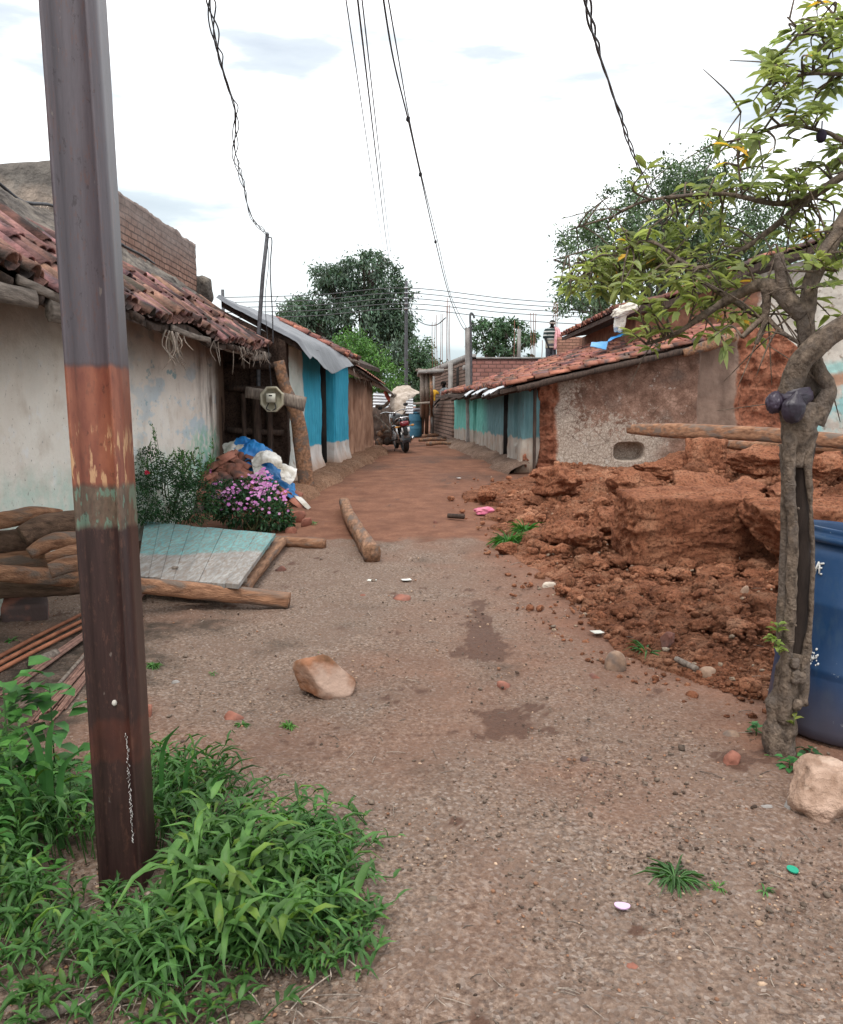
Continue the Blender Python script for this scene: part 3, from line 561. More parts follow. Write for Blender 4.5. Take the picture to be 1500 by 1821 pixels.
mb.build('dry_weed', M['greywood'], label='dry grass tuft growing on the grey wall top at the far left', category='dry grass')

# ------------------------------------------------------------------ blue house
def bx(Y): return -3.97 + .14 * Y
HBl = thing('blue_house', 'mud house with bright blue and white front under a grey tarpaulin', 'house', (-3, 16.5, .3))
def bluewall(y0, y1, off, nu, name='wall', top=2.52, mat='blue', extra=None):
    mb = MB(); A = np.array([bx(y0) + off, y0, -.05]); B = np.array([bx(y1) + off, y1, -.05]); t = np.array([-.35, .05, 0])
    f = lambda u, v, P: .035 * fbm(P, 1.4, 4, 6) + .012 * fbm(P, 7, 3, 3) + .12 * sst(.3, .1, v) + (extra(u, v, P) if extra else 0)
    mb.slab(A, B, B + [0, 0, top], A + [0, 0, top + .0], t, nu, 70, f); return mb.build(name, M[mat], HBl, True)
bluewall(13.0, 15.15, 0, 70)
bluewall(16.02, 17.12, .05, 40)
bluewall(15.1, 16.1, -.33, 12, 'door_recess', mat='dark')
mb = MB(); mb.box((bx(16) - .22, 15.95, 1.25), (.2, .05, 2.3)); mb.build('recess_shade_panel', M['dark'], HBl)  # black panel added inside the door recess, standing for its shade
mb = MB(); mb.slab((bx(16) + .03, 16.0, 0), (bx(16) - .14, 16.0, 0), (bx(16) - .14, 16.0, 2.45), (bx(16) + .03, 16.0, 2.45), (0, .3, 0), 12, 50, lambda u, v, P: .02 * fbm(P, 3, 3, 5)); mb.build('door_jamb', M['blue'], HBl, True)
D = MB(); D.slab((bx(15.18) - .22, 15.18, .35), (bx(15.98) - .22, 15.98, .35), (bx(15.98) - .22, 15.98, 2.1), (bx(15.18) - .22, 15.18, 2.1), (-.05, .01, 0), 8, 20, lambda u, v, P: .01 * np.sign(np.sin(u * 19)))
dr = D.build('door', simple('faded_teal_door', (.04, .09, .11), (.09, .17, .2), 8, .8, .6, .01, 30, (8, 8, 1)), HBl)
mb = MB(); q = np.array([bx(15.3) - .14, 15.35, 1.0]); mb.tube([q + [.03, 0, .06], q + [.07, 0, .06], q + [.07, 0, -.04], q + [.03, 0, -.04]], .012, 6); mb.build('latch', M['darkwood'], dr)
bluewall(17.14, 20.0, -.06, 110, 'mud_wall', 2.15, extra=lambda u, v, P: .2 * (ridged(P * [0, 1.5, .1] + [0, 0, 3], 1., 3, 31)) * sst(.05, .4, v) - .16 * np.exp(-((u - .30) / .035) ** 2) - .08 * np.exp(-((u - .1) / .02) ** 2) - .1 * np.exp(-((u - .8) / .02) ** 2))
# plinth
mb = MB(); s_ = np.linspace(0, 1, 220); t_ = np.linspace(0, 1, 26); Yq = 11.2 + s_ * 9.0
prof = np.interp(t_, [0, .35, .62, .8, 1], [.13, .13, .11, .05, -.16]); V = np.zeros((26, 220, 3))
for i, tt_ in enumerate(t_):
    wd = (.80 - .28 * s_) * (1 + .22 * fbm(P3(Yq, 0), 1.6, 3, 5)); V[i, :, 0] = bx(Yq) - .1 + wd * tt_; V[i, :, 1] = Yq; V[i, :, 2] = zbase(V[i, :, 0], Yq) * 1 + prof[i] + .0
V[..., 2] += (.05 * fbm(V, 2.5, 4, 6) + .02 * fbm(V, 9, 3, 4)) ; V[..., 0] += .05 * ridged(V, 3.5, 3, 6) * t_[:, None]
mb.grid(V); mb.build('plinth', mk_mud('plinth_mud', (.24, .125, .075), (.38, .215, .135), (.48, .30, .2), sc=3), HBl, True)
# camera-side end wall of dark planks and mud
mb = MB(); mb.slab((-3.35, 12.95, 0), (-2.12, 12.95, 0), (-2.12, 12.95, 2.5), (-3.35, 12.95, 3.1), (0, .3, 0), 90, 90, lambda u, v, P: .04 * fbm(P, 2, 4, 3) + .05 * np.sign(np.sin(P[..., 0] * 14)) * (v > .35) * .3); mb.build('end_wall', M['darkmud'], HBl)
for k, (px, w_) in enumerate(((432, .04), (455, .07), (478, .05))):
    mb = MB(); mb.tube([W(px, 700, 12.9), W(px + 3, 780, 12.88), W(px + 2, 860, 12.85)], w_, 8, amp=.012, sub=4, sq=.5); mb.build('wall_post', M['darkwood'], HBl)
for (y0, pa, pb) in ((12.9, 650, 652), (12.9, 690, 694), (12.9, 765, 770)):
    mb = MB(); mb.tube([W(405, pa, y0), W(505, pb, y0)], .05, 8, sq=.7, amp=.01, sub=4); mb.build('wall_rail', M['darkwood'], HBl)
# roof
Sb = bil((-1.88, 13.02, 2.46), (-1.02, 20.2, 2.42), (-2.55, 20.2, 3.15), (-3.12, 13.02, 3.14))
mb = MB(); deck(mb, Sb, .09, 30, 8, .02); mb.build('roof_deck', M['darkwood'], HBl)
Sb2 = lambda u, v: Sb(.42 + .19 * u, v); mb = MB(); tiles(mb, Sb2, 10, 8, .085, 2., 8, .01, .5); mb.build('roof', M['tile'], HBl)
St = bil((-1.2, 17.3, 2.22), (-.93, 20.3, 2.02), (-2.4, 20.3, 2.75), (-2.45, 17.3, 2.95)); mb = MB(); deck(mb, St, .05, 10, 6, .02)
mb.build('lean_to_deck', M['darkwood'], HBl); mb = MB(); U = np.linspace(0, 1, 60)
V = np.array([[St(u, v) + [0, 0, .03 + .018 * math.sin(u * 75)] for u in U] for v in np.linspace(-.04, 1, 8)]); mb.grid(V); mb.build('tin_roof', M['rusttin'], HBl, True)
St2 = bil((-1.0, 19.4, 2.0), (-.75, 22.6, 1.75), (-2.2, 22.6, 2.45), (-2.3, 19.4, 2.6)); mb = MB(); V = np.array([[St2(u, v) + [0, 0, .05 + .012 * math.sin(u * 85)] for u in U] for v in np.linspace(-.04, 1, 8)]); mb.grid(V); mb.grid(V - [0, 0, .01]); mb.build('grey_sheet_roof', simple('grey_fibre_sheet', (.2, .19, .18), (.42, .4, .38), 3, .9, .4, .01, 20), HBl, True)
mb = MB()
for k in range(50):
    a = np.array([bx(17.2 + k * .06) + .14, 17.2 + k * .06, 2.28 - k * .004]); mb.tube([a, a + [rnd.uniform(0, .1), rnd.uniform(-.1, .1), -rnd.uniform(.05, .3)]], [.008, .003], 4, tint=rnd.uniform(.8, 2.4))
for k in range(9):
    y = 16.1 + k * .14; a = np.array([bx(y) + .15, y, 2.42]); mb.tube([a - [.5, 0, -.2], a + [.12, 0, -.04 + rnd.uniform(-.06, .03)]], rnd.uniform(.02, .045), 6, amp=.01, tint=rnd.uniform(.5, 1.4))
mb.build('straw', M['greywood'], HBl, kind='stuff')
# tarpaulin
mt_ = simple('grey_plastic_tarpaulin', (.065, .07, .08), (.13, .135, .15), 2.5, .42, .35, .02, 9, spec=.5)
mb = MB(); U = np.linspace(0, 1, 90); Vq = np.linspace(0, 1, 40); V = np.zeros((40, 90, 3))
for i, v in enumerate(Vq):
    for j, u in enumerate(U):
        p = Sb(-.02 + .46 * u, 1.03 - v * 1.16); V[i, j] = p + [0, 0, .05 + (.0 if v < .86 else -(v - .86) * 1.6 * (.35 + 1.3 * math.exp(-((u - .45) / .3) ** 2)))]
V[..., 2] += .05 * fbm(V * [1, .5, 1], 2.2, 3, 9) - .12 * sst(.06, 0, U)[None] * .6 + .02 * ridged(V * [1, .3, 1], 3, 2, 9)
mb.grid(V); mb.grid(V - [0, 0, .008]); mb.build('tarpaulin', mt_, smooth=True, label='grey plastic tarpaulin spread over the roof of the blue house', category='tarpaulin')

# ------------------------------------------------------------------ teal house (right)
def tx(Y): return 3.487 - .1024 * Y
HT = thing('teal_house', 'low mud house with teal and white street front and broken gable wall', 'house', (3.5, 19, .3))
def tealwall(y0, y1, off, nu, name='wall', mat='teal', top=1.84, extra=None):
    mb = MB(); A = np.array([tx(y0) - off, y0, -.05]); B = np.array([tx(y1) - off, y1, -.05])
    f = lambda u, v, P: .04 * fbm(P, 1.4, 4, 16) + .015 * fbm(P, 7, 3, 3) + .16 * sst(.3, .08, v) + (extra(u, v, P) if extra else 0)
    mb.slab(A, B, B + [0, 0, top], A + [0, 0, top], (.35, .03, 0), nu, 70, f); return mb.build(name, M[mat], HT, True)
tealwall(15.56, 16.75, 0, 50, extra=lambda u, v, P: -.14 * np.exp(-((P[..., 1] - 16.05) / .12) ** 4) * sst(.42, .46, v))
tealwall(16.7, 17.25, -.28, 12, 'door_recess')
mb = MB(); mb.box((tx(17.2) + .16, 17.12, 1.1), (.34, .05, 1.5)); mb.build('recess_shade_panel', M['dark'], HT); tealwall(17.2, 20.6, 0, 110); tealwall(20.6, 21.0, -.25, 10, 'side_recess'); tealwall(20.95, 24.4, .02, 90)  # black panel added over the far jamb to make the recess look shaded
mb = MB(); s_ = np.linspace(0, 1, 200); Yq = 15.2 + s_ * 9.2; V = np.zeros((22, 200, 3)); t_ = np.linspace(0, 1, 22); prof = np.interp(t_, [0, .3, .6, .8, 1], [.16, .14, .09, .04, -.1])
for i, q in enumerate(t_):
    V[i, :, 0] = tx(Yq) + .1 - q * (.5 + .2 * fbm(P3(Yq, 3), 1.3, 3, 8)); V[i, :, 1] = Yq; V[i, :, 2] = zbase(V[i, :, 0], Yq) + prof[i]
V[..., 2] += .05 * ridged(V, 2.4, 4, 6) * (1 - .5 * t_[:, None]); V[..., 0] += .06 * fbm(V, 4, 3, 7) * t_[:, None]
mb.grid(V); mb.build('plinth', mk_mud('grey_plinth_mud', (.17, .11, .08), (.27, .18, .135), (.36, .26, .2), sc=3), HT, True)
GY = 15.5
def gx_(px, Y=GY): return (px - 750) / FPX * Y * 1.0
zt = lambda x: np.interp(x, [1.9, 2.6, 3.7, 4.8, 5.99, 7.3], [1.88, 2.06, 2.34, 2.62, 2.92, 3.1])
def gdisp(u, v, P):
    x, z = P[..., 0], P[..., 2]; nz = fbm(P, 3.5, 4, 5)
    raw = np.maximum(sst(5.95, 6.08, x + .18 * nz), 1 - sst(2.5, 2.62, x + .13 * nz))
    d = .03 * fbm(P, 1.5, 4, 5) + .008 * fbm(P, 9, 3, 6) - raw * (.14 - .16 * ridged(P, 2.2, 5, 3))
    d -= .22 * np.exp(-((x - (2.12 + .03 * np.sin(z * 4))) / .055) ** 4)                       # vertical crack
    d -= .10 * sst(5.2, 5.26, x + .04 * nz)
    n_ = np.maximum(np.abs((x - 3.94) / .27), np.abs((z - .64) / .17)); d -= .34 * (1 - sst(.9, 1.06, (np.abs((x - 3.94) / .28) ** 3.5 + np.abs((z - .64) / .175) ** 3.5) ** (1 / 3.5)))
    return d
mb = MB(); xs = np.linspace(1.93, 7.3, 420); vs_ = np.linspace(0, 1, 190); XX = np.repeat(xs[None], 190, 0); ZT = zt(xs)[None] + .0 + .05 * fbm(P3(xs, 2), 2, 3, 4)[None] * sst(5.6, 6.2, xs)[None] - .55 * sst(6.5, 7.3, xs)[None]
V = np.stack([XX, GY + 0 * XX, vs_[:, None] * (ZT + .05) - .05], -1); d = gdisp(None, None, V); V[..., 1] -= d; mb.grid(V)
B_ = np.stack([V[:, 0], V[:, 0] + [0, .5, 0]]); mb.grid(B_); B_ = np.stack([V[-1], V[-1] + [0, .45, 0]]); mb.grid(B_); B_ = np.stack([V[:, -1], V[:, -1] + [0, .5, 0]]); mb.grid(B_)
mb.build('gable_wall', M['gable'], HT, True)
mb = MB(); mb.tube([W(952, 690, GY - .08), W(951, 760, GY - .06), W(950, 850, GY - .1)], [.035, .03, .03], 6, amp=.01, sub=4); mb.build('crack_post', M['darkwood'], HT)
e0, e1, e2 = W(903, 688, 15.2), W(852, 693, 19), W(787, 701, 24.0)
r0_, r1_, r2_ = W(1312, 590, 15.35), W(1140, 594, 19), W(975, 644, 23.6)
def ST_(u, v):
    def q(a, b, c, t): return a * (1 - t) * (1 - 2 * t) + b * 4 * t * (1 - t) + c * t * (2 * t - 1)
    p = q(e0, e1, e2, u) * (1 - v) + q(r0_, r1_, r2_, u) * v
    return p + np.array([0, 0, -.03 * math.sin(v * math.pi) * (1 - u) + .02 * math.sin(u * 23 + v * 5) - .012])
mb = MB(); deck(mb, lambda u, v: ST_(u, -.03 + v * 1.03), .07, 40, 16, .02); mb.build('roof_deck', M['darkwood'], HT)
mb = MB(); tiles(mb, ST_, 50, 15, .088, 1.3, 21, .0, .38); mb.build('roof', M['tile'], HT)
mb = MB(); p = [ST_(0, v) + [0, -.05, -.075] for v in np.linspace(.04, .98, 14)]; mb.tube(p, [.06] * 14, 8, amp=.02, sub=3, sq=.5); mb.build('verge_pole', M['darkwood'], HT)
mb = MB(); mb.tube([W(1215, 628, 15.25), W(1260, 614, 15.2), W(1308, 598, 15.15)], [.07, .1, .085], 12, amp=.02, sub=6, sq=.4); mb.build('verge_log', M['wood'], HT)
for k in range(9):
    mb = MB(); u = .08 + k * .1; mb.tube([ST_(u, -.06) + [0, 0, -.12], ST_(u, .3) + [0, 0, -.12]], .035, 6, amp=.01); mb.build('rafter', M['darkwood'], HT)
for k, (u0, u1) in enumerate(((.15, .3), (.35, .5), (.02, .1), (.52, .62))):
    mb = MB(); U = np.linspace(u0, u0 + (u1 - u0) * .6, 30); V = np.array([[ST_(u, v * .7) + [0, 0, .01 - .05 * (v < -.06) + .02 * math.sin(u * 160)] for u in U] for v in (-.10, -.05, 0., .04)]); V[0] += (.04 * fbm(V[0], 8, 2, k))[:, None] * [1, 0, 1]; mb.grid(V); mb.grid(V - [0, 0, .006]); mb.build('eave_flashing', M['tin'], HT, True)
for (pts, col, lab, nm) in (((1050, 622, 1078, 626, 1082, 612, 1052, 614), (.15, .42, .75), 'pale blue plastic scrap lying on the roof tiles, lower piece', 0), ((1080, 612, 1112, 602, 1116, 596, 1086, 606), (.03, .3, .72), 'bright blue plastic sheet lying on the roof tiles, upper piece', 1)):
    Yb = 16.4; A, B, C, Dd = [W(pts[i], pts[i + 1], Yb + (.5 if i > 3 else 0)) for i in (0, 2, 4, 6)]
    mb = MB(); u = np.linspace(0, 1, 16)[None, :, None]; v = np.linspace(0, 1, 12)[:, None, None]; V = (A * (1 - u) + B * u) * (1 - v) + (Dd * (1 - u) + C * u) * v; V = V + [0, 0, .06]; V[..., 2] += .03 * fbm(V, 6, 3, 4); mb.grid(V); mb.grid(V - [0, 0, .01])
    mb.build('plastic_sheet', simple('blue_plastic%d' % nm, tuple(c * .8 for c in col), col, 8, .4, .3, .01, 20, spec=.5), label=lab, category='plastic sheet', group='blue plastic pieces on the roof', smooth=True)

# taller house behind on the right
HR = thing('upper_house', 'taller plastered house with tiled verge behind the foreground tree', 'house', (7, 19, .3))
UY = 17.0
mb = MB(); xs = np.linspace(gx_(1122, UY), 12.5, 300); topz = np.interp(xs, [gx_(1120, UY), gx_(1500, UY), 12.5], [W(1120, 560, UY)[2], W(1500, 432, UY)[2], W(1500, 432, UY)[2] + 1.2]); vq = np.linspace(0, 1, 130)
V = np.stack([np.repeat(xs[None], 130, 0), 0 * vq[:, None] + UY + 0 * xs[None], vq[:, None] * topz[None]], -1); V[..., 1] -= .06 * fbm(V, 1.6, 4, 5) + .02 * fbm(V, 8, 3, 6) + (V[..., 0] < 6.9) * .07 * ridged(V, 2, 4, 5); mb.grid(V)
mb.grid(np.stack([V[:, 0], V[:, 0] + [0, 6, 0]])); mb.build('wall', M['upplaster'], HR, True)
Su = bil(W(1100, 548, 16.7), W(1060, 560, 22.5), W(1060, 560, 22.5) + [6.9, 0, 2.45], W(1100, 548, 16.7) + [6.9, 0, 2.3]); 
_a = W(1098, 552, 16.7); _b = W(1502, 414, 16.7); dv = (_b - _a) * 1.25; Su = bil(_a, _a + [-.15, 5.6, -.05], _a + dv + [0, 5.6, -.05], _a + dv)
Suw = lambda u, v: Su(u, v) + np.array([0, 0, -.12 * math.sin(min(v * 2.4, 1) * math.pi) * .8 + .03 * math.sin(v * 26)])
mb = MB(); deck(mb, Suw, .09, 12, 24, .02); mb.build('roof_deck', M['darkwood'], HR)
mb = MB(); tiles(mb, Suw, 30, 22, .09, 1.6, 33, .0, .38); mb.build('roof', M['tile'], HR)
mb = MB(); mb.tube([Suw(0, v) + [0, .04, -.14] for v in np.linspace(.02, .98, 20)], .05, 8, amp=.015, sub=2); mb.build('verge_pole', M['darkwood'], HR)
p = W(1112, 552, 16.6); mb = MB(); mb.rock(p, (.5, .35, .2), 5, .4, .5, 1.6, 5, Ry(-.35), 1., .12); mb.rock(p + [-.08, .0, -.16], (.2, .2, .5), 4, .5, .4, 2, 6, Ry(.2), 1., .1)
mb.build('sack', simple('dirty_white_sackcloth', (.45, .4, .33), (.8, .76, .68), 6, .9, .5, .02, 30), label='torn pale sack stuffed under the upper roof corner', category='sack', smooth=True)
# ================================================================== objects
M['post'] = None
def mk_post(bx0, by0, gz):
    n = N('painted_steel', .38, .5); x, y, z = n.xyz(); st = n.mapv((9, 9, 1)); nz = n.noise(3, 5, st)
    k = n.ramp(n.noise(14, 7, n.mapv((7, 7, .5)), r=.7), [(.3, (.034, .017, .016)), (.7, (.06, .031, .028))])
    def band(k, z0, z1, c, f=1., am=.03):
        return n.mix(n.mt('MULTIPLY', f, n.mt('MULTIPLY', n.step(z, z0, .008, nz, am), n.mt('SUBTRACT', 1., n.step(z, z1, .008, nz, am)))), k, c)
    k = band(k, .42, .55, n.ramp(n.noise(12, 4), [(.3, (.07, .025, .02)), (.7, (.17, .05, .03))]), .4, .06)
    k = band(k, 1.145, 1.27, n.ramp(n.noise(30, 6, n.mapv((2, 2, 1))), [(.35, (.10, .07, .05)), (.65, (.18, .125, .09))]))
    k = n.mix(n.mt('MULTIPLY', n.mt('MULTIPLY', n.step(z, 1.15, .01, nz, .05), n.mt('SUBTRACT', 1., n.step(z, 1.27, .01))), n.ramp(n.noise(22, 5, n.mapv((2, 2, .7))), [(.52, 0.), (.56, .9)])), k, (.15, .24, .18))
    k = band(k, 1.27, 1.615, n.ramp(n.noise(9, 5, n.mapv((3, 3, 1))), [(.3, (.20, .06, .04)), (.7, (.36, .13, .075))]))
    k = n.mix(n.mt('MULTIPLY', n.mt('MULTIPLY', n.step(z, 1.27, .01), n.mt('SUBTRACT', 1., n.step(z, 1.43, .02, nz, .1))), n.ramp(n.noise(30, 6, n.mapv((1.6, 1.6, .32))), [(.56, 0.), (.60, .9)])), k, (.60, .36, .2))
    k = n.mix(n.mt('MULTIPLY', n.step(z, 1.615, .01, nz, .02), 1.), k, n.ramp(n.noise(14, 7, n.mapv((7, 7, .6)), r=.7), [(.3, (.09, .075, .085)), (.7, (.125, .105, .118))]))
    k = n.mix(n.mt('MULTIPLY', n.mt('MULTIPLY', n.step(z, 1.615, .2), n.mt('SUBTRACT', 1., n.step(z, 2.2, .2))), n.ramp(n.noise(15, 5, n.mapv((1, 1, .2), (2, 3, 1))), [(.62, 0.), (.67, .35)])), k, (.28, .10, .08))
    k = n.mix(n.ramp(n.noise(40, 3, n.mapv((1, 1, .4))), [(.72, 0.), (.76, .5)]), k, (.3, .25, .22)); k = n.mix(n.ramp(n.noise(90, 6, n.mapv((1, 1, .25)), r=.75), [(.56, 0.), (.62, .45)]), k, (.15, .07, .05)); k = n.mix(n.ramp(n.noise(35, 7, n.mapv((1, 1, .5), (3, 1, 1)), r=.75), [(.60, 0.), (.64, .5)]), k, (.025, .014, .013))
    n.col(k); n.bump(n.noise(60, 5), .2, .002); n.st('Metallic', .1); return n.m
pb = PH(216, 1588, 0); pxw = pb[0]; M['post'] = mk_post(pxw, pb[1], 0)
PO = thing('steel_post', 'tall rusty steel joist post rising out of the grass, with red and green paint bands', 'post', (pxw, pb[1], pb[2]))
w_, dp = .135, .135; x0, x1 = pxw - w_ / 2, pxw + w_ / 2; yf = pb[1]; tf, tw = .011, .008
prof = [(x0, yf), (x0 + tf, yf), (x0 + tf + .003, yf + .034), (x1 - tf - .003, yf + .034), (x1 - tf, yf), (x1, yf), (x1, yf + dp), (x1 - tf, yf + dp), (x1 - tf - .012, yf + dp / 2 + tw), (x0 + tf + .012, yf + dp / 2 + tw), (x0 + tf, yf + dp), (x0, yf + dp)]
zs = np.concatenate([np.linspace(-.2, 4.6, 60)]); V = np.array([[(a - .013 * z + .003 * math.sin(z * 1.1), b, z) for a, b in prof] for z in zs]); mb = MB(); F = []
for i in range(59):
    for j in range(12): F.append([i * 12 + j, i * 12 + (j + 1) % 12, (i + 1) * 12 + (j + 1) % 12, (i + 1) * 12 + j])
F.append([59 * 12 + j for j in range(12)]); mb.add(V.reshape(-1, 3), F)
mb.build('joist', M['post'], PO)
yw = yf + .034
mb = MB(); p = W(204, 1250, yw - .004); mb.rock(p, (.016, .012, .018), 2, .2, .25, 2, 3); mb.build('bolt', simple('white_flaked_paint', (.5, .47, .42), (.75, .72, .66), 30, .8, .4, .003, 60), PO, True)
mb = MB(); r_ = random.Random(5)
for k in range(120):
    t = k / 120; q = W(225 + 12 * t + r_.gauss(0, 1.2), 1305 + 195 * t, yw - .003); s = r_.uniform(.001, .0032); mb.rock(q, (s, .002, s * 2.5), 1, .3, .3, 2, k)
mb.build('paint_drip', M.get('wp') or simple('white_paint_drip', (.5, .48, .46), (.8, .78, .76), 30, .6, .2, .002, 60), PO)

# ---- logs, door leaf and its beams on the left
def log(name, pts, rad, mat, label, cat='log', n=12, sq=.3, amp=.12, asp=1., group=None, seed=1, ns=5., sub=8, parent=None, smooth=True):
    mb = MB(); pts = np.array(pts); rad = np.array(rad); pts2 = pts
    mb.tube(pts2, rad, n, sq=sq, amp=float(rad.mean()) * amp, asp=asp, ns=ns, seed=seed, sub=sub)
    kw = dict(label=label, category=cat); 
    if group: kw['group'] = group
    return mb.build(name, M[mat], parent, smooth, **kw)
lg = 'timbers of the pulled down house'
def hz(px, py, h): return PH(px, py, h)
DF = thing('door_leaf', 'old plank door leaf, teal fading to white, lying flat on beams', 'door', PH(370, 990, .12))
A, B, C, D_ = PH(243, 1030, .16), PH(424, 1046, .18), PH(491, 953, .18), PH(258, 930, .16); 
mb = MB(); npl = 8; eu = (B - A); ev = (D_ - A)
for k in range(npl):
    u0, u1 = k / npl + .0014, (k + 1) / npl - .0014
    f = lambda u, v: (A * (1 - u) + B * u) * (1 - v) + (D_ * (1 - u) + C * u) * v
    jj = rnd.uniform(-.004, .004); v0 = rnd.uniform(-.01, .01); U = np.linspace(u0, u1, 3); Vq = np.linspace(v0, 1 + rnd.uniform(-.008, .008), 40)
    T = np.array([[f(u, v) + [0, 0, jj + .02 + .002 * rnd.random()] for u in U] for v in Vq]); mb.grid(T)
    R_ = np.concatenate([T[0], T[1:, -1], T[-1, ::-1][1:], T[::-1, 0][1:]]); mb.grid(np.stack([R_, R_ - [0, 0, .035]]))
n = N('worn_door_paint', .8, .3); att = n.xyz(); st = n.mapv((3, .4, 1))
vv = n.mt('ADD', n.mt('MULTIPLY', att[1], 1.), 0.); nz = n.noise(2.2, 5); ymid = float((A[1] + B[1] + C[1] + D_[1]) / 4) - .16
teal = n.ramp(n.noise(6, 6, st), [(.3, (.10, .26, .27)), (.7, (.20, .42, .42))]); wh = n.ramp(n.noise(7, 6, st, r=.65), [(.3, (.20, .19, .18)), (.55, (.34, .335, .32)), (.75, (.48, .47, .45))])
k = n.mix(n.step(vv, ymid, .05, nz, .5), wh, teal); k = n.mix(n.ramp(n.noise(9, 7, n.mapv((4, 1, 1)), r=.7), [(.42, 0.), (.62, .8)]), k, (.22, .165, .13)); n.col(k); n.bump(n.noise(20, 6, st), .25, .002); M['doorp'] = n.m
leaf = mb.build('door_planks', M['doorp'], DF)
for (a, b) in ((.17, .17), (.8, .8)):
    mb = MB(); f = lambda u, v: (A * (1 - u) + B * u) * (1 - v) + (D_ * (1 - u) + C * u) * v
    mb.tube([f(0.02, a) - [0, 0, .035], f(.98, b) - [0, 0, .035]], .02, 4, sq=1, asp=2); mb.build('batten', M['greywood'], DF)
mb = MB(); mb.rock(PH(312, 1010, .2), (.06, .04, .028), 3, .5, .2, 2, 5, planes=10); mb.build('pebble', M['greywood'], label='small flat stone lying on the white end of the door leaf', category='stone')
bT = 'beams around the fallen door'
log('wooden_beam', [W(-70, 1016, 5.3), W(0, 1019, 5.4), W(140, 1030, 5.6), W(260, 1042, 5.8), W(400, 1055, 5.95), PH(515, 1068, .06)], [.062, .055, .06, .055, .062, .058], 'woodx', 'longest orange brown beam lying across in front of the door leaf', 'beam', 16, .8, .18, group=bT, sub=12, ns=4.)
log('wooden_beam', [PH(428, 1050, .07), PH(460, 1010, .07), PH(500, 962, .07)], [.05, .045, .048], 'wood', 'short rough beam along the right edge of the door leaf', 'beam', 12, .5, .16, asp=1.3, group=bT)
log('wooden_beam', [PH(235, 938, .05), PH(400, 955, .05), PH(577, 968, .04)], [.05, .05, .055], 'woodx', 'squared beam sticking out behind the far edge of the door leaf', 'beam', 8, .9, .05, group=bT)
ll = 'stacked logs by the cream wall'; M['darklog'] = simple('dark_weathered_log', (.08, .05, .035), (.25, .155, .105), 6, .9, .9, .02, 25, (1, 6, 6))
for k, (pts, r_, lab) in enumerate([
    ([(-60, 935, 5.75), (10, 925, 5.8), (60, 914, 5.85), (112, 912, 5.9)], [.06, .065, .05, .02], 'bent pale log on top of the stack by the cream wall'),
    ([(40, 955, 5.6), (85, 935, 5.7), (175, 925, 5.8)], [.07, .085, .075], 'thick dark ended log second from the top of the stack'),
    ([(52, 985, 5.5), (100, 962, 5.6), (180, 960, 5.7)], [.045, .065, .06], 'hollow split log in the middle of the stack'),
    ([(-90, 1012, 5.75), (-10, 1006, 5.75), (70, 1000, 5.75), (150, 998, 5.7)], [.085, .09, .08, .08], 'dark log lying lowest against the cream wall'),
    ([(-80, 1048, 5.65), (30, 1046, 5.65), (150, 1040, 5.6)], [.06, .07, .06], 'dark log added as shadow filler under the left end of the long beam'),  # extra log, added to fill the gap below the beam with shadow
    ([(82, 993, 5.3), (125, 982, 5.35), (190, 968, 5.4)], [.03, .04, .035], 'thin forked log low in the stack'),
    ([(90, 1015, 5.2), (135, 1002, 5.25), (210, 1000, 5.3)], [.05, .055, .05], 'round log at the bottom of the stack resting on the long beam'),
    ([(-80, 975, 5.75), (0, 965, 5.85), (60, 958, 5.95), (120, 958, 6.0)], [.08, .085, .08, .07], 'dark leaning log at the left end of the stack'),
    ]): log('wood_log', [W(*q) for q in pts], r_, ('woodx', 'darklog', 'woodx')[k % 3], lab, 'log', 16, .4, .24, group=ll, seed=k * 7, ns=6.)
log('wood_log', [PH(612, 893, .07), PH(622, 920, .08), PH(640, 950, .08), PH(662, 985, .08)], [.065, .07, .07, .082], 'wood', 'crooked squared timber lying along the lane past the door leaf', 'log', 12, .6, .14, seed=4, group=lg)
log('wooden_beam', [W(1118, 763, 11.6), W(1200, 766, 11.2), W(1350, 772, 10.8), W(1500, 785, 10.4), W(1700, 800, 9.9)], [.06, .10, .095, .095, .10], 'woodx', 'long straight hewn beam lying on top of the rubble heap', 'beam', 16, .88, .13, seed=9, ns=3.5, group='beams on the rubble heap')
log('wooden_beam', [W(1275, 788, 11.6), W(1350, 795, 11.2), W(1430, 795, 10.9), W(1700, 822, 10.2)], [.05, .075, .07, .085], 'woodx', 'cracked darker beam under the long beam on the rubble heap', 'beam', 12, .3, .2, seed=19, group='beams on the rubble heap')
log('wood_stick', [G(797, 917, .02), G(826, 919, .02)], [.03, .03], 'darkwood', 'short dark stick at the tip of the rubble in the lane', 'stick', 8, .3, .2)
# brick / stones by themselves
def stone(name, px, py, w, h, mat, label, cat, cube=.3, amp=.12, sub=4, rot=0., pl=0, dep=.8, group=None, sink=.045, rid=0., tilt=0., smooth=True):
    p = G(px, py); s = p[1] / FPX; m = MB(); m.rock(p + [0, w * s * dep * .3, h * s * .5 - sink], (w * s, w * s * dep, h * s * 1.05 + sink), sub, cube, amp, 1.3, int(px * 3 + py), Rz(rot) @ Rx(tilt), 1., rid, pl)
    kw = dict(label=label, category=cat)
    if group: kw['group'] = group
    return m.build(name, mat if not isinstance(mat, str) else M[mat], None, smooth, **kw)
M['sandstone'] = simple('orange_sandstone', (.17, .085, .045), (.42, .19, .105), 9, .88, .9, .012, 35, c=(.45, .31, .24))
M['palestone'] = simple('pale_pitted_stone', (.28, .175, .12), (.56, .39, .30), 14, .95, 1., .03, 28, c=(.66, .5, .4))
M['greystone'] = simple('grey_river_stone', (.2, .19, .18), (.36, .33, .31), 9, .85, .4, .006, 60)
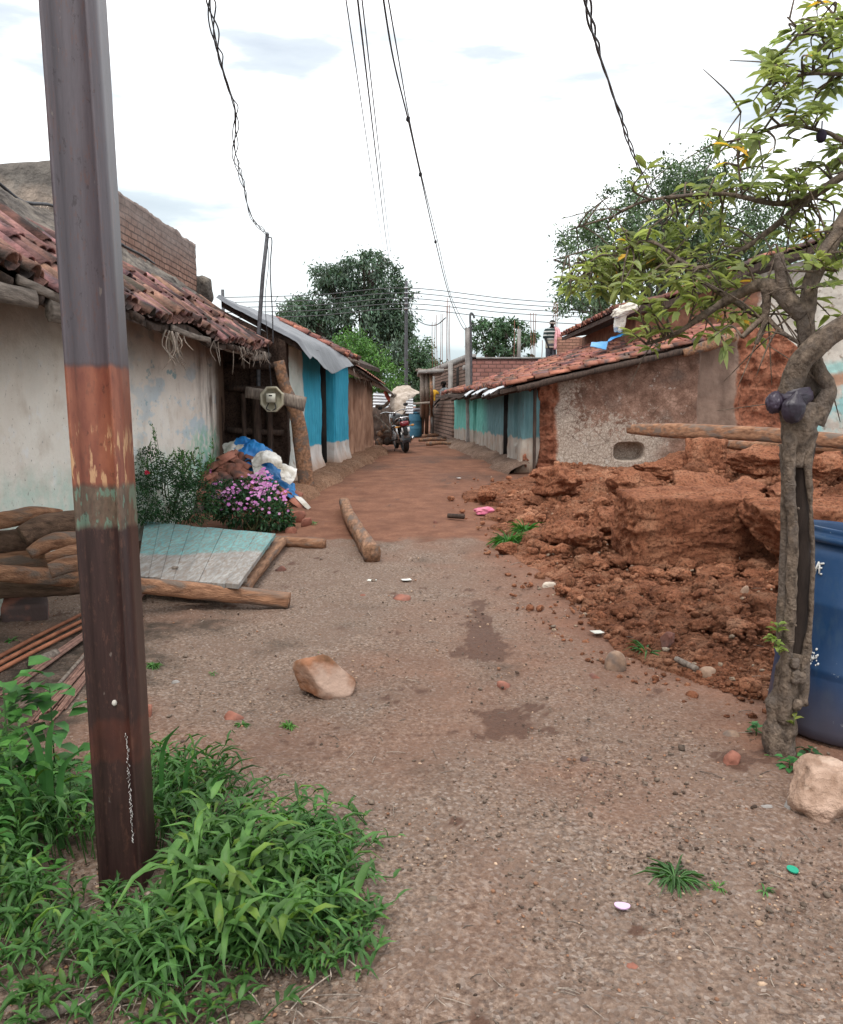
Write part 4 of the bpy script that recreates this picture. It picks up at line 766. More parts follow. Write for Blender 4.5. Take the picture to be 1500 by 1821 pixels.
M['tanstone'] = simple('tan_river_stone', (.22, .14, .095), (.42, .29, .21), 18, .85, .7, .008, 50, c=(.16, .12, .1))
_bo = stone('boulder', 573, 1237, 114, 80, 'sandstone', 'orange brown boulder lying alone in the middle left of the yard', 'rock', .35, .09, 5, .2, 11, .9, rid=.012)
for v_ in _bo.data.vertices: v_.co.z *= 1.06 - 3.2 * v_.co.x * .9 if v_.co.x > 0 else 1.06 + .35 * abs(v_.co.x); v_.co.x *= 1.04
stone('rock', 1490, 1452, 165, 108, 'palestone', 'large pale pitted rock in front of the blue barrel', 'rock', .45, .16, 5, .4, 14, .8, rid=.05)
stone('stone', 1097, 1192, 40, 40, 'tanstone', 'upright egg shaped tan stone at the edge of the rubble', 'stone', .15, .06, 4, rid=0, group='stones about the yard')
stone('stone', 1304, 1310, 36, 18, 'tanstone', 'flat pale oval stone left of the tree foot', 'stone', .1, .05, 4, group='stones about the yard')
stone('stone', 1316, 1290, 15, 12, 'tanstone', 'tiny pale pebble above the oval stone', 'stone', .1, .05, 3, group='stones about the yard')
stone('stone', 1306, 1360, 36, 32, 'tile', 'reddish angular stone left of the tree foot, below the oval stone', 'stone', .4, .1, 4, .5, 10, group='stones about the yard')
stone('stone', 1262, 1200, 34, 20, 'tanstone', 'rounded brown stone at the lower edge of the rubble', 'stone', .3, .1, 4, .5, group='stones about the yard')
stone('stone', 1372, 1440, 34, 18, 'greystone', 'larger of two grey slate chips beside the pale rock', 'stone', .5, .1, 4, .2, 10, group='stones about the yard')
stone('stone', 1402, 1440, 24, 26, 'greystone', 'smaller grey slate chip touching the pale rock side', 'stone', .5, .1, 4, .9, 10, group='stones about the yard')
stone('stone', 312, 1215, 18, 12, 'greystone', 'grey pebble right of the post', 'stone', .3, .1, 3, group='stones about the yard')
stone('brick', 40, 1103, 76, 40, 'tile', 'broken red brick lying left of the post', 'brick', .97, .05, 4, .35, 0, .6, rid=.02, tilt=.2)
stone('brick_piece', 262, 1275, 20, 30, 'tile', 'broken orange tile bit just right of the post', 'brick piece', .8, .1, 3, .2, 8, group='brick bits about the yard')
for (px, py, w, h, lab) in ((415, 1268, 34, 22, 'pale pointed tile shard standing up beside the grass'), (898, 1213, 34, 16, 'orange brick crumb sunk in the dark damp patch'), (1060, 1200, 26, 14, 'flat orange tile shard beside the egg shaped stone'), (1042, 1342, 20, 15, 'small orange brick bit below the damp patch'), (981, 1456, 16, 9, 'small red brick bit in the open yard'),
    (1317, 1592, 17, 13, 'orange brick bit right of the dry grass tuft'), (1125, 1712, 30, 20, 'brown brick bit nearest the camera, in two pieces'), (860, 1056, 0, 0, ''), (715, 1060, 36, 11, 'flat red brick bit below the crooked timber'), (645, 1056, 15, 7, 'small red brick crumb below the crooked timber'), (550, 1262, 14, 10, 'tiny orange crumb in front of the boulder'), (500, 1008, 22, 12, 'red tile crumb beside the door leaf beam'), (775, 925, 8, 5, 'tiny dark crumb in the lane')):
    if w: stone('brick_piece', px, py + h / 2, w, h, 'tile', lab, 'brick piece', .7, .12, 3, px * .1, 8, group='brick bits about the yard')
stone('plaster_flake', 980, 1040, 38, 10, simple('pale_plaster', (.5, .42, .34), (.7, .62, .52), 8), 'pale yellowish plaster flake at the left edge of the rubble', 'plaster flake', .8, .1, 3, .5, 8, .3)
stone('plaster_flake', 1325, 1055, 20, 20, M['tanstone'], 'small cream flake in the soil below the largest block', 'plaster flake', .5, .1, 3, .5, 8, .5)
stone('plaster_flake', 1280, 805, 34, 24, simple('white_lime', (.62, .57, .5), (.8, .76, .7), 8), 'white lime flake on the upright block under the beams', 'plaster flake', .5, .15, 3, .2, 8, .5, sink=-.12)
log('pipe', [G(1203, 1172, .015), G(1240, 1190, .015)], [.017, .017], 'greywood', 'short pale broken stick at the foot of the rubble', 'stick', 8, 0, .05)
# paper scraps, petal, cap
def flat(name, px, py, w, h, rot, col, lab, cat, group=None, round_=False, curl=.15):
    p = G(px, py, .006); s = p[1] / FPX; a, b = w * s / 2, h * s / 2 * 2.2
    mb = MB(); k = 14 if round_ else 9; u = np.linspace(-1, 1, k)[None, :, None] * np.array([1, 0, 0]) ; v = np.linspace(-1, 1, k)[:, None, None] * np.array([0, 1, 0])
    V = u * a + v * b
    if round_:
        m_ = np.maximum(abs(V[..., 0] / a), abs(V[..., 1] / b)); r_ = np.hypot(V[..., 0] / a, V[..., 1] / b) + 1e-9; V = V * (m_ / r_)[..., None]
    V[..., 2] = curl * a * (V[..., 0] / a) ** 2 * .5 + .0015; V = V @ Rz(rot).T + p; mb.grid(V); mb.grid(V - [0, 0, .003]); kw = dict(label=lab, category=cat)
    if group: kw['group'] = group
    return mb.build(name, simple(name + '_mat%d' % int(px), tuple(c * .85 for c in col), col, 8, .6, .2, .002), None, True, **kw)
flat('bottle_cap', 1410, 1546, 20, 12, 0, (.02, .33, .20), 'small round green bottle cap on the gravel at the lower right', 'bottle cap', None, True, .1)
flat('petal', 1107, 1611, 30, 10, -.2, (.72, .5, .72), 'pale lilac petal lying on the gravel', 'petal', None, True, .25)
flat('paper_scrap', 662, 1032, 16, 6, -.2, (.75, .75, .68), 'left one of two white paper scraps below the crooked timber', 'paper scrap', 'paper scraps')
flat('paper_scrap', 723, 1031, 17, 6, .3, (.78, .78, .72), 'right one of two white paper scraps below the crooked timber', 'paper scrap', 'paper scraps')
flat('paper_scrap', 1062, 1124, 20, 9, .3, (.7, .68, .6), 'white chip at the foot of the rubble heap', 'paper scrap', 'paper scraps')
flat('paper_scrap', 816, 850, 7, 4, .3, (.8, .8, .76), 'tiny white scrap far up the red lane', 'paper scrap', 'paper scraps')
p = G(862, 912); mb = MB(); mb.rock(p + [0, .05, .02], (.26, .2, .09), 4, .2, .5, 2.2, 5); mb.build('pink_rag', simple('pink_rag_cloth', (.55, .08, .22), (.75, .3, .35), 5, .8, .6, .02, 25), label='crumpled bright pink rag at the tip of the rubble', category='rag', smooth=True)
# bundles of rusty rods
def bundle(a, b, n, w, h, mat, lab, r=.006, bow=.0, name='rod_bundle', cat='rods', group='rusty rods on the ground'):
    a, b = np.array(a), np.array(b); d = unit(b - a); s = np.cross(d, [0, 0, 1]); mb = MB()
    for k in range(n):
        o = s * rnd.uniform(-w, w) + np.array([0, 0, r + rnd.uniform(0, h)]); j = d * rnd.uniform(-.12, .12); o2 = o + s * rnd.gauss(0, w * .25)
        mb.tube([a + o + j, (a + b) / 2 + (o + o2) / 2 + [0, 0, bow], b + o2 + j], r * rnd.uniform(.8, 1.2), 6, sub=2, tint=rnd.uniform(.7, 1.4))
    return mb.build(name, M[mat], None, True, label=lab, category=cat, group=group)
M['rod2'] = simple('brown_rod', (.16, .085, .065), (.30, .17, .13), 20, .7, .3, .003, 90)
M['angle'] = simple('orange_rust_angle', (.24, .085, .045), (.42, .17, .09), 9, .75, .3, .003, 60)
bundle(PH(85, 1275, .0), PH(185, 1150, .0), 30, .065, .02, 'rod2', 'thick bundle of thin rods nearest the post', .0055)
bundle(PH(10, 1235, .0), PH(260, 1055, .02), 18, .035, .02, 'rod2', 'middle bundle of rods passing behind the post under the beam', .0055)
mb = MB()
for k, o in enumerate((0, .03, .055)): mb.tube([PH(-60, 1200 + k * 12, .02), PH(60, 1135 + k * 12, .02), PH(160, 1085 + k * 12, .02)], [.014, .013, .012], 6, sq=.8, sub=3, tint=.8 + k * .2)
mb.build('steel_angle', M['angle'], label='long orange rusted steel angle lying behind the rod bundles', category='steel angle', group='rusty rods on the ground', smooth=False)
log('bamboo_stick', [PH(100, 1222, .03), PH(190, 1120, .05)], [.010, .009], 'greywood', 'pale bamboo stick lying along the thick rod bundle', 'stick', 8, 0, .05)
log('pipe_piece', [PH(55, 1182, .03), PH(100, 1162, .03)], [.03, .03], 'greywood', 'short pale hollow tube left of the post', 'pipe', 10, 0, .04)
log('wood_stick', [PH(40, 1815, .02), PH(120, 1790, .02), PH(175, 1768, .02)], [.012, .013, .009], 'greywood', 'pale dry stick at the bottom left corner', 'stick', 8, 0, .1)

# ---- blue barrel (near) and barrel (far)
def barrel(base, R_, Hh, rad, label, mat, open_=True, name='barrel', nn=56):
    t = thing(name, label, 'barrel', base); a = np.linspace(0, 2 * np.pi, nn + 1)
    pr = [(0.90, 0), (.97, .02), (1., .06), (1., .30), (1.0, .31), (1.025, .33), (1.025, .35), (1., .37), (1., .62), (1.02, .64), (1.02, .66), (1., .68), (.995, .86), (.96, .90), (.90, .925), (.90, .935)]
    V = np.array([[(rad * r * math.cos(q), rad * r * math.sin(q), z * Hh) for q in a] for r, z in pr]) @ np.array(R_).T + base; mb = MB(); mb.grid(V)
    Vb = np.array([[(rad * .9 * s * math.cos(q), rad * .9 * s * math.sin(q), .0) for q in a] for s in (0.01, 1)]) @ np.array(R_).T + base; mb.grid(Vb); mb.build('barrel_body', mat, t, True)
    pr = [(.90, .93), (1.02, .935), (1.035, .95), (1.02, .965), (.96, .965), (.95, .985), (.97, 1.), (.945, 1.005), (.92, .99), (.90, .95), (.9, .93), (.88, .88), (.95, .84), (.965, .7), (.96, .5), (.9, .42), (.0, .42)]
    if not open_: pr = pr[:9] + [(.88, .97), (0, .97)]
    V = np.array([[(rad * r * math.cos(q), rad * r * math.sin(q), z * Hh) for q in a] for r, z in pr]) @ np.array(R_).T + base; mb = MB(); mb.grid(V); mb.build('rim', mat, t, True); return t
n = N('scuffed_blue_plastic', .42, .45); k = n.ramp(n.noise(2.5, 5, n.mapv((1, 1, .5))), [(.3, (.007, .032, .09)), (.7, (.016, .064, .165))])
k = n.mix(n.ramp(n.noise(9, 7, n.mapv((1, 1, .4)), r=.7), [(.52, 0.), (.68, .5)]), k, (.05, .09, .13)); k = n.mix(n.ramp(n.noise(6, 7, n.mapv((1, 1, 1), (3, 2, 1)), r=.75), [(.66, 0.), (.69, .6)]), k, (.42, .48, .52))
k = n.mix(n.mt('SUBTRACT', 1., n.step(n.xyz()[2], .22, .12, n.noise(5, 5), .2)), k, n.mix(.55, k, (.10, .07, .055))); n.col(k); n.bump(n.noise(25, 5), .2, .004); n.st('Roughness', n.ramp(n.noise(12, 5), [(.3, .3), (.7, .6)])); M['bluep'] = n.m
bb = G(1487, 1300); bb = np.array([bb[0], bb[1], bb[2] - .0]); RB = Ry(.115) @ Rx(.0) @ Rz(.3); BRL = barrel(bb + [0, .05, 0], RB, .94, .29, 'large open blue plastic barrel standing behind the small tree, leaning right', M['bluep'])
def onbarrel(px, py):
    o = np.array([0, 0, CH]); d = ray(px, py); ax = RB @ np.array([0, 0, 1.]); c = bb + [0, .05, 0]; dp_ = d - ax * (d @ ax); oc = (o - c) - ax * ((o - c) @ ax)
    a, b_, c_ = dp_ @ dp_, 2 * oc @ dp_, oc @ oc - .293 ** 2; q = b_ * b_ - 4 * a * c_
    return o + d * ((-b_ - math.sqrt(max(q, 0))) / (2 * a))
mb = MB()
for st_ in ([(1437, 1000), (1441, 1010), (1447, 1020)][::1], [(1449, 998), (1445, 1010), (1442, 1021)], [(1457, 999), (1452, 1010), (1449, 1021)], [(1458, 1002), (1457, 1020)], [(1457, 1003), (1466, 1002)], [(1455, 1011), (1462, 1010)], [(1459, 1021), (1462, 1021)]):
    mb.tube([onbarrel(*q) for q in st_], .0042, 6)
mb.build('painted_letters', simple('white_brush_paint', (.6, .6, .58), (.8, .8, .78), 20), BRL)
mb = MB()
for k in range(26):
    q = onbarrel(1447 + rnd.gauss(0, 5), 1173 + rnd.gauss(0, 8)); s = rnd.uniform(.003, .012); mb.rock(q, (s, .003, s * 1.3), 1, .3, .4, 2, k)
mb.build('whitewash_splash', bpy.data.materials['white_brush_paint'], BRL)

# ---- red periwinkle bush, shrub, tile heap, blue tarpaulin
M['leafdk'] = leafmat('dark_green_leaf', (.022, .062, .024), (.045, .12, .042))
M['leafmd'] = leafmat('mid_green_leaf', (.045, .125, .03), (.09, .22, .055))
M['grassm'] = leafmat('grass_blade', (.05, .135, .035), (.12, .25, .075), .5, .35)
M['petal'] = leafmat('pink_petal', (.58, .22, .52), (.75, .36, .68), .6, .3)
M['stem'] = simple('green_brown_stem', (.07, .08, .035), (.14, .13, .06), 20, .8, .3, .002, 60)
def lobes(L, n):
    """points in a union of ellipsoids, denser at the surface, with outward normals"""
    L = np.array(L, float); w_ = (L[:, 3] * L[:, 4] * L[:, 5]) ** .66; i = RG.choice(len(L), n, p=w_ / w_.sum()); d = rdir(n); r = RG.uniform(.35, 1, n) ** .45
    return L[i, :3] + d * L[i, 3:6] * r[:, None], unit(d / L[i, 3:6])
def bush(name, label, cat, base, L, n, lsz, asp, mat, stem=10, tv=.35, sub=None, flowers=None, up=.3):
    t = thing(name, label, cat, base); mb = MB()
    for k in range(stem):
        l = L[rnd.randrange(len(L))]; e_ = np.array(l[:3]) + rdir(1)[0] * np.array(l[3:6]) * .9; m_ = (base + e_) / 2 + rdir(1)[0] * .05 + [0, 0, .05]
        mb.tube([base + rdir(1)[0] * [.05, .05, 0], m_, e_], [.012, .008, .003], 5, sub=4)
    mb.build('stems', M['stem'], t)
    p, nr = lobes(L, n); ti = np.clip(1 + tv * RG.normal(size=(n, 1)), .35, 2.2) * np.array([1, 1, 1]) * (1 + .15 * RG.normal(size=(n, 3))); d = unit(nr + .8 * rdir(n, up)); mb = MB()
    leaves(mb, p, d, rdir(n, 1.2), lsz * RG.uniform(.6, 1.25, n), lsz * asp * RG.uniform(.7, 1.2, n), ti, LEAF if lsz > .03 else CARD, .2); mb.build('foliage', mat, t)
    return t
s0 = PH(445, 945, 0)
def LB(px, py, Y, rx, ry, rz): p = W(px, py, Y); return [*p, rx, ry, rz]
FB = bush('flowering_bush', 'low bush with many pink flowers beside the teal door leaf', 'bush', s0 + [0, .1, 0], [LB(440, 905, 9.6, .42, .38, .2), LB(400, 885, 9.7, .25, .3, .2), LB(480, 915, 9.5, .25, .3, .2), LB(455, 870, 9.8, .28, .3, .16), LB(505, 925, 9.5, .12, .2, .1)], 4200, .055, .42, M['leafdk'])
mb = MB(); Lf = [LB(440, 890, 9.55, .42, .36, .22), LB(480, 895, 9.45, .28, .3, .22), LB(455, 865, 9.7, .26, .3, .16), LB(400, 880, 9.6, .2, .25, .18), LB(470, 850, 9.8, .12, .2, .12)]
p, nr = lobes(Lf, 420); p = p[(p[:, 2] > .25) & (nr @ np.array([.0, -.6, .6]) > -.1)][:230]; nrm = unit(rdir(len(p)) * .45 + [0, -.7, .7])
for c, nn in zip(p, nrm):
    s = unit(np.cross(nn, [0, 0, 1.])); u_ = np.cross(nn, s); a = np.arange(5) * 2 * np.pi / 5 + rnd.random(); ds = np.cos(a)[:, None] * s + np.sin(a)[:, None] * u_; t = rnd.uniform(.75, 1.3)
    fs = rnd.choice([.014, .02, .024, .027])
    leaves(mb, np.repeat([c + nn * .015], 5, 0), ds + nn * rnd.uniform(.0, .5), nn, fs, fs * .9, np.array([t, t * rnd.uniform(.7, 1.2), t]), CARD)
mb.build('flowers', M['petal'], FB)
SB = bush('leafy_shrub', 'dark fine leaved shrub with one red flower between the post and the pink bush', 'shrub', PH(300, 925, 0), [LB(290, 880, 8.9, .42, .35, .35), LB(345, 890, 9.1, .28, .3, .28), LB(265, 835, 9.0, .22, .25, .25), LB(330, 840, 9.3, .2, .25, .22), LB(250, 900, 8.6, .2, .2, .2)], 7500, .035, .4, M['leafdk'], 16)
mb = MB(); m2 = MB()
for k in range(26):
    a = W(rnd.uniform(240, 375), rnd.uniform(815, 860), 9.0); b = a + [rnd.gauss(0, .1), rnd.gauss(0, .05), rnd.uniform(.12, .38)]; mb.tube([a, (a + b) / 2 + rdir(1)[0] * .03, b], [.004, .003, .0015], 4, sub=3)
    q = 22; tt = RG.random(q)[:, None]; leaves(m2, a + (b - a) * tt, unit((b - a) + .9 * np.linalg.norm(b - a) * rdir(q)), rdir(q, 1), .04, .013, np.clip(1.3 + .3 * RG.normal(size=(q, 1)), .6, 2) * np.ones(3))
mb.build('stems', M['stem'], SB); m2.build('foliage', M['leafmd'], SB)
for (px, py, c) in ((262, 840, (.7, .05, .1)), (375, 838, (.6, .2, .4))):
    mb = MB(); c0 = W(px, py, 8.5)
    leaves(mb, np.repeat([c0], 9, 0), rdir(9) + [0, -.3, .2], rdir(9), .03, .03, np.ones(3), CARD); mb.build('flower', simple('bloom%d' % px, tuple(.8 * q for q in c), c, 9), SB)
# heap of old tiles
p = PH(400, 868, 0); HPt = MB(); r0 = random.Random(3)
p0 = W(402, 868, 11.2); nt_ = 0
for k in range(300):
    q = np.array([r0.gauss(0, .4), r0.gauss(0, .4)]); hh_ = max(0., .78 - .78 * math.hypot((q[0] - .1) / .95, (q[1] - .2) / 1.0)); 
    if hh_ <= .02: continue
    base_ = np.array([p0[0] + q[0] - .05, 11.5 + q[1], zbase(0, 11.5) + hh_ * r0.uniform(.75, 1)]); d = unit(np.array([r0.uniform(-1, 1), r0.uniform(-.7, .3), -.4])); s = unit(np.cross(d, [0, 0, 1])); nn = np.cross(s, d); a = np.linspace(0, np.pi, 6); V = []
    for t in (0, .26):
        for rr in (.07, .055): V.append(base_ + d * t + s * (np.cos(a) * rr)[:, None] + nn * (np.sin(a) * rr * .7)[:, None])
    V = np.vstack(V); F = []
    for j in range(5): F += [[j, j + 1, 13 + j, 12 + j], [6 + j, 18 + j, 19 + j, 7 + j], [j, 6 + j, 7 + j, j + 1], [12 + j, 13 + j, 19 + j, 18 + j]]
    HPt.add(V, F, r0.uniform(.7, 1.35))
HPt.build('tile_heap', M['tile'], label='heap of broken clay roof tiles at the corner of the cream house', category='tile heap')
def cloth(name, ctrl, nu, nv, mat, label, cat, amp=.04, seed=1, ns=5., group=None, rd=.5, parent=None, th=.006):
    C_ = np.array(ctrl, float); a, b = C_.shape[:2]; r1 = np.array([catmull(C_[i], np.linspace(0, b - 1, nu)) for i in range(a)]); V = np.array([catmull(r1[:, j], np.linspace(0, a - 1, nv)) for j in range(nu)])
    nn = np.cross(np.gradient(V, axis=0), np.gradient(V, axis=1)); nn = unit(nn); V = V + nn * (amp * ((1 - rd) * fbm(V, ns, 3, seed) + rd * ridged(V, ns, 3, seed + 3)))[..., None]
    mb = MB(); mb.grid(V); mb.grid(V - nn * th); kw = {} if parent is not None else dict(label=label, category=cat)
    if group: kw['group'] = group
    return mb.build(name, M[mat] if isinstance(mat, str) else mat, parent, True, **kw)
M['btarp'] = simple('creased_blue_tarpaulin', (.008, .12, .38), (.025, .25, .60), 5, .45, .4, .01, 20, spec=.5)
M['wsack'] = simple('woven_white_sack', (.50, .48, .44), (.78, .76, .72), 6, .8, .4, .01, 40, c=(.4, .36, .3))
cloth('blue_tarpaulin', [[W(425, 775, 12.3), W(450, 780, 12.1), W(480, 800, 12.0), W(512, 838, 12.0)], [W(415, 800, 12.0), W(440, 815, 11.7), W(482, 838, 11.6), W(525, 865, 11.6)], [W(440, 835, 11.5), W(462, 848, 11.3), W(495, 872, 11.3), W(538, 892, 11.4)]], 90, 70, 'btarp', 'crumpled blue tarpaulin draped over the tile heap', 'tarpaulin', .10, 4, 4.5)
cloth('white_sack', [[W(446, 814, 11.6), W(472, 802, 11.7), W(498, 810, 11.7)], [W(448, 822, 11.35), W(474, 812, 11.4), W(503, 824, 11.4)], [W(452, 830, 11.3), W(478, 820, 11.3), W(506, 838, 11.35)]], 60, 46, 'wsack', 'white woven sack lying across the blue tarpaulin', 'sack', .09, 8, 5., group='white sacks on the tile heap')
cloth('white_sack', [[W(502, 822, 11.6), W(529, 834, 11.6)], [W(500, 838, 11.3), W(526, 850, 11.4)], [W(503, 852, 11.25), W(515, 862, 11.3)]], 40, 40, 'wsack', 'torn white sack flap at the right side of the blue tarpaulin', 'sack', .07, 48, 6., group='white sacks on the tile heap')
cloth('white_sack', [[W(396, 790, 12.4), W(415, 782, 12.3), W(445, 776, 12.3)], [W(398, 805, 12.1), W(418, 798, 12.), W(440, 786, 12.1)], [W(405, 812, 11.9), W(420, 806, 11.9), W(432, 796, 12.0)]], 44, 40, 'wsack', 'grey white sack bunched at the left end of the blue tarpaulin', 'sack', .07, 18, 6., group='white sacks on the tile heap')
cloth('white_sack', [[W(447, 820, 11.45), W(470, 830, 11.3)], [W(455, 850, 11.2), W(478, 858, 11.15)], [W(468, 872, 11.1), W(482, 880, 11.1)]], 30, 40, 'wsack', 'narrow white strip of sack hanging over the pink flowers', 'sack', .06, 28, 6., group='white sacks on the tile heap')
cloth('white_sack', [[W(522, 880, 11.45), W(536, 884, 11.45)], [W(538, 898, 11.2), W(548, 896, 11.2)], [W(548, 906, 11.1), W(553, 902, 11.1)]], 24, 30, 'wsack', 'white scrap end trailing on the ground at the right of the blue tarpaulin', 'sack', .02, 38, 6., group='white sacks on the tile heap')
for k, (px, py, w, h, lab) in enumerate(((528, 915, 34, 22, 'leaning red tile piece at the right foot of the pink bush'), (545, 925, 26, 14, 'flat red tile piece right of the pink bush'), (505, 905, 30, 30, 'dark tile shard behind the pink bush'), (519, 938, 26, 12, 'red brick bit near the corner of the door leaf'))):
    stone('tile_piece', px, py + h / 2, w, h, 'tile', lab, 'tile piece', .85, .08, 3, k, 6, .3, group='loose tile pieces', tilt=.4)

# ---- leaning log, plank, meter and thin pole at the blue house corner
log('leaning_post', [W(545, 868, 12.85), W(538, 800, 12.85), W(528, 740, 12.85), W(508, 690, 12.8), W(496, 642, 12.75)], [.125, .125, .11, .09, .085], 'wood', 'thick rough tree trunk post leaning at the corner of the blue house', 'post', 14, .2, .14, seed=3, ns=3.)
MP = thing('meter_board', 'weathered plank carrying an electricity meter at the corner of the blue house', 'meter board', W(490, 712, 12.5))
mb = MB(); mb.tube([W(437, 697, 12.6), W(490, 706, 12.55), W(543, 719, 12.5)], [.085, .09, .11], 8, sq=.85, asp=.25, amp=.008, sub=6); mb.build('plank', M['greywood'], MP)
mc = W(484, 710, 12.42); a8 = np.arange(9) * np.pi / 4 + np.pi / 8
V = np.array([[mc + [r_ * math.cos(q), dy, r_ * math.sin(q) * 1.08] for q in a8] for r_, dy in ((.185, .08), (.19, -.02), (.175, -.03), (.15, .0), (.15, .05), (0, .05))]); mb = MB(); mb.grid(V); mbox = mb.build('meter_casing', simple('yellowed_plastic', (.30, .27, .19), (.48, .45, .35), 8, .6, .3, .004, 40), MP)
mb = MB(); mb.box(mc + [-.01, -.01, .02], (.13, .1, .13)); mb.build('meter', simple('cream_meter_plastic', (.55, .54, .44), (.66, .65, .55), 8, .5, .2, .003, 40), mbox)
mb = MB(); mb.box(mc + [-.01, -.062, .055], (.05, .006, .018)); mb.build('display', M['dark'], mbox)
mb = MB(); mb.tube([mc + [-.05, 0, -.06], mc + [-.08, -.03, -.14], mc + [-.02, -.02, -.17]], .008, 6, sub=4); mb.tube([mc + [.04, 0, -.06], mc + [.06, -.03, -.13], mc + [.01, -.02, -.17]], .008, 6, sub=4); mb.build('cable', M['blackwire'], mbox)
log('meter_pole', [W(462, 905 - 30, 13.0), W(460, 600, 12.9), W(476, 415, 12.9)], [.035, .034, .03], 'wire', 'thin steel pole standing against the eave of the cream house with cables on top', 'pole', 8, 0, .0, sub=2)
mb = MB(); mb.tube([W(478, 422, 12.88), W(484, 428, 12.85), W(481, 480, 12.85), W(485, 560, 12.85), W(486, 612, 12.8)], .009, 5, sub=8); mb.tube([W(476, 425, 12.88), W(478, 470, 12.85), W(472, 530, 12.85), W(476, 600, 12.8), W(484, 700, 12.5)], .005, 5, sub=8)
mb.build('hanging_cable', M['blackwire'], label='black cable hanging down from the top of the thin steel pole', category='cable')
# ================================================================== motorcycle
def xf(R_, o): return lambda p: np.asarray(p, float) @ np.array(R_).T + o
mo_base = PH(722, 803, 0); RM = Rz(.20) @ Ry(-.15); X = xf(RM, mo_base)
M['rubber'] = simple('black_rubber', (.012, .012, .013), (.03, .03, .03), 20, .7, .4, .004, 60)
M['bikeblk'] = simple('glossy_black_paint', (.012, .012, .014), (.025, .025, .03), 3, .2, 0, .001, 10, spec=.6)
M['chrome'] = simple('chrome_metal', (.55, .55, .56), (.75, .75, .75), 5, .25, 0, .001, 10, metal=.9)
M['alu'] = simple('cast_aluminium', (.3, .3, .31), (.45, .45, .45), 8, .45, .2, .002, 40, metal=.6)
MC = thing('motorcycle', 'black motorcycle seen from behind, parked leaning left in the lane', 'motorcycle', mo_base)
def mpart(name, fn, mat, par=MC, sm=True):
    mb = MB(); fn(mb); 
    for i, V in enumerate(mb.V): mb.V[i] = X(V)
    return mb.build(name, M[mat] if isinstance(mat, str) else mat, par, sm)
def torus(mb, c, R_, r, w=1., n=36, m=10):
    a = np.linspace(0, 2 * np.pi, n + 1); b = np.linspace(0, 2 * np.pi, m + 1)
    mb.grid(np.array([[[c[0] + r * w * math.sin(q), c[1] + (R_ + r * math.cos(q)) * math.cos(p), c[2] + (R_ + r * math.cos(q)) * math.sin(p)] for q in b] for p in a]))
for yy, rr in ((0, .072), (1.27, .045)):
    wl = mpart('wheel', lambda mb: [mb.tube([(-.03, yy, .3), (.03, yy, .3)], .19, 28), mb.tube([(-.09, yy, .3), (.09, yy, .3)], .05, 14)], 'alu')
    mpart('tyre', lambda mb: torus(mb, (0, yy, .3), .25, rr), 'rubber', wl)
mpart('rear_mudguard', lambda mb: mb.grid(np.array([[(x, .345 * math.cos(q) * 1.0, .3 + .345 * math.sin(q) + .01 - abs(x) * .35) for x in np.linspace(-.1, .1, 7)] for q in np.linspace(.75, 3.3, 16)])), 'bikeblk')
mpart('front_mudguard', lambda mb: mb.grid(np.array([[(x, 1.27 + .33 * math.cos(q), .3 + .33 * math.sin(q) - abs(x) * .3) for x in np.linspace(-.06, .06, 7)] for q in np.linspace(.6, 2.8, 16)])), 'bikeblk')
mpart('seat', lambda mb: mb.tube([(0, -.22, .80), (0, 0, .79), (0, .3, .76), (0, .5, .75)], [.10, .13, .14, .10], 16, asp=1.15, sub=5, up=(0, 0, 1), sq=.3), 'rubber')
mpart('tail_cowl', lambda mb: mb.tube([(0, -.34, .76), (0, -.2, .75), (0, .1, .7), (0, .4, .66)], [.07, .11, .13, .12], 16, asp=1.1, sub=5, sq=.3), 'bikeblk')
mpart('grab_rail', lambda mb: mb.tube([(-.14, .05, .78), (-.15, -.2, .82), (-.1, -.36, .85), (.1, -.36, .85), (.15, -.2, .82), (.14, .05, .78)], .014, 8, sub=6), 'chrome')
mpart('tail_lamp', lambda mb: mb.rock((0, -.38, .70), (.23, .12, .13), 3, .5, .0), simple('red_lamp_lens', (.12, .008, .014), (.22, .02, .03), 5, .15, 0, .001, 5, spec=.7))
pl = mpart('number_plate', lambda mb: mb.box((0.01, -.40, .555), (.20, .012, .115), Rx(-.15)), simple('white_plate', (.62, .63, .62), (.78, .78, .78), 5, .4, 0, .001, 5), MC, False)
mpart('mud_flap', lambda mb: mb.tube([(0.02, -.36, .5), (0.02, -.36, .35)], .075, 4, sq=1, asp=.16, up=(1, 0, 0)), simple('grey_flap', (.2, .2, .2), (.33, .33, .33), 5))
mpart('plate_bracket', lambda mb: mb.tube([(0, -.2, .66), (0, -.37, .6), (0, -.38, .42)], [.05, .06, .05], 8, asp=1.1, sub=4), 'rubber')
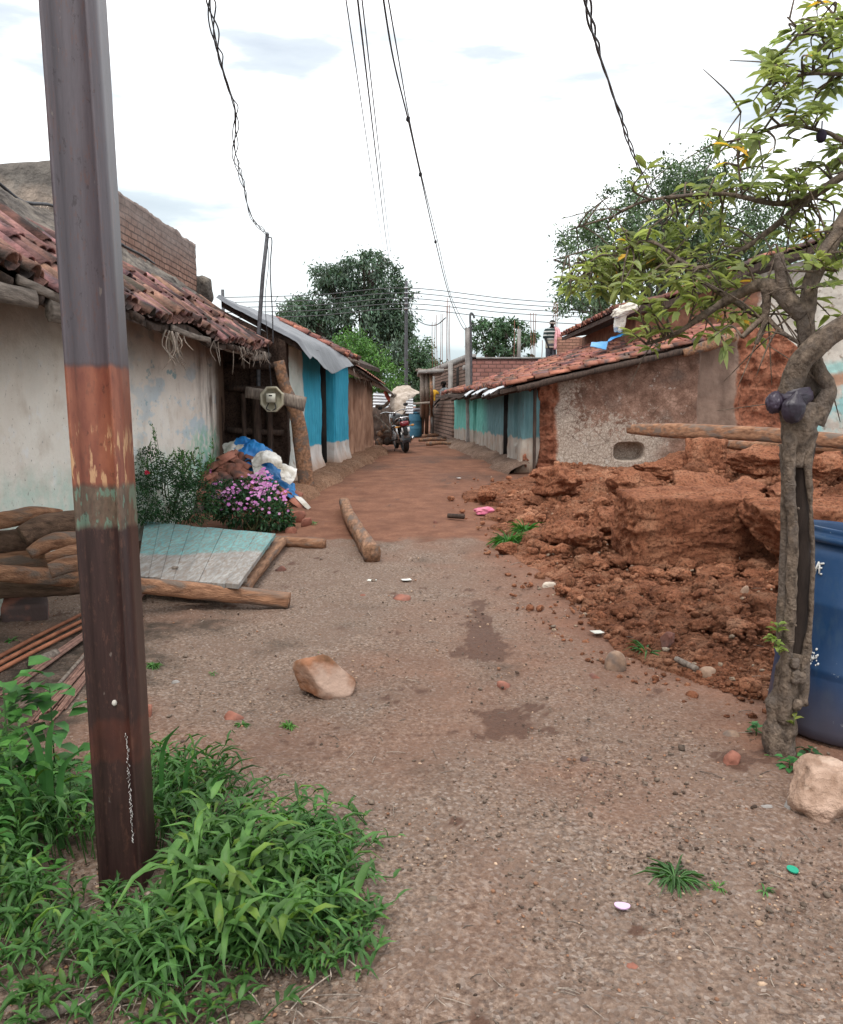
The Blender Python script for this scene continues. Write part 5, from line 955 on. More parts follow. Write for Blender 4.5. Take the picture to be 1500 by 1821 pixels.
for sgn in (-1, 1):
    mpart('indicator', lambda mb: [mb.tube([(sgn * .08, -.34, .64), (sgn * .17, -.35, .64)], .01, 6), mb.rock((sgn * .2, -.36, .64), (.08, .05, .05), 3, .2, 0)], simple('amber_lens%d' % (sgn + 2), (.45, .2, .04), (.6, .3, .08), 5, .3, 0))
    mpart('shock_absorber', lambda mb: mb.tube([(sgn * .12, 0, .32), (sgn * .12, .1, .66)], .03, 10), 'chrome')
    mpart('swing_arm', lambda mb: mb.tube([(sgn * .1, 0, .3), (sgn * .1, .5, .34)], .022, 8), 'rubber')
    mpart('mirror', lambda mb: [mb.tube([(sgn * .25, .93, .95), (sgn * .32, .9, 1.08)], .007, 6), mb.rock((sgn * .33, .89, 1.12), (.13, .03, .08), 3, .2, 0)], 'rubber')
    mpart('fork', lambda mb: mb.tube([(sgn * .09, 1.27, .3), (sgn * .09, 1.0, .93)], .024, 10), 'chrome')
    mpart('footrest', lambda mb: mb.tube([(sgn * .1, .35, .3), (sgn * .3, .35, .3)], .016, 8), 'rubber')
    mpart('side_panel', lambda mb: mb.rock((sgn * .12, .28, .58), (.06, .32, .22), 3, .4, 0), 'bikeblk')
mpart('exhaust', lambda mb: [mb.tube([(.15, .8, .22), (.16, .4, .2), (.17, .1, .25), (.175, -.25, .33)], [.02, .03, .048, .045], 12, sub=4)], 'chrome')
mpart('heat_guard', lambda mb: mb.tube([(.20, .1, .28), (.205, -.2, .345)], [.035, .035], 8, asp=.5), 'alu')
mpart('engine', lambda mb: [mb.rock((0, .62, .35), (.3, .4, .32), 3, .6, .08), mb.rock((0, .68, .55), (.18, .2, .2), 3, .7, .05)], 'alu')
mpart('fuel_tank', lambda mb: mb.rock((0, .68, .82), (.30, .52, .25), 4, .3, .0), 'bikeblk')
mpart('handlebar', lambda mb: mb.tube([(-.36, .82, .98), (-.22, .92, 1.0), (0, .98, .95), (.22, .92, 1.0), (.36, .82, .98)], .014, 8, sub=5), 'chrome')
mpart('headlamp', lambda mb: mb.rock((0, 1.1, .86), (.2, .17, .2), 3, .3, 0), 'bikeblk')
mpart('side_stand', lambda mb: mb.tube([(-.1, .5, .28), (-.2, .46, .02)], .012, 6), 'rubber')

# ================================================================== far lane clutter
def corr(name, A, B, Ct, Dt, waves, amp, mat, label, cat, nu=120, hor=True):
    A, B, Ct, Dt = [np.array(q, float) for q in (A, B, Ct, Dt)]; u = np.linspace(0, 1, 30 if hor else nu)[None, :, None]; v = np.linspace(0, 1, nu if hor else 30)[:, None, None]
    V = (A * (1 - u) + B * u) * (1 - v) + (Dt * (1 - u) + Ct * u) * v; n_ = unit(np.cross(B - A, Dt - A)); V = V + n_ * amp * np.sin((v if hor else u) * waves * 2 * np.pi)
    mb = MB(); mb.grid(V); mb.grid(V + n_ * .004); return mb.build(name, M[mat] if isinstance(mat, str) else mat, None, True, label=label, category=cat)
M['wtin'] = simple('whitish_metal_sheet', (.5, .52, .55), (.82, .84, .86), 3, .5, .2, .01, 20)
corr('corrugated_sheet', W(664, 736, 24.6), W(735, 736, 24.2), W(735, 703, 24.2), W(664, 698, 24.6), 7, .02, 'wtin', 'white ribbed metal sheet behind the motorcycle at the end of the mud house', 'metal sheet')
for k, (pts, r_, lab) in enumerate(((((668, 722), (684, 722), (704, 700)), .05, 'crooked branch in front of the white metal sheet'), (((672, 752), (683, 732), (692, 752)), .02, 'thin pale stick bent like an arrow head left of the motorcycle'), (((666, 738), (690, 760), (702, 775)), .035, 'slanting pole behind the motorcycle'), (((670, 770), (690, 768), (704, 772)), .05, 'grey log lying left of the motorcycle wheel'))):
    log('wood_stick', [W(a, b, 22.3 - k * .3) for a, b in pts], [r_] * 3, 'greywood', lab, 'stick', 8, .1, .2, group='sticks by the motorcycle', seed=k)
for k, (px, py, w, lab) in enumerate(((674, 788, 14, 'cut log end lowest at the foot of the mud wall'), (676, 772, 10, 'small cut log end above the lowest one'), (689, 786, 12, 'dark round pot like stump beside the cut logs'), (682, 762, 11, 'square pale wood offcut on the small log pile'))):
    p = W(px, py, 20.8); mb = MB(); r_ = w / 2 * 20.8 / FPX; mb.tube([p + [0, -.1, 0], p + [0, .35, .02]], r_, 14, amp=r_ * .1, sub=3); mb.build('cut_log', M['darkwood' if k == 2 else 'wood'], None, False, label=lab, category='log', group='cut logs by the mud wall')
mb = MB(); mb.rock(W(695, 765, 24.0) + [0, .5, -.1], (1.25, .9, 1.5), 5, .6, .35, 2.5, 3, planes=8, rid=.1); mb.build('scrap_heap', M['darkwood'], label='dark heap of scrap timber under the pale sacks', category='scrap heap')
SK = simple('pale_jute_sack', (.30, .24, .19), (.56, .48, .41), 7, .85, .6, .02, 30)
cloth('sack_cover', [[W(694, 712, 22.6), W(700, 692, 22.9), W(722, 684, 23.0), W(738, 690, 22.9)], [W(690, 716, 22.2), W(705, 704, 22.2), W(724, 698, 22.2), W(747, 697, 22.6)], [W(697, 718, 22.1), W(708, 714, 22.), W(725, 711, 22.), W(740, 704, 22.4)]], 60, 50, SK, 'pale patched sack cloth spread on top of the scrap heap', 'sack', .12, 5, 3., group='sacks on the scrap heap')
cloth('sack_cover', [[W(694, 706, 22.0), W(708, 708, 21.9), W(723, 712, 21.9)], [W(694, 722, 21.8), W(706, 726, 21.7), W(722, 726, 21.8)], [W(703, 735, 21.6), W(709, 738, 21.5), W(717, 736, 21.6)], [W(710, 742, 21.5), W(713, 744, 21.45), W(717, 742, 21.5)]], 50, 60, SK, 'pale sack hanging down towards the motorcycle seat', 'sack', .10, 15, 3.5, group='sacks on the scrap heap')
mb = MB(); mb.tube([W(685, 697, 22.4), W(690, 706, 22.3), W(694, 714, 22.2)], [.05, .06, .04], 8, sub=3); mb.build('red_strap', simple('red_cloth', (.35, .06, .04), (.5, .12, .08), 8), label='short red cloth strip at the left edge of the sacks', category='cloth strip')
fb = PH(736, 777, 0); n = N('faded_blue_plastic', .5, .4); n.col(n.ramp(n.noise(3, 5), [(.3, (.025, .10, .17)), (.7, (.06, .19, .28))])); M['bluep2'] = n.m
barrel(fb, np.eye(3), .90, .30, 'faded blue barrel standing far down the lane behind the motorcycle', n.m, False)
mb = MB(); mb.rock(fb + [0, 0, .93], (.6, .6, .2), 4, .3, .25, 2, 3); mb.build('grey_bundle', simple('grey_bundle_cloth', (.1, .1, .12), (.25, .25, .28), 6), label='grey cloth bundle on top of the far blue barrel', category='bundle', smooth=True)
# porch of timber posts
PT = thing('timber_porch', 'rough timber porch with flat slab roof at the far end of the lane', 'porch', PH(758, 772, 0))
for (px, x2, w_) in ((750, 752, .09), (759, 760, .08), (767, 768, .06)):
    mb = MB(); a = PH(px, 771 if px < 760 else 765, 0); mb.tube([a, W(x2, 715, 27.5), W(x2 - 1, 662, 27.5)], w_, 8, amp=.03, sub=5); mb.build('porch_post', M['wood' if px == 767 else 'greywood'], PT)
A, B = W(744, 664, 26.8), W(790, 662, 26.8); mb = MB(); mb.slab(A, B, B + [0, 0, .12], A + [0, 0, .1], (-.05, 3.2, 0), 20, 3, lambda u, v, P: .03 * fbm(P, 3, 3)); mb.build('slab_roof', M['concrete'], PT)
mb = MB()
for k in range(30):
    a = W(rnd.uniform(745, 790), 659, rnd.uniform(27, 29)); mb.tube([a, a + [rnd.uniform(-.6, .6), .2, rnd.uniform(0, .08)]], .025, 5)
mb.build('roof_sticks', M['greywood'], PT)
log('wood_stick', [W(735, 718, 26), W(765, 716, 26)], [.04, .04], 'greywood', 'horizontal rail between the sack heap and the porch posts', 'rail', 8, 0, .1)
for k, (px, py, L_) in enumerate(((775, 775, 46), (785, 768, 40), (770, 783, 50), (795, 780, 36), (780, 790, 44))):
    p = G(px, py, .06); mb = MB(); s = p[1] / FPX; mb.tube([p - [L_ * s / 2, 0, 0], p + [0, .1, .03], p + [L_ * s / 2, .3, 0]], [.05, .06, .04], 8, amp=.03, sub=4); mb.build('branch', M['darkwood' if k % 2 else 'wood'], None, True, label=('longest', 'upper', 'lowest', 'right hand', 'nearest')[k] + ' branch of the loose brushwood by the brick building', category='branch', group='brushwood')
# unfinished brick building
BB = thing('unfinished_building', 'unfinished red brick building with bare reinforcement rods beyond the teal house', 'building', (2.5, 27, .4))
ztop = 2.92
mb = MB(); mb.slab((1.38, 25.2, .2), (9.5, 25.2, .2), (9.5, 25.2, ztop), (1.38, 25.2, ztop), (0, .25, 0), 60, 20, lambda u, v, P: .015 * fbm(P, 3, 3)); mb.build('front_wall', M['brick_new'], BB)
mb = MB(); mb.slab((.48, 36., .2), (1.379, 25.202, .2), (1.379, 25.202, ztop), (.48, 36., ztop + .1), (.25, .02, 0), 60, 20, lambda u, v, P: .02 * fbm(P, 3, 3)); mb.build('side_wall', M['brick_side'], BB)
mb = MB(); mb.box((5.3, 30.6, ztop - .24), (8.0, 10.2, .14)); mb.build('roof_slab', M['concrete'], BB)
mb = MB(); mb.slab((.45, 36.1, ztop + .0), (1.36, 25.15, ztop + .0), (1.36, 25.15, ztop + .14), (.45, 36.1, ztop + .22), (.3, 0, 0), 12, 3); mb.slab((1.37, 25.15, ztop + .002), (9.5, 25.15, ztop + .002), (9.5, 25.15, ztop + .05), (1.37, 25.15, ztop + .05), (0, .3, 0), 12, 3); mb.build('ring_beam', M['concrete'], BB)
for Yw in (27.2, 29.4):
    xw = 1.38 - (Yw - 25.2) * .0833; mb = MB(); mb.box((xw - .01, Yw, 2.2), (.1, .45, 1.1)); mb.build('window_gap', M['dark'], BB)
for px in (770, 801):
    mb = MB(); Yp = 27. if px > 790 else 31; a = W(px, 770, Yp); mb.tube([[a[0], Yp, .3], [a[0], Yp, 2.9]], .07, 4, sq=1); mb.build('column', M['concrete'], BB)
rg = random.Random(4)
for px, y0, y1, Y in [(770, 640, 572, 33), (774.5, 640, 573, 33), (778, 640, 560, 32), (783, 640, 557, 32), (787, 640, 558, 32), (795, 640, 545, 31), (801, 640, 542, 31), (797, 640, 530, 31), (914, 636, 570, 27), (921, 636, 580, 27), (945, 630, 556, 27), (948, 630, 556, 27), (952, 630, 557, 27), (985, 600, 538, 27.8), (989, 600, 536, 27.8), (992, 600, 540, 27.8), (963, 630, 605, 27)]:
    mb = MB(); a = W(px, y0, Y); b = W(px + rg.uniform(-2, 2), y1, Y); a[2] = min(a[2], 2.9); mb.tube([a, (a + b) / 2 + [rg.uniform(-.02, .02), 0, 0], b], .012, 5, sub=3); mb.build('reinforcement_rod', M['rebar'], BB)
mb = MB(); a = W(923, 640, 27); mb.tube([[a[0], 27, 2.8], [a[0], 27, W(923, 585, 27)[2]]], .05, 4, sq=1); mb.build('short_column', M['concrete'], BB)
A, B = W(992, 655, 26.6), W(1075, 655, 26.6); h_ = W(992, 599, 26.6)[2] - A[2]; mb = MB(); mb.slab(A, B, B + [0, 0, h_], A + [0, 0, h_], (0, .25, 0), 40, 14, lambda u, v, P: .01 * fbm(P, 5, 3), wav=.04); mb.build('low_brick_wall', M['brick_low'], label='low red brick wall with a toothed top beside the man on the roof', category='brick wall')
mb = MB(); mb.tube([W(770, 698, 30.5), W(775, 700, 30.5), W(777, 712, 30.5)], [.1, .14, .1], 8, sub=4, amp=.05); mb.build('yellow_cloth', simple('yellow_cloth', (.6, .3, .02), (.75, .45, .05), 5), label='yellow cloth hanging behind the timber porch', category='cloth')
# concrete post with pipe at the teal house eave, far utility pole, rods
cp = PH(836, 797, 0); CPo = thing('concrete_post', 'grey concrete post with a hooked pipe rising through the eave of the teal house', 'post', cp)
t_ = W(833, 583, cp[1]); mb = MB(); mb.tube([cp, (cp + t_) / 2, t_], [.085, .08, .075], 4, sq=1, sub=3, amp=.004); mb.build('shaft', M['concrete'], CPo)
mb = MB(); mb.tube([W(839, 700, cp[1] - .1), W(838, 600, cp[1] - .1), W(836.5, 566, cp[1] - .1), W(838, 557, cp[1] - .1), W(842, 560, cp[1] - .1), W(844, 566, cp[1] - .1)], .028, 8, sub=5); mb.build('hooked_pipe', M['wire'], CPo)
mb = MB()
for k in range(7): a = W(833 + rnd.uniform(-12, 10), 583 + rnd.uniform(-5, 5), cp[1]); mb.tube([W(833, 588, cp[1]), a, a + [rnd.uniform(-.1, .1), 0, rnd.uniform(-.05, .15)]], .012, 5, sub=3)
mb.build('wire_knot', M['blackwire'], CPo)
up_ = np.array([W(722, 700, 46)[0], 46, .4]); UP = thing('utility_pole', 'slender grey utility pole in front of the big dark tree', 'utility pole', up_)
tp = W(723, 500, 46); mb = MB(); mb.tube([up_, (up_ + tp) / 2, tp], [.11, .10, .08], 6, sub=2); mb.build('shaft', M['wire'], UP)
for z in (512, 521, 530.5, 540, 549): mb = MB(); a = W(723, z, 45.85); mb.tube([a - [.12, 0, 0], a + [.12, 0, 0]], .05, 6); mb.build('insulator', M['tin'], UP)
def cable(pts, r, mat, label, n=5, sub=8, group=None, strands=1, tw=0.):
    pts = np.array(pts); mb = MB()
    for s in range(strands):
        q = catmull(pts, np.linspace(0, len(pts) - 1, (len(pts) - 1) * sub + 1)) if len(pts) > 2 else pts
        if tw: ph = np.linspace(0, 34, len(q)) + s * 2.1; am = tw * (.5 + .5 * np.sin(ph * .37)); q = q + np.stack([np.cos(ph) * am, 0 * ph, np.sin(ph) * am], 1)
        mb.tube(q, r, n)
    kw = dict(label=label, category='cable'); 
    if group: kw['group'] = group
    return mb.build('overhead_cable', M[mat], None, True, **kw)
for k, (l, m_, r_) in enumerate(((526, 512, 538), (535, 521, 546), (544, 530.5, 553), (553, 540, 560), (563, 549, 574))):
    a, b, c = W(395 + 0, l + 3, 45), W(723, m_, 45.8), W(1110, r_ + 7, 44)
    cable([a, (a + b) / 2 - [0, 0, .12], b, (b + c) / 2 - [0, 0, .12], c], .022, 'wire', ('topmost', 'second highest', 'middle', 'second lowest', 'lowest')[k] + ' of the five thin power lines crossing at the utility pole', 5, 6, 'power lines')
wl_ = W(397, 535, 45); mb = MB(); mb.tube([[wl_[0], 45, 4], [wl_[0], 45, W(397, 515, 45)[2]]], .09, 5); mb.build('steel_rod_pole', M['wire'], label='tiny pole tip above the tarpaulin ridge at the left end of the power lines', category='pole')
for k, (x0, x1, r_) in enumerate(((610, 686, .007), (632, 692, .011), (640, 697, .008))):
    a, b = W(x0, -40, 8), W(x1 + 2, 470, 47); cable([a, (a * .5 + b * .5) - [0, 0, .25], b], r_, 'wire', ('leftmost thin', 'thick middle', 'right hand thin')[k] + ' of three overhead lines running down to the big dark tree', 5, 10, 'lane overhead lines')
cb = [W(678, -30, 6), W(700, 105, 7.6), W(726, 212, 9.2), W(748, 310, 11.5), W(775, 430, 14.5), W(800, 528, 18), W(822, 580, 21.2), W(833, 588, cp[1])]
KC = cable(cb, .0085, 'blackwire', 'sagging black cable with knots running to the concrete post'); cable([W(686, -30, 6), W(712, 120, 7.6), W(728, 210, 9.2), W(750, 312, 11.5), W(779, 430, 14.5), W(803, 528, 18), W(830, 583, cp[1])], .006, 'wire', 'thin pale companion wire beside the knotted cable')
for q in (2, 3, 4): mb = MB(); mb.rock(cb[q], (.05, .05, .06), 2, .2, .3, 2, q); mb.build('knot', M['blackwire'], None, True, label=('upper', 'middle', 'lower')[q - 2] + ' knot on the sagging black cable', category='knot')
cable([W(723, 530, 46), W(735, 560, 40), W(752, 575, 36), W(775, 578, 33), W(793, 565, 31)], .02, 'blackwire', 'wavy loose wire between the utility pole and the rods')
cable([W(x, y, Y) for x, y, Y in ((372, -30, 5), (378, 20, 5.3), (386, 80, 5.7), (396, 120, 6.1), (409, 160, 6.6), (419, 195, 7.1), (420, 240, 7.8), (419, 280, 8.5), (427, 303, 9), (434, 330, 9.6), (438, 355, 10.3), (448, 385, 11.2), (460, 402, 12), (475, 415, 12.9))], .0048, 'blackwire', 'tangled twisted black cables hanging down to the thin steel pole', 5, 8, None, 4, .03)
cable([W(x, y, Y) for x, y, Y in ((1041, -30, 5), (1052, 40, 5.6), (1066, 95, 6.3), (1085, 150, 7.2), (1103, 205, 8.2), (1120, 255, 9.6), (1138, 300, 11.5), (1152, 330, 13), (1185, 430, 15.5), (1200, 500, 17))], .008, 'blackwire', 'twisted black cable running down behind the foreground tree at the right', 5, 8, None, 3, .022)

# ================================================================== people
def figure(base, h, yaw, lean, shirt, trous, label, armd=((.12, .3), (.12, .3)), hairc=(.02, .018, .016), head_tilt=0.):
    t = thing('person', label, 'person', base); R_ = Rz(yaw); s = h / 1.7; Xp = lambda p: (np.asarray(p, float) * s) @ R_.T + base
    J = dict(pel=(0, 0, .92), sp=(0, 0, 1.12), ch=(0, lean * .1, 1.32), nk=(0, lean * .2, 1.47), hd=(0, lean * .35, 1.58), tp=(0, lean * .4, 1.66))
    pts = []; ed = []; rad = []
    def P_(p, r, par=None): pts.append(p); rad.append(r); (ed.append((par, len(pts) - 1)) if par is not None else None); return len(pts) - 1
    a = P_(J['pel'], (.14, .10)); b = P_(J['sp'], (.13, .095), a); c = P_(J['ch'], (.16, .10), b); d = P_(J['nk'], (.052, .052), c); e_ = P_(J['hd'], (.075, .09), d); P_(J['tp'], (.06, .07), e_)
    for sg in (-1, 1):
        q = P_((sg * .17, lean * .12, 1.38), (.06, .06), c); ax, ay = armd[0 if sg < 0 else 1]; q = P_((sg * (.20 + ax * .3), lean * .1 + ay * .2, 1.10), (.042, .042), q); q = P_((sg * (.2 + ax * .2), lean * .1 + ay * .9, .90), (.032, .03), q); q = P_((sg * (.2 + ax * .15), lean * .1 + ay * 1.1, .82), (.035, .02), q)
        for f in range(5): P_((sg * (.2 + ax * .15) + (f - 2) * .016, lean * .1 + ay * 1.2 + .01 * f, .745 if 0 < f < 4 else .77), (.009, .009), q)
        l = P_((sg * .09, 0, .84), (.09, .09), a); l = P_((sg * .1, .02, .48), (.058, .06), l); l = P_((sg * .11, -.01, .09), (.036, .04), l); P_((sg * .12, .13, .03), (.035, .025), l)
    me = bpy.data.meshes.new('body'); me.from_pydata([tuple(Xp(p) - base) for p in pts], ed, []); me.materials.append(M['skin'])
    o = bpy.data.objects.new('body', me); COL.objects.link(o); o.parent = t; o.modifiers.new('s', 'SKIN').use_smooth_shade = True
    for i, r in enumerate(rad): me.skin_vertices[0].data[i].radius = (r[0] * s, r[1] * s)
    me.skin_vertices[0].data[0].use_root = True; sb = o.modifiers.new('u', 'SUBSURF'); sb.levels = sb.render_levels = 2
    hd = np.array(J['hd'])
    mb = MB(); mb.rock(hd + [0, -.012, .045], (.185, .215, .17), 3, .1, .06, 3, 3); mb.V[0] = Xp(mb.V[0]); mb.build('hair', simple('hair' + label[:4], hairc, tuple(2 * q for q in hairc), 30), t, True)
    mb = MB(); f_ = hd + [0, .10, -.01]
    for q, z_ in (((0, .005, -.005), (.028, .035, .045)), ((0, -.004, -.045), (.05, .016, .014))): mb.rock(f_ + q, z_, 2, .2, 0)
    for sg in (-1, 1): mb.rock(f_ + [sg * .033, -.012, .022], (.028, .014, .014), 2, .2, 0, tint=.25); mb.rock(hd + [sg * .085, 0, 0], (.02, .035, .055), 2, .2, 0)
    mb.V = [Xp(v) for v in mb.V]; mb.build('face', M['skin'], t, True)
    mb = MB(); mb.tube([(0, 0, .80), (0, 0, .95), (0, lean * .05, 1.15), (0, lean * .12, 1.34), (0, lean * .15, 1.42), (0, lean * .18, 1.46)], [.155, .15, .15, .17, .13, .07], 20, asp=1.25, up=(0, 1, 0), sub=4, amp=.01, ns=9)
    for sg in (-1, 1):
        ax, ay = armd[0 if sg < 0 else 1]; mb.tube([(sg * .15, lean * .12, 1.385), (sg * .2, lean * .12, 1.32), (sg * (.205 + ax * .3), lean * .1 + ay * .15, 1.12)], [.075, .068, .07], 12, sub=3)
    mb.V = [Xp(v) for v in mb.V]; mb.build('shirt', shirt, t, True)
    mb = MB(); mb.tube([(0, 0, .98), (0, 0, .88), (0, 0, .80)], [.15, .155, .14], 16, asp=1.2, up=(0, 1, 0))
    for sg in (-1, 1): mb.tube([(sg * .08, 0, .88), (sg * .095, .02, .5), (sg * .11, -.01, .1)], [.10, .082, .07], 12, sub=4, amp=.008)
    mb.V = [Xp(v) for v in mb.V]; mb.build('trousers', trous, t, True); return t, Xp
M['skin'] = simple('brown_skin', (.12, .06, .04), (.18, .095, .06), 10, .6, .1, .002, 40)
n = N('striped_shirt_cloth', .8, .2); z = n.xyz()[2]; n.col(n.mix(n.step(z, 3.62, .01), (.42, .36, .28), n.mix(n.ramp(n.mt('FRACT', n.mt('MULTIPLY', z, 8.5)), [(.3, 0.), (.34, 1.)]), (.5, .5, .48), (.03, .05, .05))))
fp = W(981, 570, 27.2); fb_ = np.array([fp[0], 27.2, fp[2] - 1.68]); PM, Xp = figure(fb_, 1.68, math.pi + .15, .35, n.m, simple('dark_grey_trousers', (.05, .05, .065), (.1, .1, .12), 8), 'man in a striped shirt with a pink towel standing on the far roof', ((.1, .1), (.1, .35)))
mb = MB(); mb.tube([Xp((-.09, .06, 1.47)), Xp((-.10, .17, 1.2)), Xp((-.09, .18, .75))], [.09, .12, .12], 10, asp=.3, sub=5, amp=.02); mb.tube([Xp((-.16, .05, 1.45)), Xp((-.24, .12, 1.2)), Xp((-.26, .14, .95))], [.07, .09, .08], 8, sub=5, amp=.02); mb.build('towel', simple('pink_checked_towel', (.62, .22, .26), (.8, .5, .5), 14, .85), label='pink towel hanging from the shoulder of the man on the roof', category='towel', smooth=True)
mb = MB(); mb.tube([Xp((.1 * math.cos(q), .1 * math.sin(q) + .12, 1.60)) for q in np.linspace(0, 2 * math.pi, 17)], .014, 6); mb.build('headband', simple('pale_headband', (.6, .5, .45), (.7, .62, .55), 9), PM, True)
mb = MB(); mb.slab((.42, 31.5, .2), (.93, 24.7, .2), (.93, 24.7, 1.82), (.42, 31.5, 1.9), (.2, .02, 0), 60, 20, lambda u, v, P: .03 * fbm(P, 3, 3), wav=.15); mb.build('brick_wall', M['brick_side'], label='low brown brick compound wall beyond the far end of the teal house', category='brick wall')
hp = W(792, 678, 28.8); figure(np.array([hp[0], 28.8, hp[2] - 1.62]), 1.62, math.pi * .4, .2, simple('grey_blue_shirt', (.35, .4, .42), (.55, .6, .62), 9), simple('dark_trousers', (.03, .03, .04), (.06, .06, .07), 8), 'person in a grey shirt half hidden behind the end of the teal house roof')

# ================================================================== distant trees
M['treedk'] = leafmat('haze_tinted_dark_leaf', (.065, .115, .075), (.13, .195, .135), .42, .25)  # paler, bluer leaf colour of the big tree stands in for distance haze
M['treemd'] = leafmat('fresh_green_leaf', (.07, .17, .04), (.14, .28, .07), .5, .3)
M['treegr'] = leafmat('soft_green_leaf', (.055, .11, .055), (.10, .18, .09), .5, .2)
M['bark'] = simple('grey_tree_bark', (.07, .055, .045), (.18, .15, .13), 6, .9, .8, .02, 20, (3, 3, 1))
def tree(name, label, base, LBs, n, lsz, asp, mat, droop=.3, clump=260, seed=1, tr=.25, cr=.16):
    t = thing(name, label, 'tree', base); L = np.array(LBs); mb = MB(); top = L[:, :3].mean(0); fork = base * .45 + top * .55; fork[2] = base[2] + (top[2] - base[2]) * .5
    mb.tube([base, base * .6 + fork * .4 + [.1, 0, 0], fork], [tr, tr * .8, tr * .6], 10, sub=3, amp=.03)
    for l in L:
        e_ = l[:3] + [0, 0, l[5] * .3]; mb.tube([fork, (fork + e_) / 2 + rdir(1)[0] * .3, e_], [tr * .45, tr * .3, tr * .08], 6, sub=4)
        for k in range(5): d = rdir(1)[0] * l[3:6] * .85; mb.tube([e_ * .5 + fork * .5, l[:3] + d * .4, l[:3] + d], [tr * .2, tr * .12, tr * .03], 5, sub=3)
    mb.build('trunk', M['bark'], t, True); cp_, cn2 = lobes(L, clump); per = n // clump; r_ = RG.uniform(.5, 1.3, (clump, 1, 1)) * cr * L[:, 3:6].mean()
    off = RG.normal(size=(clump, per, 3)) * r_ * [1, 1, .8]; p = (cp_[:, None] + off).reshape(-1, 3); nr = np.repeat(cn2, per, 0); m_ = len(p)
    ti = np.repeat(np.clip(1 + .22 * RG.normal(size=(clump, 1)), .5, 1.6), per, 0) * np.clip(1 + .25 * RG.normal(size=(m_, 1)), .5, 1.9) * (1 + .05 * RG.normal(size=(m_, 3)))
    d = unit(nr * .7 + rdir(m_) * .9 + [0, 0, -droop]); mb = MB(); leaves(mb, p, d, unit(nr + rdir(m_) * .8 + [0, 0, .4]), lsz * RG.uniform(.6, 1.3, m_), lsz * asp * RG.uniform(.7, 1.2, m_), ti, CARD, .15)
    mb.build('crown', mat, t); return t
def LT(px, py, Y, rpx, ry, rpy): p = W(px, py, Y); s = Y / FPX; return [*p, rpx * s, ry, rpy * s]
Yt = 58; tree('mango_tree', 'big dense dark bluish tree at the end of the lane', np.array([W(668, 700, Yt)[0], Yt, 0.4]), [LT(650, 500, Yt, 62, 2.6, 44), LT(605, 530, Yt, 48, 2.4, 42), LT(690, 540, Yt, 42, 2.4, 48), LT(640, 580, Yt, 75, 3, 55), LT(560, 590, Yt, 50, 2.4, 48), LT(690, 610, Yt, 45, 2.5, 50), LT(665, 475, Yt, 35, 2, 24), LT(600, 640, Yt, 85, 3, 45), LT(585, 495, Yt, 26, 2, 22), LT(530, 560, Yt, 30, 2.2, 34), LT(555, 640, Yt, 50, 2.4, 36), LT(712, 570, Yt, 22, 2, 30)], 30000, .33, .36, M['treedk'], .7, 620, 1, .5, .15)
Yt = 70; tree('distant_tree', 'soft green tree left of the big dark tree above the tarpaulin', np.array([W(530, 700, Yt)[0], Yt, 0.4]), [LT(535, 570, Yt, 36, 2, 36), LT(510, 600, Yt, 30, 2, 34), LT(490, 615, Yt, 22, 2, 22)], 5200, .34, .45, M['treegr'], .2, 160, 2, .3)
Yt = 66; tree('distant_tree', 'smaller airy tree right of the utility pole behind the porch', np.array([W(745, 700, Yt)[0], Yt, 0.4]), [LT(742, 625, Yt, 26, 2, 28), LT(752, 650, Yt, 24, 2, 28), LT(725, 645, Yt, 26, 2, 40), LT(728, 690, Yt, 40, 2, 30)], 5200, .3, .4, M['treegr'], .5, 200, 3, .3)
Yt = 40; tree('bright_tree', 'bright fresh green tree behind the blue house roof', np.array([W(645, 720, Yt)[0], Yt, 0.4]), [LT(625, 625, Yt, 36, 1.5, 34), LT(655, 640, Yt, 36, 1.5, 36), LT(615, 655, Yt, 40, 1.5, 30), LT(680, 670, Yt, 36, 1.5, 28), LT(640, 680, Yt, 60, 1.6, 30), LT(700, 690, Yt, 20, 1.2, 16)], 11000, .17, .42, M['treemd'], .0, 420, 4, .22, .16)
Yt = 44; tree('small_tree', 'sparse small tree above the unfinished brick wall', np.array([W(890, 700, Yt)[0], Yt, 0.4]), [LT(880, 585, Yt, 28, 1.2, 14), LT(905, 578, Yt, 26, 1.2, 10), LT(870, 612, Yt, 30, 1.2, 16), LT(920, 605, Yt, 26, 1.2, 12), LT(900, 628, Yt, 44, 1.2, 12), LT(940, 600, Yt, 14, 1, 12), LT(852, 580, Yt, 12, 1, 8)], 3600, .24, .42, M['treegr'], .1, 150, 5, .16, .15)
Yt = 30; M['treert'] = leafmat('greyish_light_leaf', (.075, .125, .065), (.15, .21, .115), .5, .3)
tree('large_tree', 'large dark leaved tree behind the right hand houses and the foreground tree', np.array([W(1160, 720, Yt)[0], Yt, 0.4]), [LT(1050, 470, Yt, 62, 1.8, 95), LT(1110, 420, Yt, 75, 2, 85), LT(1190, 380, Yt, 90, 2.4, 90), LT(1270, 390, Yt, 90, 2.4, 95), LT(1040, 550, Yt, 45, 1.5, 45), LT(1140, 510, Yt, 80, 2, 80), LT(1240, 320, Yt, 60, 2, 45), LT(1330, 440, Yt, 80, 2.4, 80), LT(1230, 480, Yt, 90, 2, 80)], 26000, .17, .42, M['treert'], .3, 620, 6, .32, .13)
Yt = 90
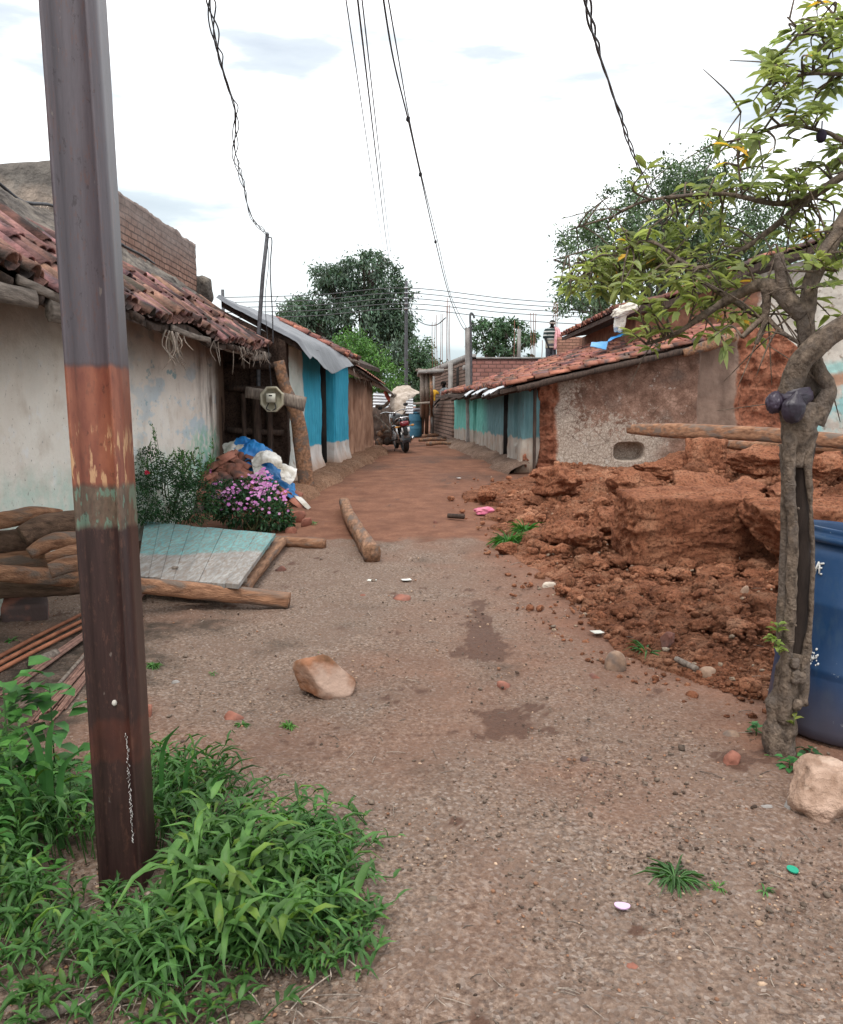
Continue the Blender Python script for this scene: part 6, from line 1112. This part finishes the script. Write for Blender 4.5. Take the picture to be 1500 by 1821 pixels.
for k, (px, w, hh_) in enumerate(((470, 60, 22), (800, 50, 14), (860, 60, 18), (960, 50, 14), (1010, 40, 22), (760, 30, 30))):
    tree('distant_tree', ('low hazy tree behind the meter pole', 'low far tree behind the rods', 'low far tree behind the concrete post', 'low far tree behind the man', 'low far tree behind the low brick wall', 'far tree seen through the porch')[k], np.array([W(px, 700, Yt)[0], Yt + k, 0.4]), [LT(px, 690 - hh_ * .6, Yt + k, w, 3, hh_), LT(px + 20, 695 - hh_, Yt + k, w * .5, 3, hh_ * .8)], 1800, .5, .5, M['treegr'], .1, 90, 7 + k, .3, .2)
# ================================================================== custard apple tree in the foreground
M['barkf'] = simple('grey_brown_bark', (.06, .043, .032), (.24, .18, .135), 34, .9, 1., .018, 70, (1, 1, .75), c=(.14, .11, .09))
M['hollow'] = simple('dark_rotten_wood', (.02, .014, .012), (.05, .035, .028), 9, .9, .7, .006, 50, (2, 2, .5))
M['caleaf'] = leafmat('custard_apple_leaf', (.24, .31, .12), (.38, .42, .20), .5, .58, (.95, 1., .55))
tb = G(1385, 1338); TY = tb[1]
FT = thing('fruit_tree', 'small crooked fruit tree with a split hollow trunk and light green leaves', 'tree', tb)
def W2(px, py, dy=0.): return W(px, py, TY + dy)
tr_ = MB()
tr_.tube([tb - [0, 0, .05], W2(1388, 1290), W2(1396, 1230), W2(1408, 1160)], [.066, .062, .055, .045], 24, sub=9, amp=.03, ns=18)
tr_.tube([W2(1396, 1285, -.04), W2(1399, 1180, -.05), W2(1408, 1050, -.05), W2(1410, 930, -.05), W2(1403, 850, -.05), W2(1407, 790, -.04), W2(1412, 760)], [.032, .023, .022, .021, .021, .026, .04], 14, sub=10, amp=.010, ns=34)
tr_.tube([W2(1420, 1250, -.02), W2(1440, 1120, -.03), W2(1446, 1000, -.03), W2(1442, 900, -.03), W2(1437, 830, -.03), W2(1437, 770)], [.04, .011, .009, .010, .016, .04], 10, sub=8, amp=.008, ns=26)
tr_.tube([W2(1392, 1150, -.02), W2(1396, 1000, -.0), W2(1400, 880), W2(1404, 790)], [.03, .022, .022, .04], 8, sub=6, amp=.008, ns=26)
tr_.tube([W2(1412, 830), W2(1420, 775), W2(1424, 740), W2(1428, 715)], [.04, .066, .074, .066], 20, sub=8, amp=.022, ns=20)
main = {}
def br(name, pts, r, **k): main[name] = (np.array([W(a, b, TY + d) for a, b, d in pts]), np.array(r)); tr_.tube(main[name][0], main[name][1], 12 if max(r) > .02 else 6, sub=6, amp=max(r) * .2, ns=20)
br('A', [(1410, 745, 0), (1403, 705, -.02), (1418, 655, -.05), (1447, 620, -.08), (1500, 580, -.1), (1600, 520, -.1), (1750, 440, 0)], [.046, .046, .044, .044, .045, .044, .035])
br('B', [(1440, 740, .04), (1443, 690, .05), (1436, 620, .06), (1434, 560, .06), (1445, 500, .08), (1480, 430, .1), (1530, 340, .15), (1600, 200, .2)], [.044, .04, .038, .035, .033, .032, .03, .02])
br('C', [(1445, 750, 0), (1465, 715, -.02), (1474, 690, -.02), (1462, 665, -.02), (1450, 640, .02)], [.05, .038, .03, .028, .03])
br('D', [(1432, 560, .06), (1408, 540, .08), (1385, 515, .12), (1350, 508, .2), (1300, 530, .3), (1245, 565, .35), (1200, 595, .4), (1150, 612, .45)], [.04, .04, .036, .026, .02, .014, .010, .006])
br('E', [(1395, 525, .1), (1390, 490, .1), (1385, 450, .1)], [.028, .026, .02])
br('F', [(1362, 512, .15), (1363, 545, .15), (1358, 580, .15), (1345, 612, .15)], [.022, .018, .014, .008])
br('G', [(1362, 560, .15), (1335, 585, .15), (1320, 600, .15)], [.014, .012, .008]); br('G2', [(1365, 565, .15), (1390, 590, .1), (1425, 612, .05)], [.012, .01, .008])
br('H', [(1620, 230, .2), (1500, 312, .25), (1440, 350, .3), (1380, 362, .35), (1290, 345, .45), (1200, 350, .55), (1140, 360, .6), (1090, 385, .65)], [.028, .02, .017, .013, .011, .009, .007, .005])
br('I', [(1440, 352, .3), (1330, 438, .35), (1240, 476, .4), (1160, 430, .5), (1110, 445, .6), (1060, 480, .7), (1010, 502, .75)], [.015, .012, .01, .009, .008, .006, .004])
br('J', [(1600, 200, .2), (1510, 248, .2), (1470, 235, .2), (1400, 222, .25), (1340, 240, .3), (1275, 258, .35)], [.018, .012, .010, .008, .006, .004])
br('K', [(1600, 120, .2), (1500, 130, .2), (1430, 132, .2), (1370, 150, .25)], [.014, .010, .008, .004])
br('L', [(1345, 560, .35), (1280, 520, .45), (1200, 470, .6), (1120, 480, .8), (1040, 470, .9)], [.014, .012, .01, .008, .005])
br('M', [(1320, 345, .4), (1312, 270, .4), (1318, 200, .4)], [.006, .005, .003]); br('Nn', [(1500, 40, .2), (1440, 60, .2), (1400, 30, .2)], [.010, .007, .003])
br('O', [(1700, 480, 0), (1640, 300, .2), (1600, 120, .3), (1560, -40, .3)], [.03, .024, .018, .01])
br('Q', [(1090, 385, .65), (1040, 400, .7), (1010, 410, .75)], [.005, .004, .002]); br('R', [(1060, 440, .7), (1010, 455, .75), (985, 462, .78)], [.004, .003, .002])
regs = [((1010, 330), (1300, 520), (.4, 1.1), 112), ((1280, 230), (1500, 480), (.1, .6), 60), ((1350, 10), (1500, 230), (.0, .4), 46), ((1120, 490), (1360, 600), (.2, .7), 40), ((1400, 430), (1500, 640), (-.1, .4), 14), ((1500, 0), (1760, 620), (-.1, .6), 46)]
allp = np.vstack([catmull(p, np.linspace(0, len(p) - 1, len(p) * 8)) for p, r in main.values() if r.min() < .03]); tw = MB(); lf = MB(); gg = random.Random(12)
fixed = [(1400, 70), (1390, 95), (1352, 98), (1380, 120), (1345, 240), (1275, 250), (1340, 180), (1150, 300), (1160, 620), (1175, 590), (1205, 555), (1290, 620), (1350, 600), (1425, 770)]
tips = [(a, b, .3 if b < 560 else .35) for a, b in fixed]
for (a, b), (c, d), (e0_, e1_), k_ in regs:
    for k in range(k_):
        px, py = gg.uniform(a, c), gg.uniform(b, d)
        if (a, b) == (1010, 330) and py < 560 - (px - 1000) * .95: py = gg.uniform(max(330, 500 - (px - 1000) * .75), 520)
        if (a, b) == (1350, 10) and px < 1500 - (py + 60) * .8: px = gg.uniform(1430, 1500)
        tips.append((px, py, gg.uniform(e0_, e1_)))
for px, py, dy in tips:
    e_ = W(px, py, TY + dy); j = np.argmin(np.linalg.norm(allp - e_, axis=1)); s_ = allp[j]; dd = e_ - s_; L_ = np.linalg.norm(dd)
    if L_ > .55: s_ = e_ - dd / L_ * .5
    mid = (s_ + e_) / 2 + np.array([gg.gauss(0, .03), gg.gauss(0, .03), gg.gauss(0.02, .03)]); q = catmull([s_, mid, e_], np.linspace(0, 2, 10)); tw.tube(q, np.linspace(.006, .0022, 10), 5)
    nl = gg.randint(6, 11); tt = np.concatenate([np.linspace(.35, .95, nl - 4), [.97, 1, 1, 1]]); cc = catmull([s_, mid, e_], tt * 2); ax = unit(e_ - mid); sd = unit(np.cross(ax, [0, 0, 1.]) + rdir(1)[0] * .3); alt = np.where(np.arange(nl) % 2 == 0, 1, -1)[:, None]
    dr_ = unit(ax * .75 + sd * alt * .9 + rdir(nl) * .3 + [0, 0, .3]); yel = gg.random(); base_t = np.array([1, 1, 1.]) * gg.uniform(.75, 1.3); base_t = base_t * ([1.08, 1.05, .9] if yel > .5 else [1, 1, 1])
    ti = base_t * np.clip(1 + .18 * RG.normal(size=(nl, 1)), .5, 1.6); oy = RG.random(nl) < .015; ti[oy] = [3.2, 1.6, .5]
    leaves(lf, cc, dr_, unit(rdir(nl) * .5 + [0, -.25, 1]), RG.uniform(.05, .10, nl), RG.uniform(.02, .036, nl), ti, LEAF, RG.uniform(-.1, .3, nl))
# extra bare twigs
for k in range(70):
    p0_ = allp[gg.randrange(len(allp))]; d = rdir(1)[0] * [1, .6, 1]; tw.tube([p0_, p0_ + d * .12 + [0, 0, .02], p0_ + d * gg.uniform(.18, .4)], [.005, .0035, .0015], 4, sub=4)
tw.build('twigs', M['barkf'], FT, True); lf.build('crown', M['caleaf'], FT)
mb = MB(); mb.tube([W2(1405, 1210, .03), W2(1422, 1100, .03), W2(1426, 980, .03), W2(1422, 880, .03), W2(1422, 790, .03)], [.05, .042, .04, .042, .06], 10, sub=6, amp=.01, ns=20); mb.build('hollow_core', M['hollow'], FT, True)
mb = tr_
for k in range(16):
    q = catmull([W2(1403, 1180, -.085), W2(1413, 1050, -.085), W2(1416, 930, -.085), W2(1408, 850, -.085)], np.array([gg.uniform(0, 3)]))[0]; mb.tube([q + [gg.uniform(-.018, .018), 0, 0], q + [gg.uniform(-.018, .018), -.004, 0.002]], gg.uniform(.003, .006), 7)
for k in range(5): q = W2(1418 + gg.gauss(0, 12), 1215 + gg.gauss(0, 30), -.07); mb.rock(q, (.04, .03, .05), 3, .2, .3, 2, k)
tr_.build('trunk', M['barkf'], FT, True)
mb = MB(); c0 = W2(1461, 242, .2); mb.rock(c0, (.042, .042, .055), 3, .1, .1, 4, 2); mb.tube([c0 + [0, 0, .02], c0 + [0, 0, .06]], .003, 5); mb.build('dried_fruit', simple('dark_purple_fruit', (.02, .015, .03), (.045, .03, .06), 20, .8, .6, .004, 80), FT, True)
# black plastic tied round the fork
pm = simple('purple_black_plastic', (.018, .012, .022), (.045, .03, .052), 9, .42, .4, .003, 60, spec=.5)
mb = MB(); q = np.linspace(0, 2 * np.pi, 61); c0 = W2(1408, 712, -.01); V = []
for v in np.linspace(0, 1, 24): V.append([c0 + [(.066 + .012 * math.sin(v * 3.1)) * math.cos(a), (.066 + .012 * math.sin(v * 3.1)) * math.sin(a), .035 - .07 * v + .018 * math.cos(a + .8)] for a in q])
V = np.array(V); V = V + unit(V - c0) * (.006 * fbm(V * [1, 1, 3], 22, 4, 4) + .004 * ridged(V * [1, 1, 4], 16, 3, 4))[..., None]; mb.grid(V)
Vb, Fb = ico(6); c1 = W2(1411, 724, -.105); rr = 1 + .10 * fbm(Vb, 1.6, 3, 2); th = np.arctan2(Vb[:, 1], Vb[:, 0]); fold = .055 * ridged(np.stack([th * 1.6, Vb[:, 2] * .8, 0 * th], 1), 1.3, 4, 8) * np.clip(1.1 - abs(Vb[:, 2] + .1), .2, 1)
Vb = Vb * (rr + fold)[:, None]; pinch = 1 - .62 * sst(.1, 1., Vb[:, 2]); Vb = Vb * np.stack([pinch, pinch, np.ones(len(th))], 1) * [.046, .034, .066]; Vb[:, 0] += .012 * sst(.2, 1, Vb[:, 2] / .066) ; mb.add(Vb + c1, Fb)
Vb, Fb = ico(5); Vb = Vb * (1 + .2 * fbm(Vb, 2, 4, 9) + .1 * ridged(Vb * [1, 1, .4], 2.2, 3, 5))[:, None] * [.032, .03, .042]; mb.add(Vb + W2(1377, 716, -.05), Fb)
mb.build('plastic_bag', pm, label='dark purple plastic bag knotted round the fork of the small tree', category='plastic bag', smooth=True)
def rosette(name, label, cat, base, n, L_, wd, mat, up=.5, spread=1., st=.0, tpl=LEAF, tv=.15, tint=(1, 1, 1), droop=.4, rad=.0, group=None, parent=None):
    mb = MB(); a = RG.uniform(0, 6.28, n); d = np.stack([np.cos(a) * spread, np.sin(a) * spread, RG.uniform(.2, 1, n) * up], 1); p = base + d * RG.uniform(0, rad + 1e-4, (n, 1)) + np.stack([0 * a, 0 * a, RG.uniform(0, st + 1e-4, n)], 1)
    leaves(mb, p, d, unit(rdir(n) * .3 + [0, 0, 1]), L_ * RG.uniform(.6, 1.2, n), wd * RG.uniform(.7, 1.2, n), np.array(tint) * np.clip(1 + tv * RG.normal(size=(n, 1)), .5, 1.7), tpl, droop)
    if st: mb.tube([base, base + [0, 0, st]], .003, 5, tint=.8)
    if parent is not None: return mb.build(name, M[mat], parent)
    kw = dict(label=label, category=cat); 
    if group: kw['group'] = group
    return mb.build(name, M[mat], None, False, **kw)
for k, (px, py) in enumerate(((1383, 1125), (1378, 1150), (1386, 1165))): rosette('shoot_leaves', '', '', W(px, py, TY - .08), 9, .06, .026, 'caleaf', 1.1, 1., .04, tint=(1.0, 1.15, .7), parent=FT)
rosette('root_shoot', '', '', W(1412, 1290, TY - .08), 7, .055, .024, 'caleaf', .8, 1., .05, tint=(1.2, 1.2, .7), parent=FT); rosette('fork_shoot', '', '', W(1442, 760, TY + .1), 8, .09, .03, 'caleaf', 1.3, .6, .03, tint=(1.1, 1.1, .8), parent=FT)
rosette('seedling', 'broad leaved seedling between the tree foot and the pale rock', 'seedling', G(1404, 1368), 16, .05, .03, 'leafmd', .7, 1., .05, group='seedlings by the tree', rad=.03, tint=(.8, 1.1, 1.2)); rosette('seedling', 'small seedling left of the tree foot above the oval stone', 'seedling', G(1345, 1308), 14, .04, .024, 'leafmd', .8, 1., .05, group='seedlings by the tree', rad=.03, tint=(.7, 1, 1.1))
rosette('seedling', 'dim low seedling behind the broad leaved one', 'seedling', G(1440, 1345), 12, .045, .026, 'leafdk', .6, 1., .03, group='seedlings by the tree', rad=.04)

# ================================================================== weeds and grass
def stems(mb, bases, lean, hgt, nlf, L_, wd, mat_t=(1, 1, 1), tv=.18, tpl=BLADE, stemr=.0022, drp=.7, curl=.5):
    for i, b in enumerate(bases):
        h = hgt[i] * rnd.uniform(.7, 1.25); l = lean[i] + np.array([rnd.gauss(0, .25), rnd.gauss(0, .25), 0]); p1 = b + l * h * .45 + [0, 0, h * .6]; p2 = b + l * h * 1.1 + [0, 0, h * rnd.uniform(.75, 1.)]
        q = catmull([b, p1, p2], np.linspace(0, 2, 7)); t0 = rnd.uniform(.75, 1.2); mb.tube(q, [stemr] * 6 + [stemr * .5], 4, False, tint=np.array(mat_t) * t0 * .85)
        k = nlf; tt = np.sort(RG.uniform(.25, 1, k)); tt[-1] = 1; c = catmull([b, p1, p2], tt * 2); a = rnd.uniform(0, 6.28) + np.arange(k) * 2.6; hd = np.stack([np.cos(a), np.sin(a), 0 * a], 1)
        d = unit(hd + l * .5 + np.stack([0 * a, 0 * a, RG.uniform(.25, 1.1, k)], 1)); leaves(mb, c, d, unit(rdir(k) * .2 + [0, 0, 1]), L_ * RG.uniform(.6, 1.25, k), wd * RG.uniform(.7, 1.25, k), np.array(mat_t) * t0 * np.clip(1 + tv * RG.normal(size=(k, 1)), .5, 1.7) * np.where(RG.random((k, 1)) < .12, [1.5, 1.15, .8], [1., 1., 1.]), tpl, RG.uniform(.2, 1, k) * drp)
def inpoly(x, y, P_):
    P_ = np.array(P_); r = np.zeros(len(x), bool); j = len(P_) - 1
    for i in range(len(P_)):
        c = ((P_[i, 1] > y) != (P_[j, 1] > y)) & (x < (P_[j, 0] - P_[i, 0]) * (y - P_[i, 1]) / (P_[j, 1] - P_[i, 1] + 1e-9) + P_[i, 0]); r ^= c; j = i
    return r
poly = [(-140, 1300), (60, 1330), (250, 1385), (400, 1440), (500, 1470), (585, 1530), (600, 1600), (560, 1660), (480, 1700), (380, 1750), (250, 1760), (120, 1700), (-60, 1660), (-300, 1640)]
x = RG.uniform(-300, 680, 3400); y = RG.uniform(1300, 1920, 3400); ok = inpoly(x, y, poly) & ~((x > 110) & (x < 290) & (y > 1540) & (y < 1680)); x, y = x[ok], y[ok]; sc_ = np.clip((y - 1200) / 500, .35, 1.1); ok = RG.random(len(x)) < 1.0; x, y = x[ok], y[ok]; ok = fbm(P3(x / 90., y / 90.), 1., 3, 5) + .15 > -.05; x, y = x[ok][:760], y[ok][:760]
gb = GV(x, y, zbase); gc = np.array([-.95, 2.45, 0]); ln = (gb - gc) * [1, 1, 0]; dist = np.linalg.norm(ln, axis=1); ln = ln / (dist[:, None] + .2) * .9
mb = MB(); hg = np.clip(.20 - .11 * sst(.1, .85, dist), .06, .22) * np.where(x < 150, 1.1, 1.); sm_ = sst(.5, .95, dist)
for i0 in range(0, len(gb), 50):
    s_ = slice(i0, i0 + 50); k = float(sm_[s_].mean()); stems(mb, gb[s_], ln[s_], hg[s_], 6, .10 * (1 - .35 * k) * rnd.uniform(.8, 1.2), .0135 * (1 - .1 * k) * rnd.uniform(.85, 1.3), (.92, 1., .85))
big_ = GV(RG.uniform(285, 460, 40), RG.uniform(1560, 1720, 40), zbase); stems(mb, big_, (big_ - gc) * [1, 1, 0] * 1.2, np.full(40, .24), 6, .14, .023, (1.15, 1.12, .9))
sm = GV(RG.uniform(480, 640, 160), RG.uniform(1480, 1740, 160), zbase); stems(mb, sm, (sm - gc) * [1, 1, 0] * .8, np.full(160, .05), 5, .05, .012, (1., 1.05, .9))
ed_ = GV(np.concatenate([RG.uniform(-60, 460, 90), RG.uniform(540, 660, 30)]), np.concatenate([RG.uniform(1650, 1850, 90), RG.uniform(1450, 1750, 30)]), zbase); stems(mb, ed_, rdir(len(ed_)) * [1.6, 1.6, 0], np.full(len(ed_), .07), 6, .06, .013, (1., 1.05, .9), drp=.4)
bs_ = GV(RG.uniform(110, 290, 34), RG.uniform(1590, 1690, 34), zbase); stems(mb, bs_, (bs_ - gc) * [1, 1, 0], np.full(34, .055), 6, .07, .012, (.95, 1., .9), drp=.4)
tl_ = GV(RG.uniform(240, 430, 46), RG.uniform(1370, 1480, 46), zbase); stems(mb, tl_, rdir(46) * [.4, .4, 0], np.full(46, .15), 5, .13, .009, (.9, .95, .9))
mb.build('grass', M['grassm'], kind='stuff', label='thick clump of broad bladed green grass round the foot of the rusty post', category='grass')
# dry runners in front of the grass
mb = MB()
for k in range(90):
    a = GV([rnd.uniform(-40, 600)], [rnd.uniform(1640, 1821)], zbase)[0] + [0, 0, .01]; d = rdir(1)[0] * [1, 1, .15]; mb.tube([a, a + d * .08 + [0, 0, .012], a + d * rnd.uniform(.1, .25)], .0018, 4, sub=3, tint=rnd.uniform(1., 2.4))
mb.build('straw', M['greywood'], kind='stuff', label='dry straw runners on the soil in front of the green grass', category='straw')
WP = 'weeds at the left edge'
for k, (px, py, n_, L_, wd, up, st, ti, lab) in enumerate(((20, 1420, 70, .095, .06, .8, .46, (.95, 1.15, .9), 'leafy weed with rounded toothed leaves at the left edge, topmost of the weeds'), (100, 1400, 46, .10, .065, .7, .42, (.95, 1.1, 1.1), 'broad leaved weed reaching over the rod bundles'), (30, 1500, 60, .075, .045, .8, .36, (1.1, 1.25, .8), 'light green small leaved weed low at the left edge'), (130, 1470, 40, .075, .04, .9, .2, (.8, 1., .8), 'dark leaved weed close to the left side of the post'), (-40, 1560, 50, .08, .045, .8, .3, (.8, 1., .8), 'leafy weed cut by the left edge of the frame'), (45, 1600, 36, .05, .032, .6, .1, (1., 1.2, .7), 'small round leaved weed below the others at the left edge'))):
    rosette('weed', lab, 'weed', PH(px, py, 0), n_, L_, wd, 'leafmd', up, 1., st, tint=ti, rad=.1, group=WP, droop=.35)
bl = MB()
for (px, py, tx_, ty_, w_) in ((85, 1500, 45, 1290, .026), (95, 1500, 95, 1280, .024), (60, 1520, -10, 1360, .02), (110, 1510, 150, 1330, .022), (290, 1480, 320, 1290, .016), (330, 1470, 395, 1320, .016), (370, 1480, 460, 1360, .014), (420, 1500, 560, 1400, .014), (270, 1500, 240, 1320, .016), (520, 1500, 600, 1470, .012)):
    a, b = PH(px, py, 0), W(tx_, ty_, PH(px, py, 0)[1]); m_ = (a + b) / 2 + [(a[0] - b[0]) * .35, 0, abs(b[2] - a[2]) * .25]; q = catmull([a, m_, b], np.linspace(0, 2, 14)); s_ = np.array([1., .2, 0]); w2 = w_ * np.sin(np.linspace(.25, 1, 14) * np.pi) ** .6 / 2
    bl.grid(np.stack([q - s_ * w2[:, None], q - [0, -.003, .0], q + s_ * w2[:, None]], 1), (.75, .95, .95))
bl.build('tall_blades', M['grassm'], label='long upright strap like blades standing among the weeds by the post', category='grass blades')
def tuft(px, py, n_, L_, wd, lab, tint=(1, 1, 1), up=.7, grp='small grass tufts'):
    b = G(px, py); mb = MB(); a = RG.uniform(0, 6.28, n_); d = np.stack([np.cos(a), np.sin(a), RG.uniform(.1, 1.1, n_) * up], 1); p = b + d * [.02, .02, 0] * RG.random((n_, 1)) * L_ * 14
    ti = np.array(tint) * np.clip(1 + .25 * RG.normal(size=(n_, 1)), .4, 1.9); leaves(mb, p, d, unit(rdir(n_) * .2 + [0, 0, 1]), L_ * RG.uniform(.5, 1.25, n_), wd, ti, BLADE, RG.uniform(.1, .8, n_)); return mb.build('grass_tuft', M['grassm'], label=lab, category='grass tuft', group=grp)
tuft(1200, 1560, 95, .105, .0065, 'star shaped dry green grass tuft alone on the gravel at the lower right', (1.0, .95, 1.1), .45)
tuft(1278, 1578, 18, .035, .006, 'tiny bright sprout right of the star shaped tuft', (1.1, 1.2, .8)); tuft(1360, 1585, 12, .035, .006, 'tiny sprout farthest right on the gravel', (.9, 1.1, .9))
tuft(272, 1185, 60, .06, .007, 'small green tuft just right of the post at mid height', (1.1, 1.15, 1)); tuft(515, 1292, 50, .045, .007, 'small bright tuft below the boulder', (1.25, 1.35, .8)); tuft(378, 1198, 16, .035, .006, 'faint tuft left of the boulder', (1, 1.1, .9)); tuft(430, 1290, 30, .05, .006, 'sparse tuft beside the pointed tile shard', (1, 1.1, .8)); tuft(566, 1160, 12, .03, .005, 'tiny blades behind the boulder', (1, 1.1, 1))
tuft(905, 968, 240, .22, .010, 'dense bright grass tuft at the left edge of the rubble', (.9, 1.15, .9), 1.1); tuft(935, 945, 120, .2, .010, 'upper part of the grass by the rubble, behind the dense tuft', (.9, 1.2, .9), 1.1)
tuft(1150, 1160, 26, .14, .011, 'dark green long bladed sprout at the foot of the rubble', (.6, .85, .8), .9); tuft(560, 930, 20, .06, .01, 'pale little tuft by the corner of the blue house step', (1.1, 1.2, 1.2)); tuft(20, 1140, 20, .05, .01, 'small leafy tuft at the left edge above the steel angle', (.9, 1.2, .9))
tuft(1375, 1345, 14, .04, .008, 'little green sprout touching the foot of the small tree', (.9, 1.1, .9))
# gravel and litter
NG = 26000; x = RG.uniform(-250, 1750, NG); y = 960 + 960 * RG.random(NG) ** .85; p = GV(x, y, zbase); ok = (rub(p[:, 0], p[:, 1]) < .05) & (p[:, 0] > -3.05)
p = p[ok]; pn = fbm(p, 1.7, 3, 88); keep = RG.random(len(p)) < .55 + .9 * pn; p = p[keep]; s_ = np.exp(RG.normal(-5.0, .42, len(p))) * (.75 + p[:, 1] * .13); bigm = RG.random(len(p)) < .02; s_[bigm] *= 2.4; p[:, 2] += s_ * .12
g1 = RG.choice(5, len(p), p=[.42, .25, .15, .12, .06]); tt = np.array([(.85, .85, .85), (.5, .48, .47), (1.3, .9, .7), (2.1, 1.95, 1.75), (.35, .3, .28)])[g1] * RG.uniform(.75, 1.25, (len(p), 1))
mb = MB(); rocks_bulk(mb, p, s_, tt, .8, 1); mb.build('gravel', simple('mixed_gravel', (.14, .105, .08), (.27, .205, .16), 60, .95, .3, .002, 200), kind='stuff', label='loose gravel strewn over the yard', category='gravel')
mb = MB(); xs_ = RG.uniform(200, 1500, 260); ys_ = RG.uniform(980, 1821, 260); p = GV(xs_, ys_, H)
for q in p:
    s = .35 + q[1] * .12; a = rnd.uniform(0, 6.28); d = np.array([math.cos(a), math.sin(a), 0])
    if rnd.random() < .6: L_ = rnd.uniform(.02, .09) * s * 1.6; mb.tube([q + [0, 0, .004], q + d * L_ * .5 + [0, 0, .01], q + d * L_ + [rnd.gauss(0, .01), 0, .004]], .0014 * s * 1.5, 4, sub=2, tint=rnd.choice([.6, .9, 1.5, 1.9]))
    else: leaves(mb, [q + [0, 0, .005]], [d + [0, 0, .1]], [[.1, .1, 1.]], .03 * s * rnd.uniform(.6, 1.3), .014 * s, np.array(rnd.choice([(1.6, 1.2, .9), (1.9, 1.8, 1.7), (1., .7, .5), (.6, .5, .45)])), CARD)
mb.build('ground_litter', M['greywood'], kind='stuff', label='scattered twigs, straw and leaf scraps on the ground', category='litter')
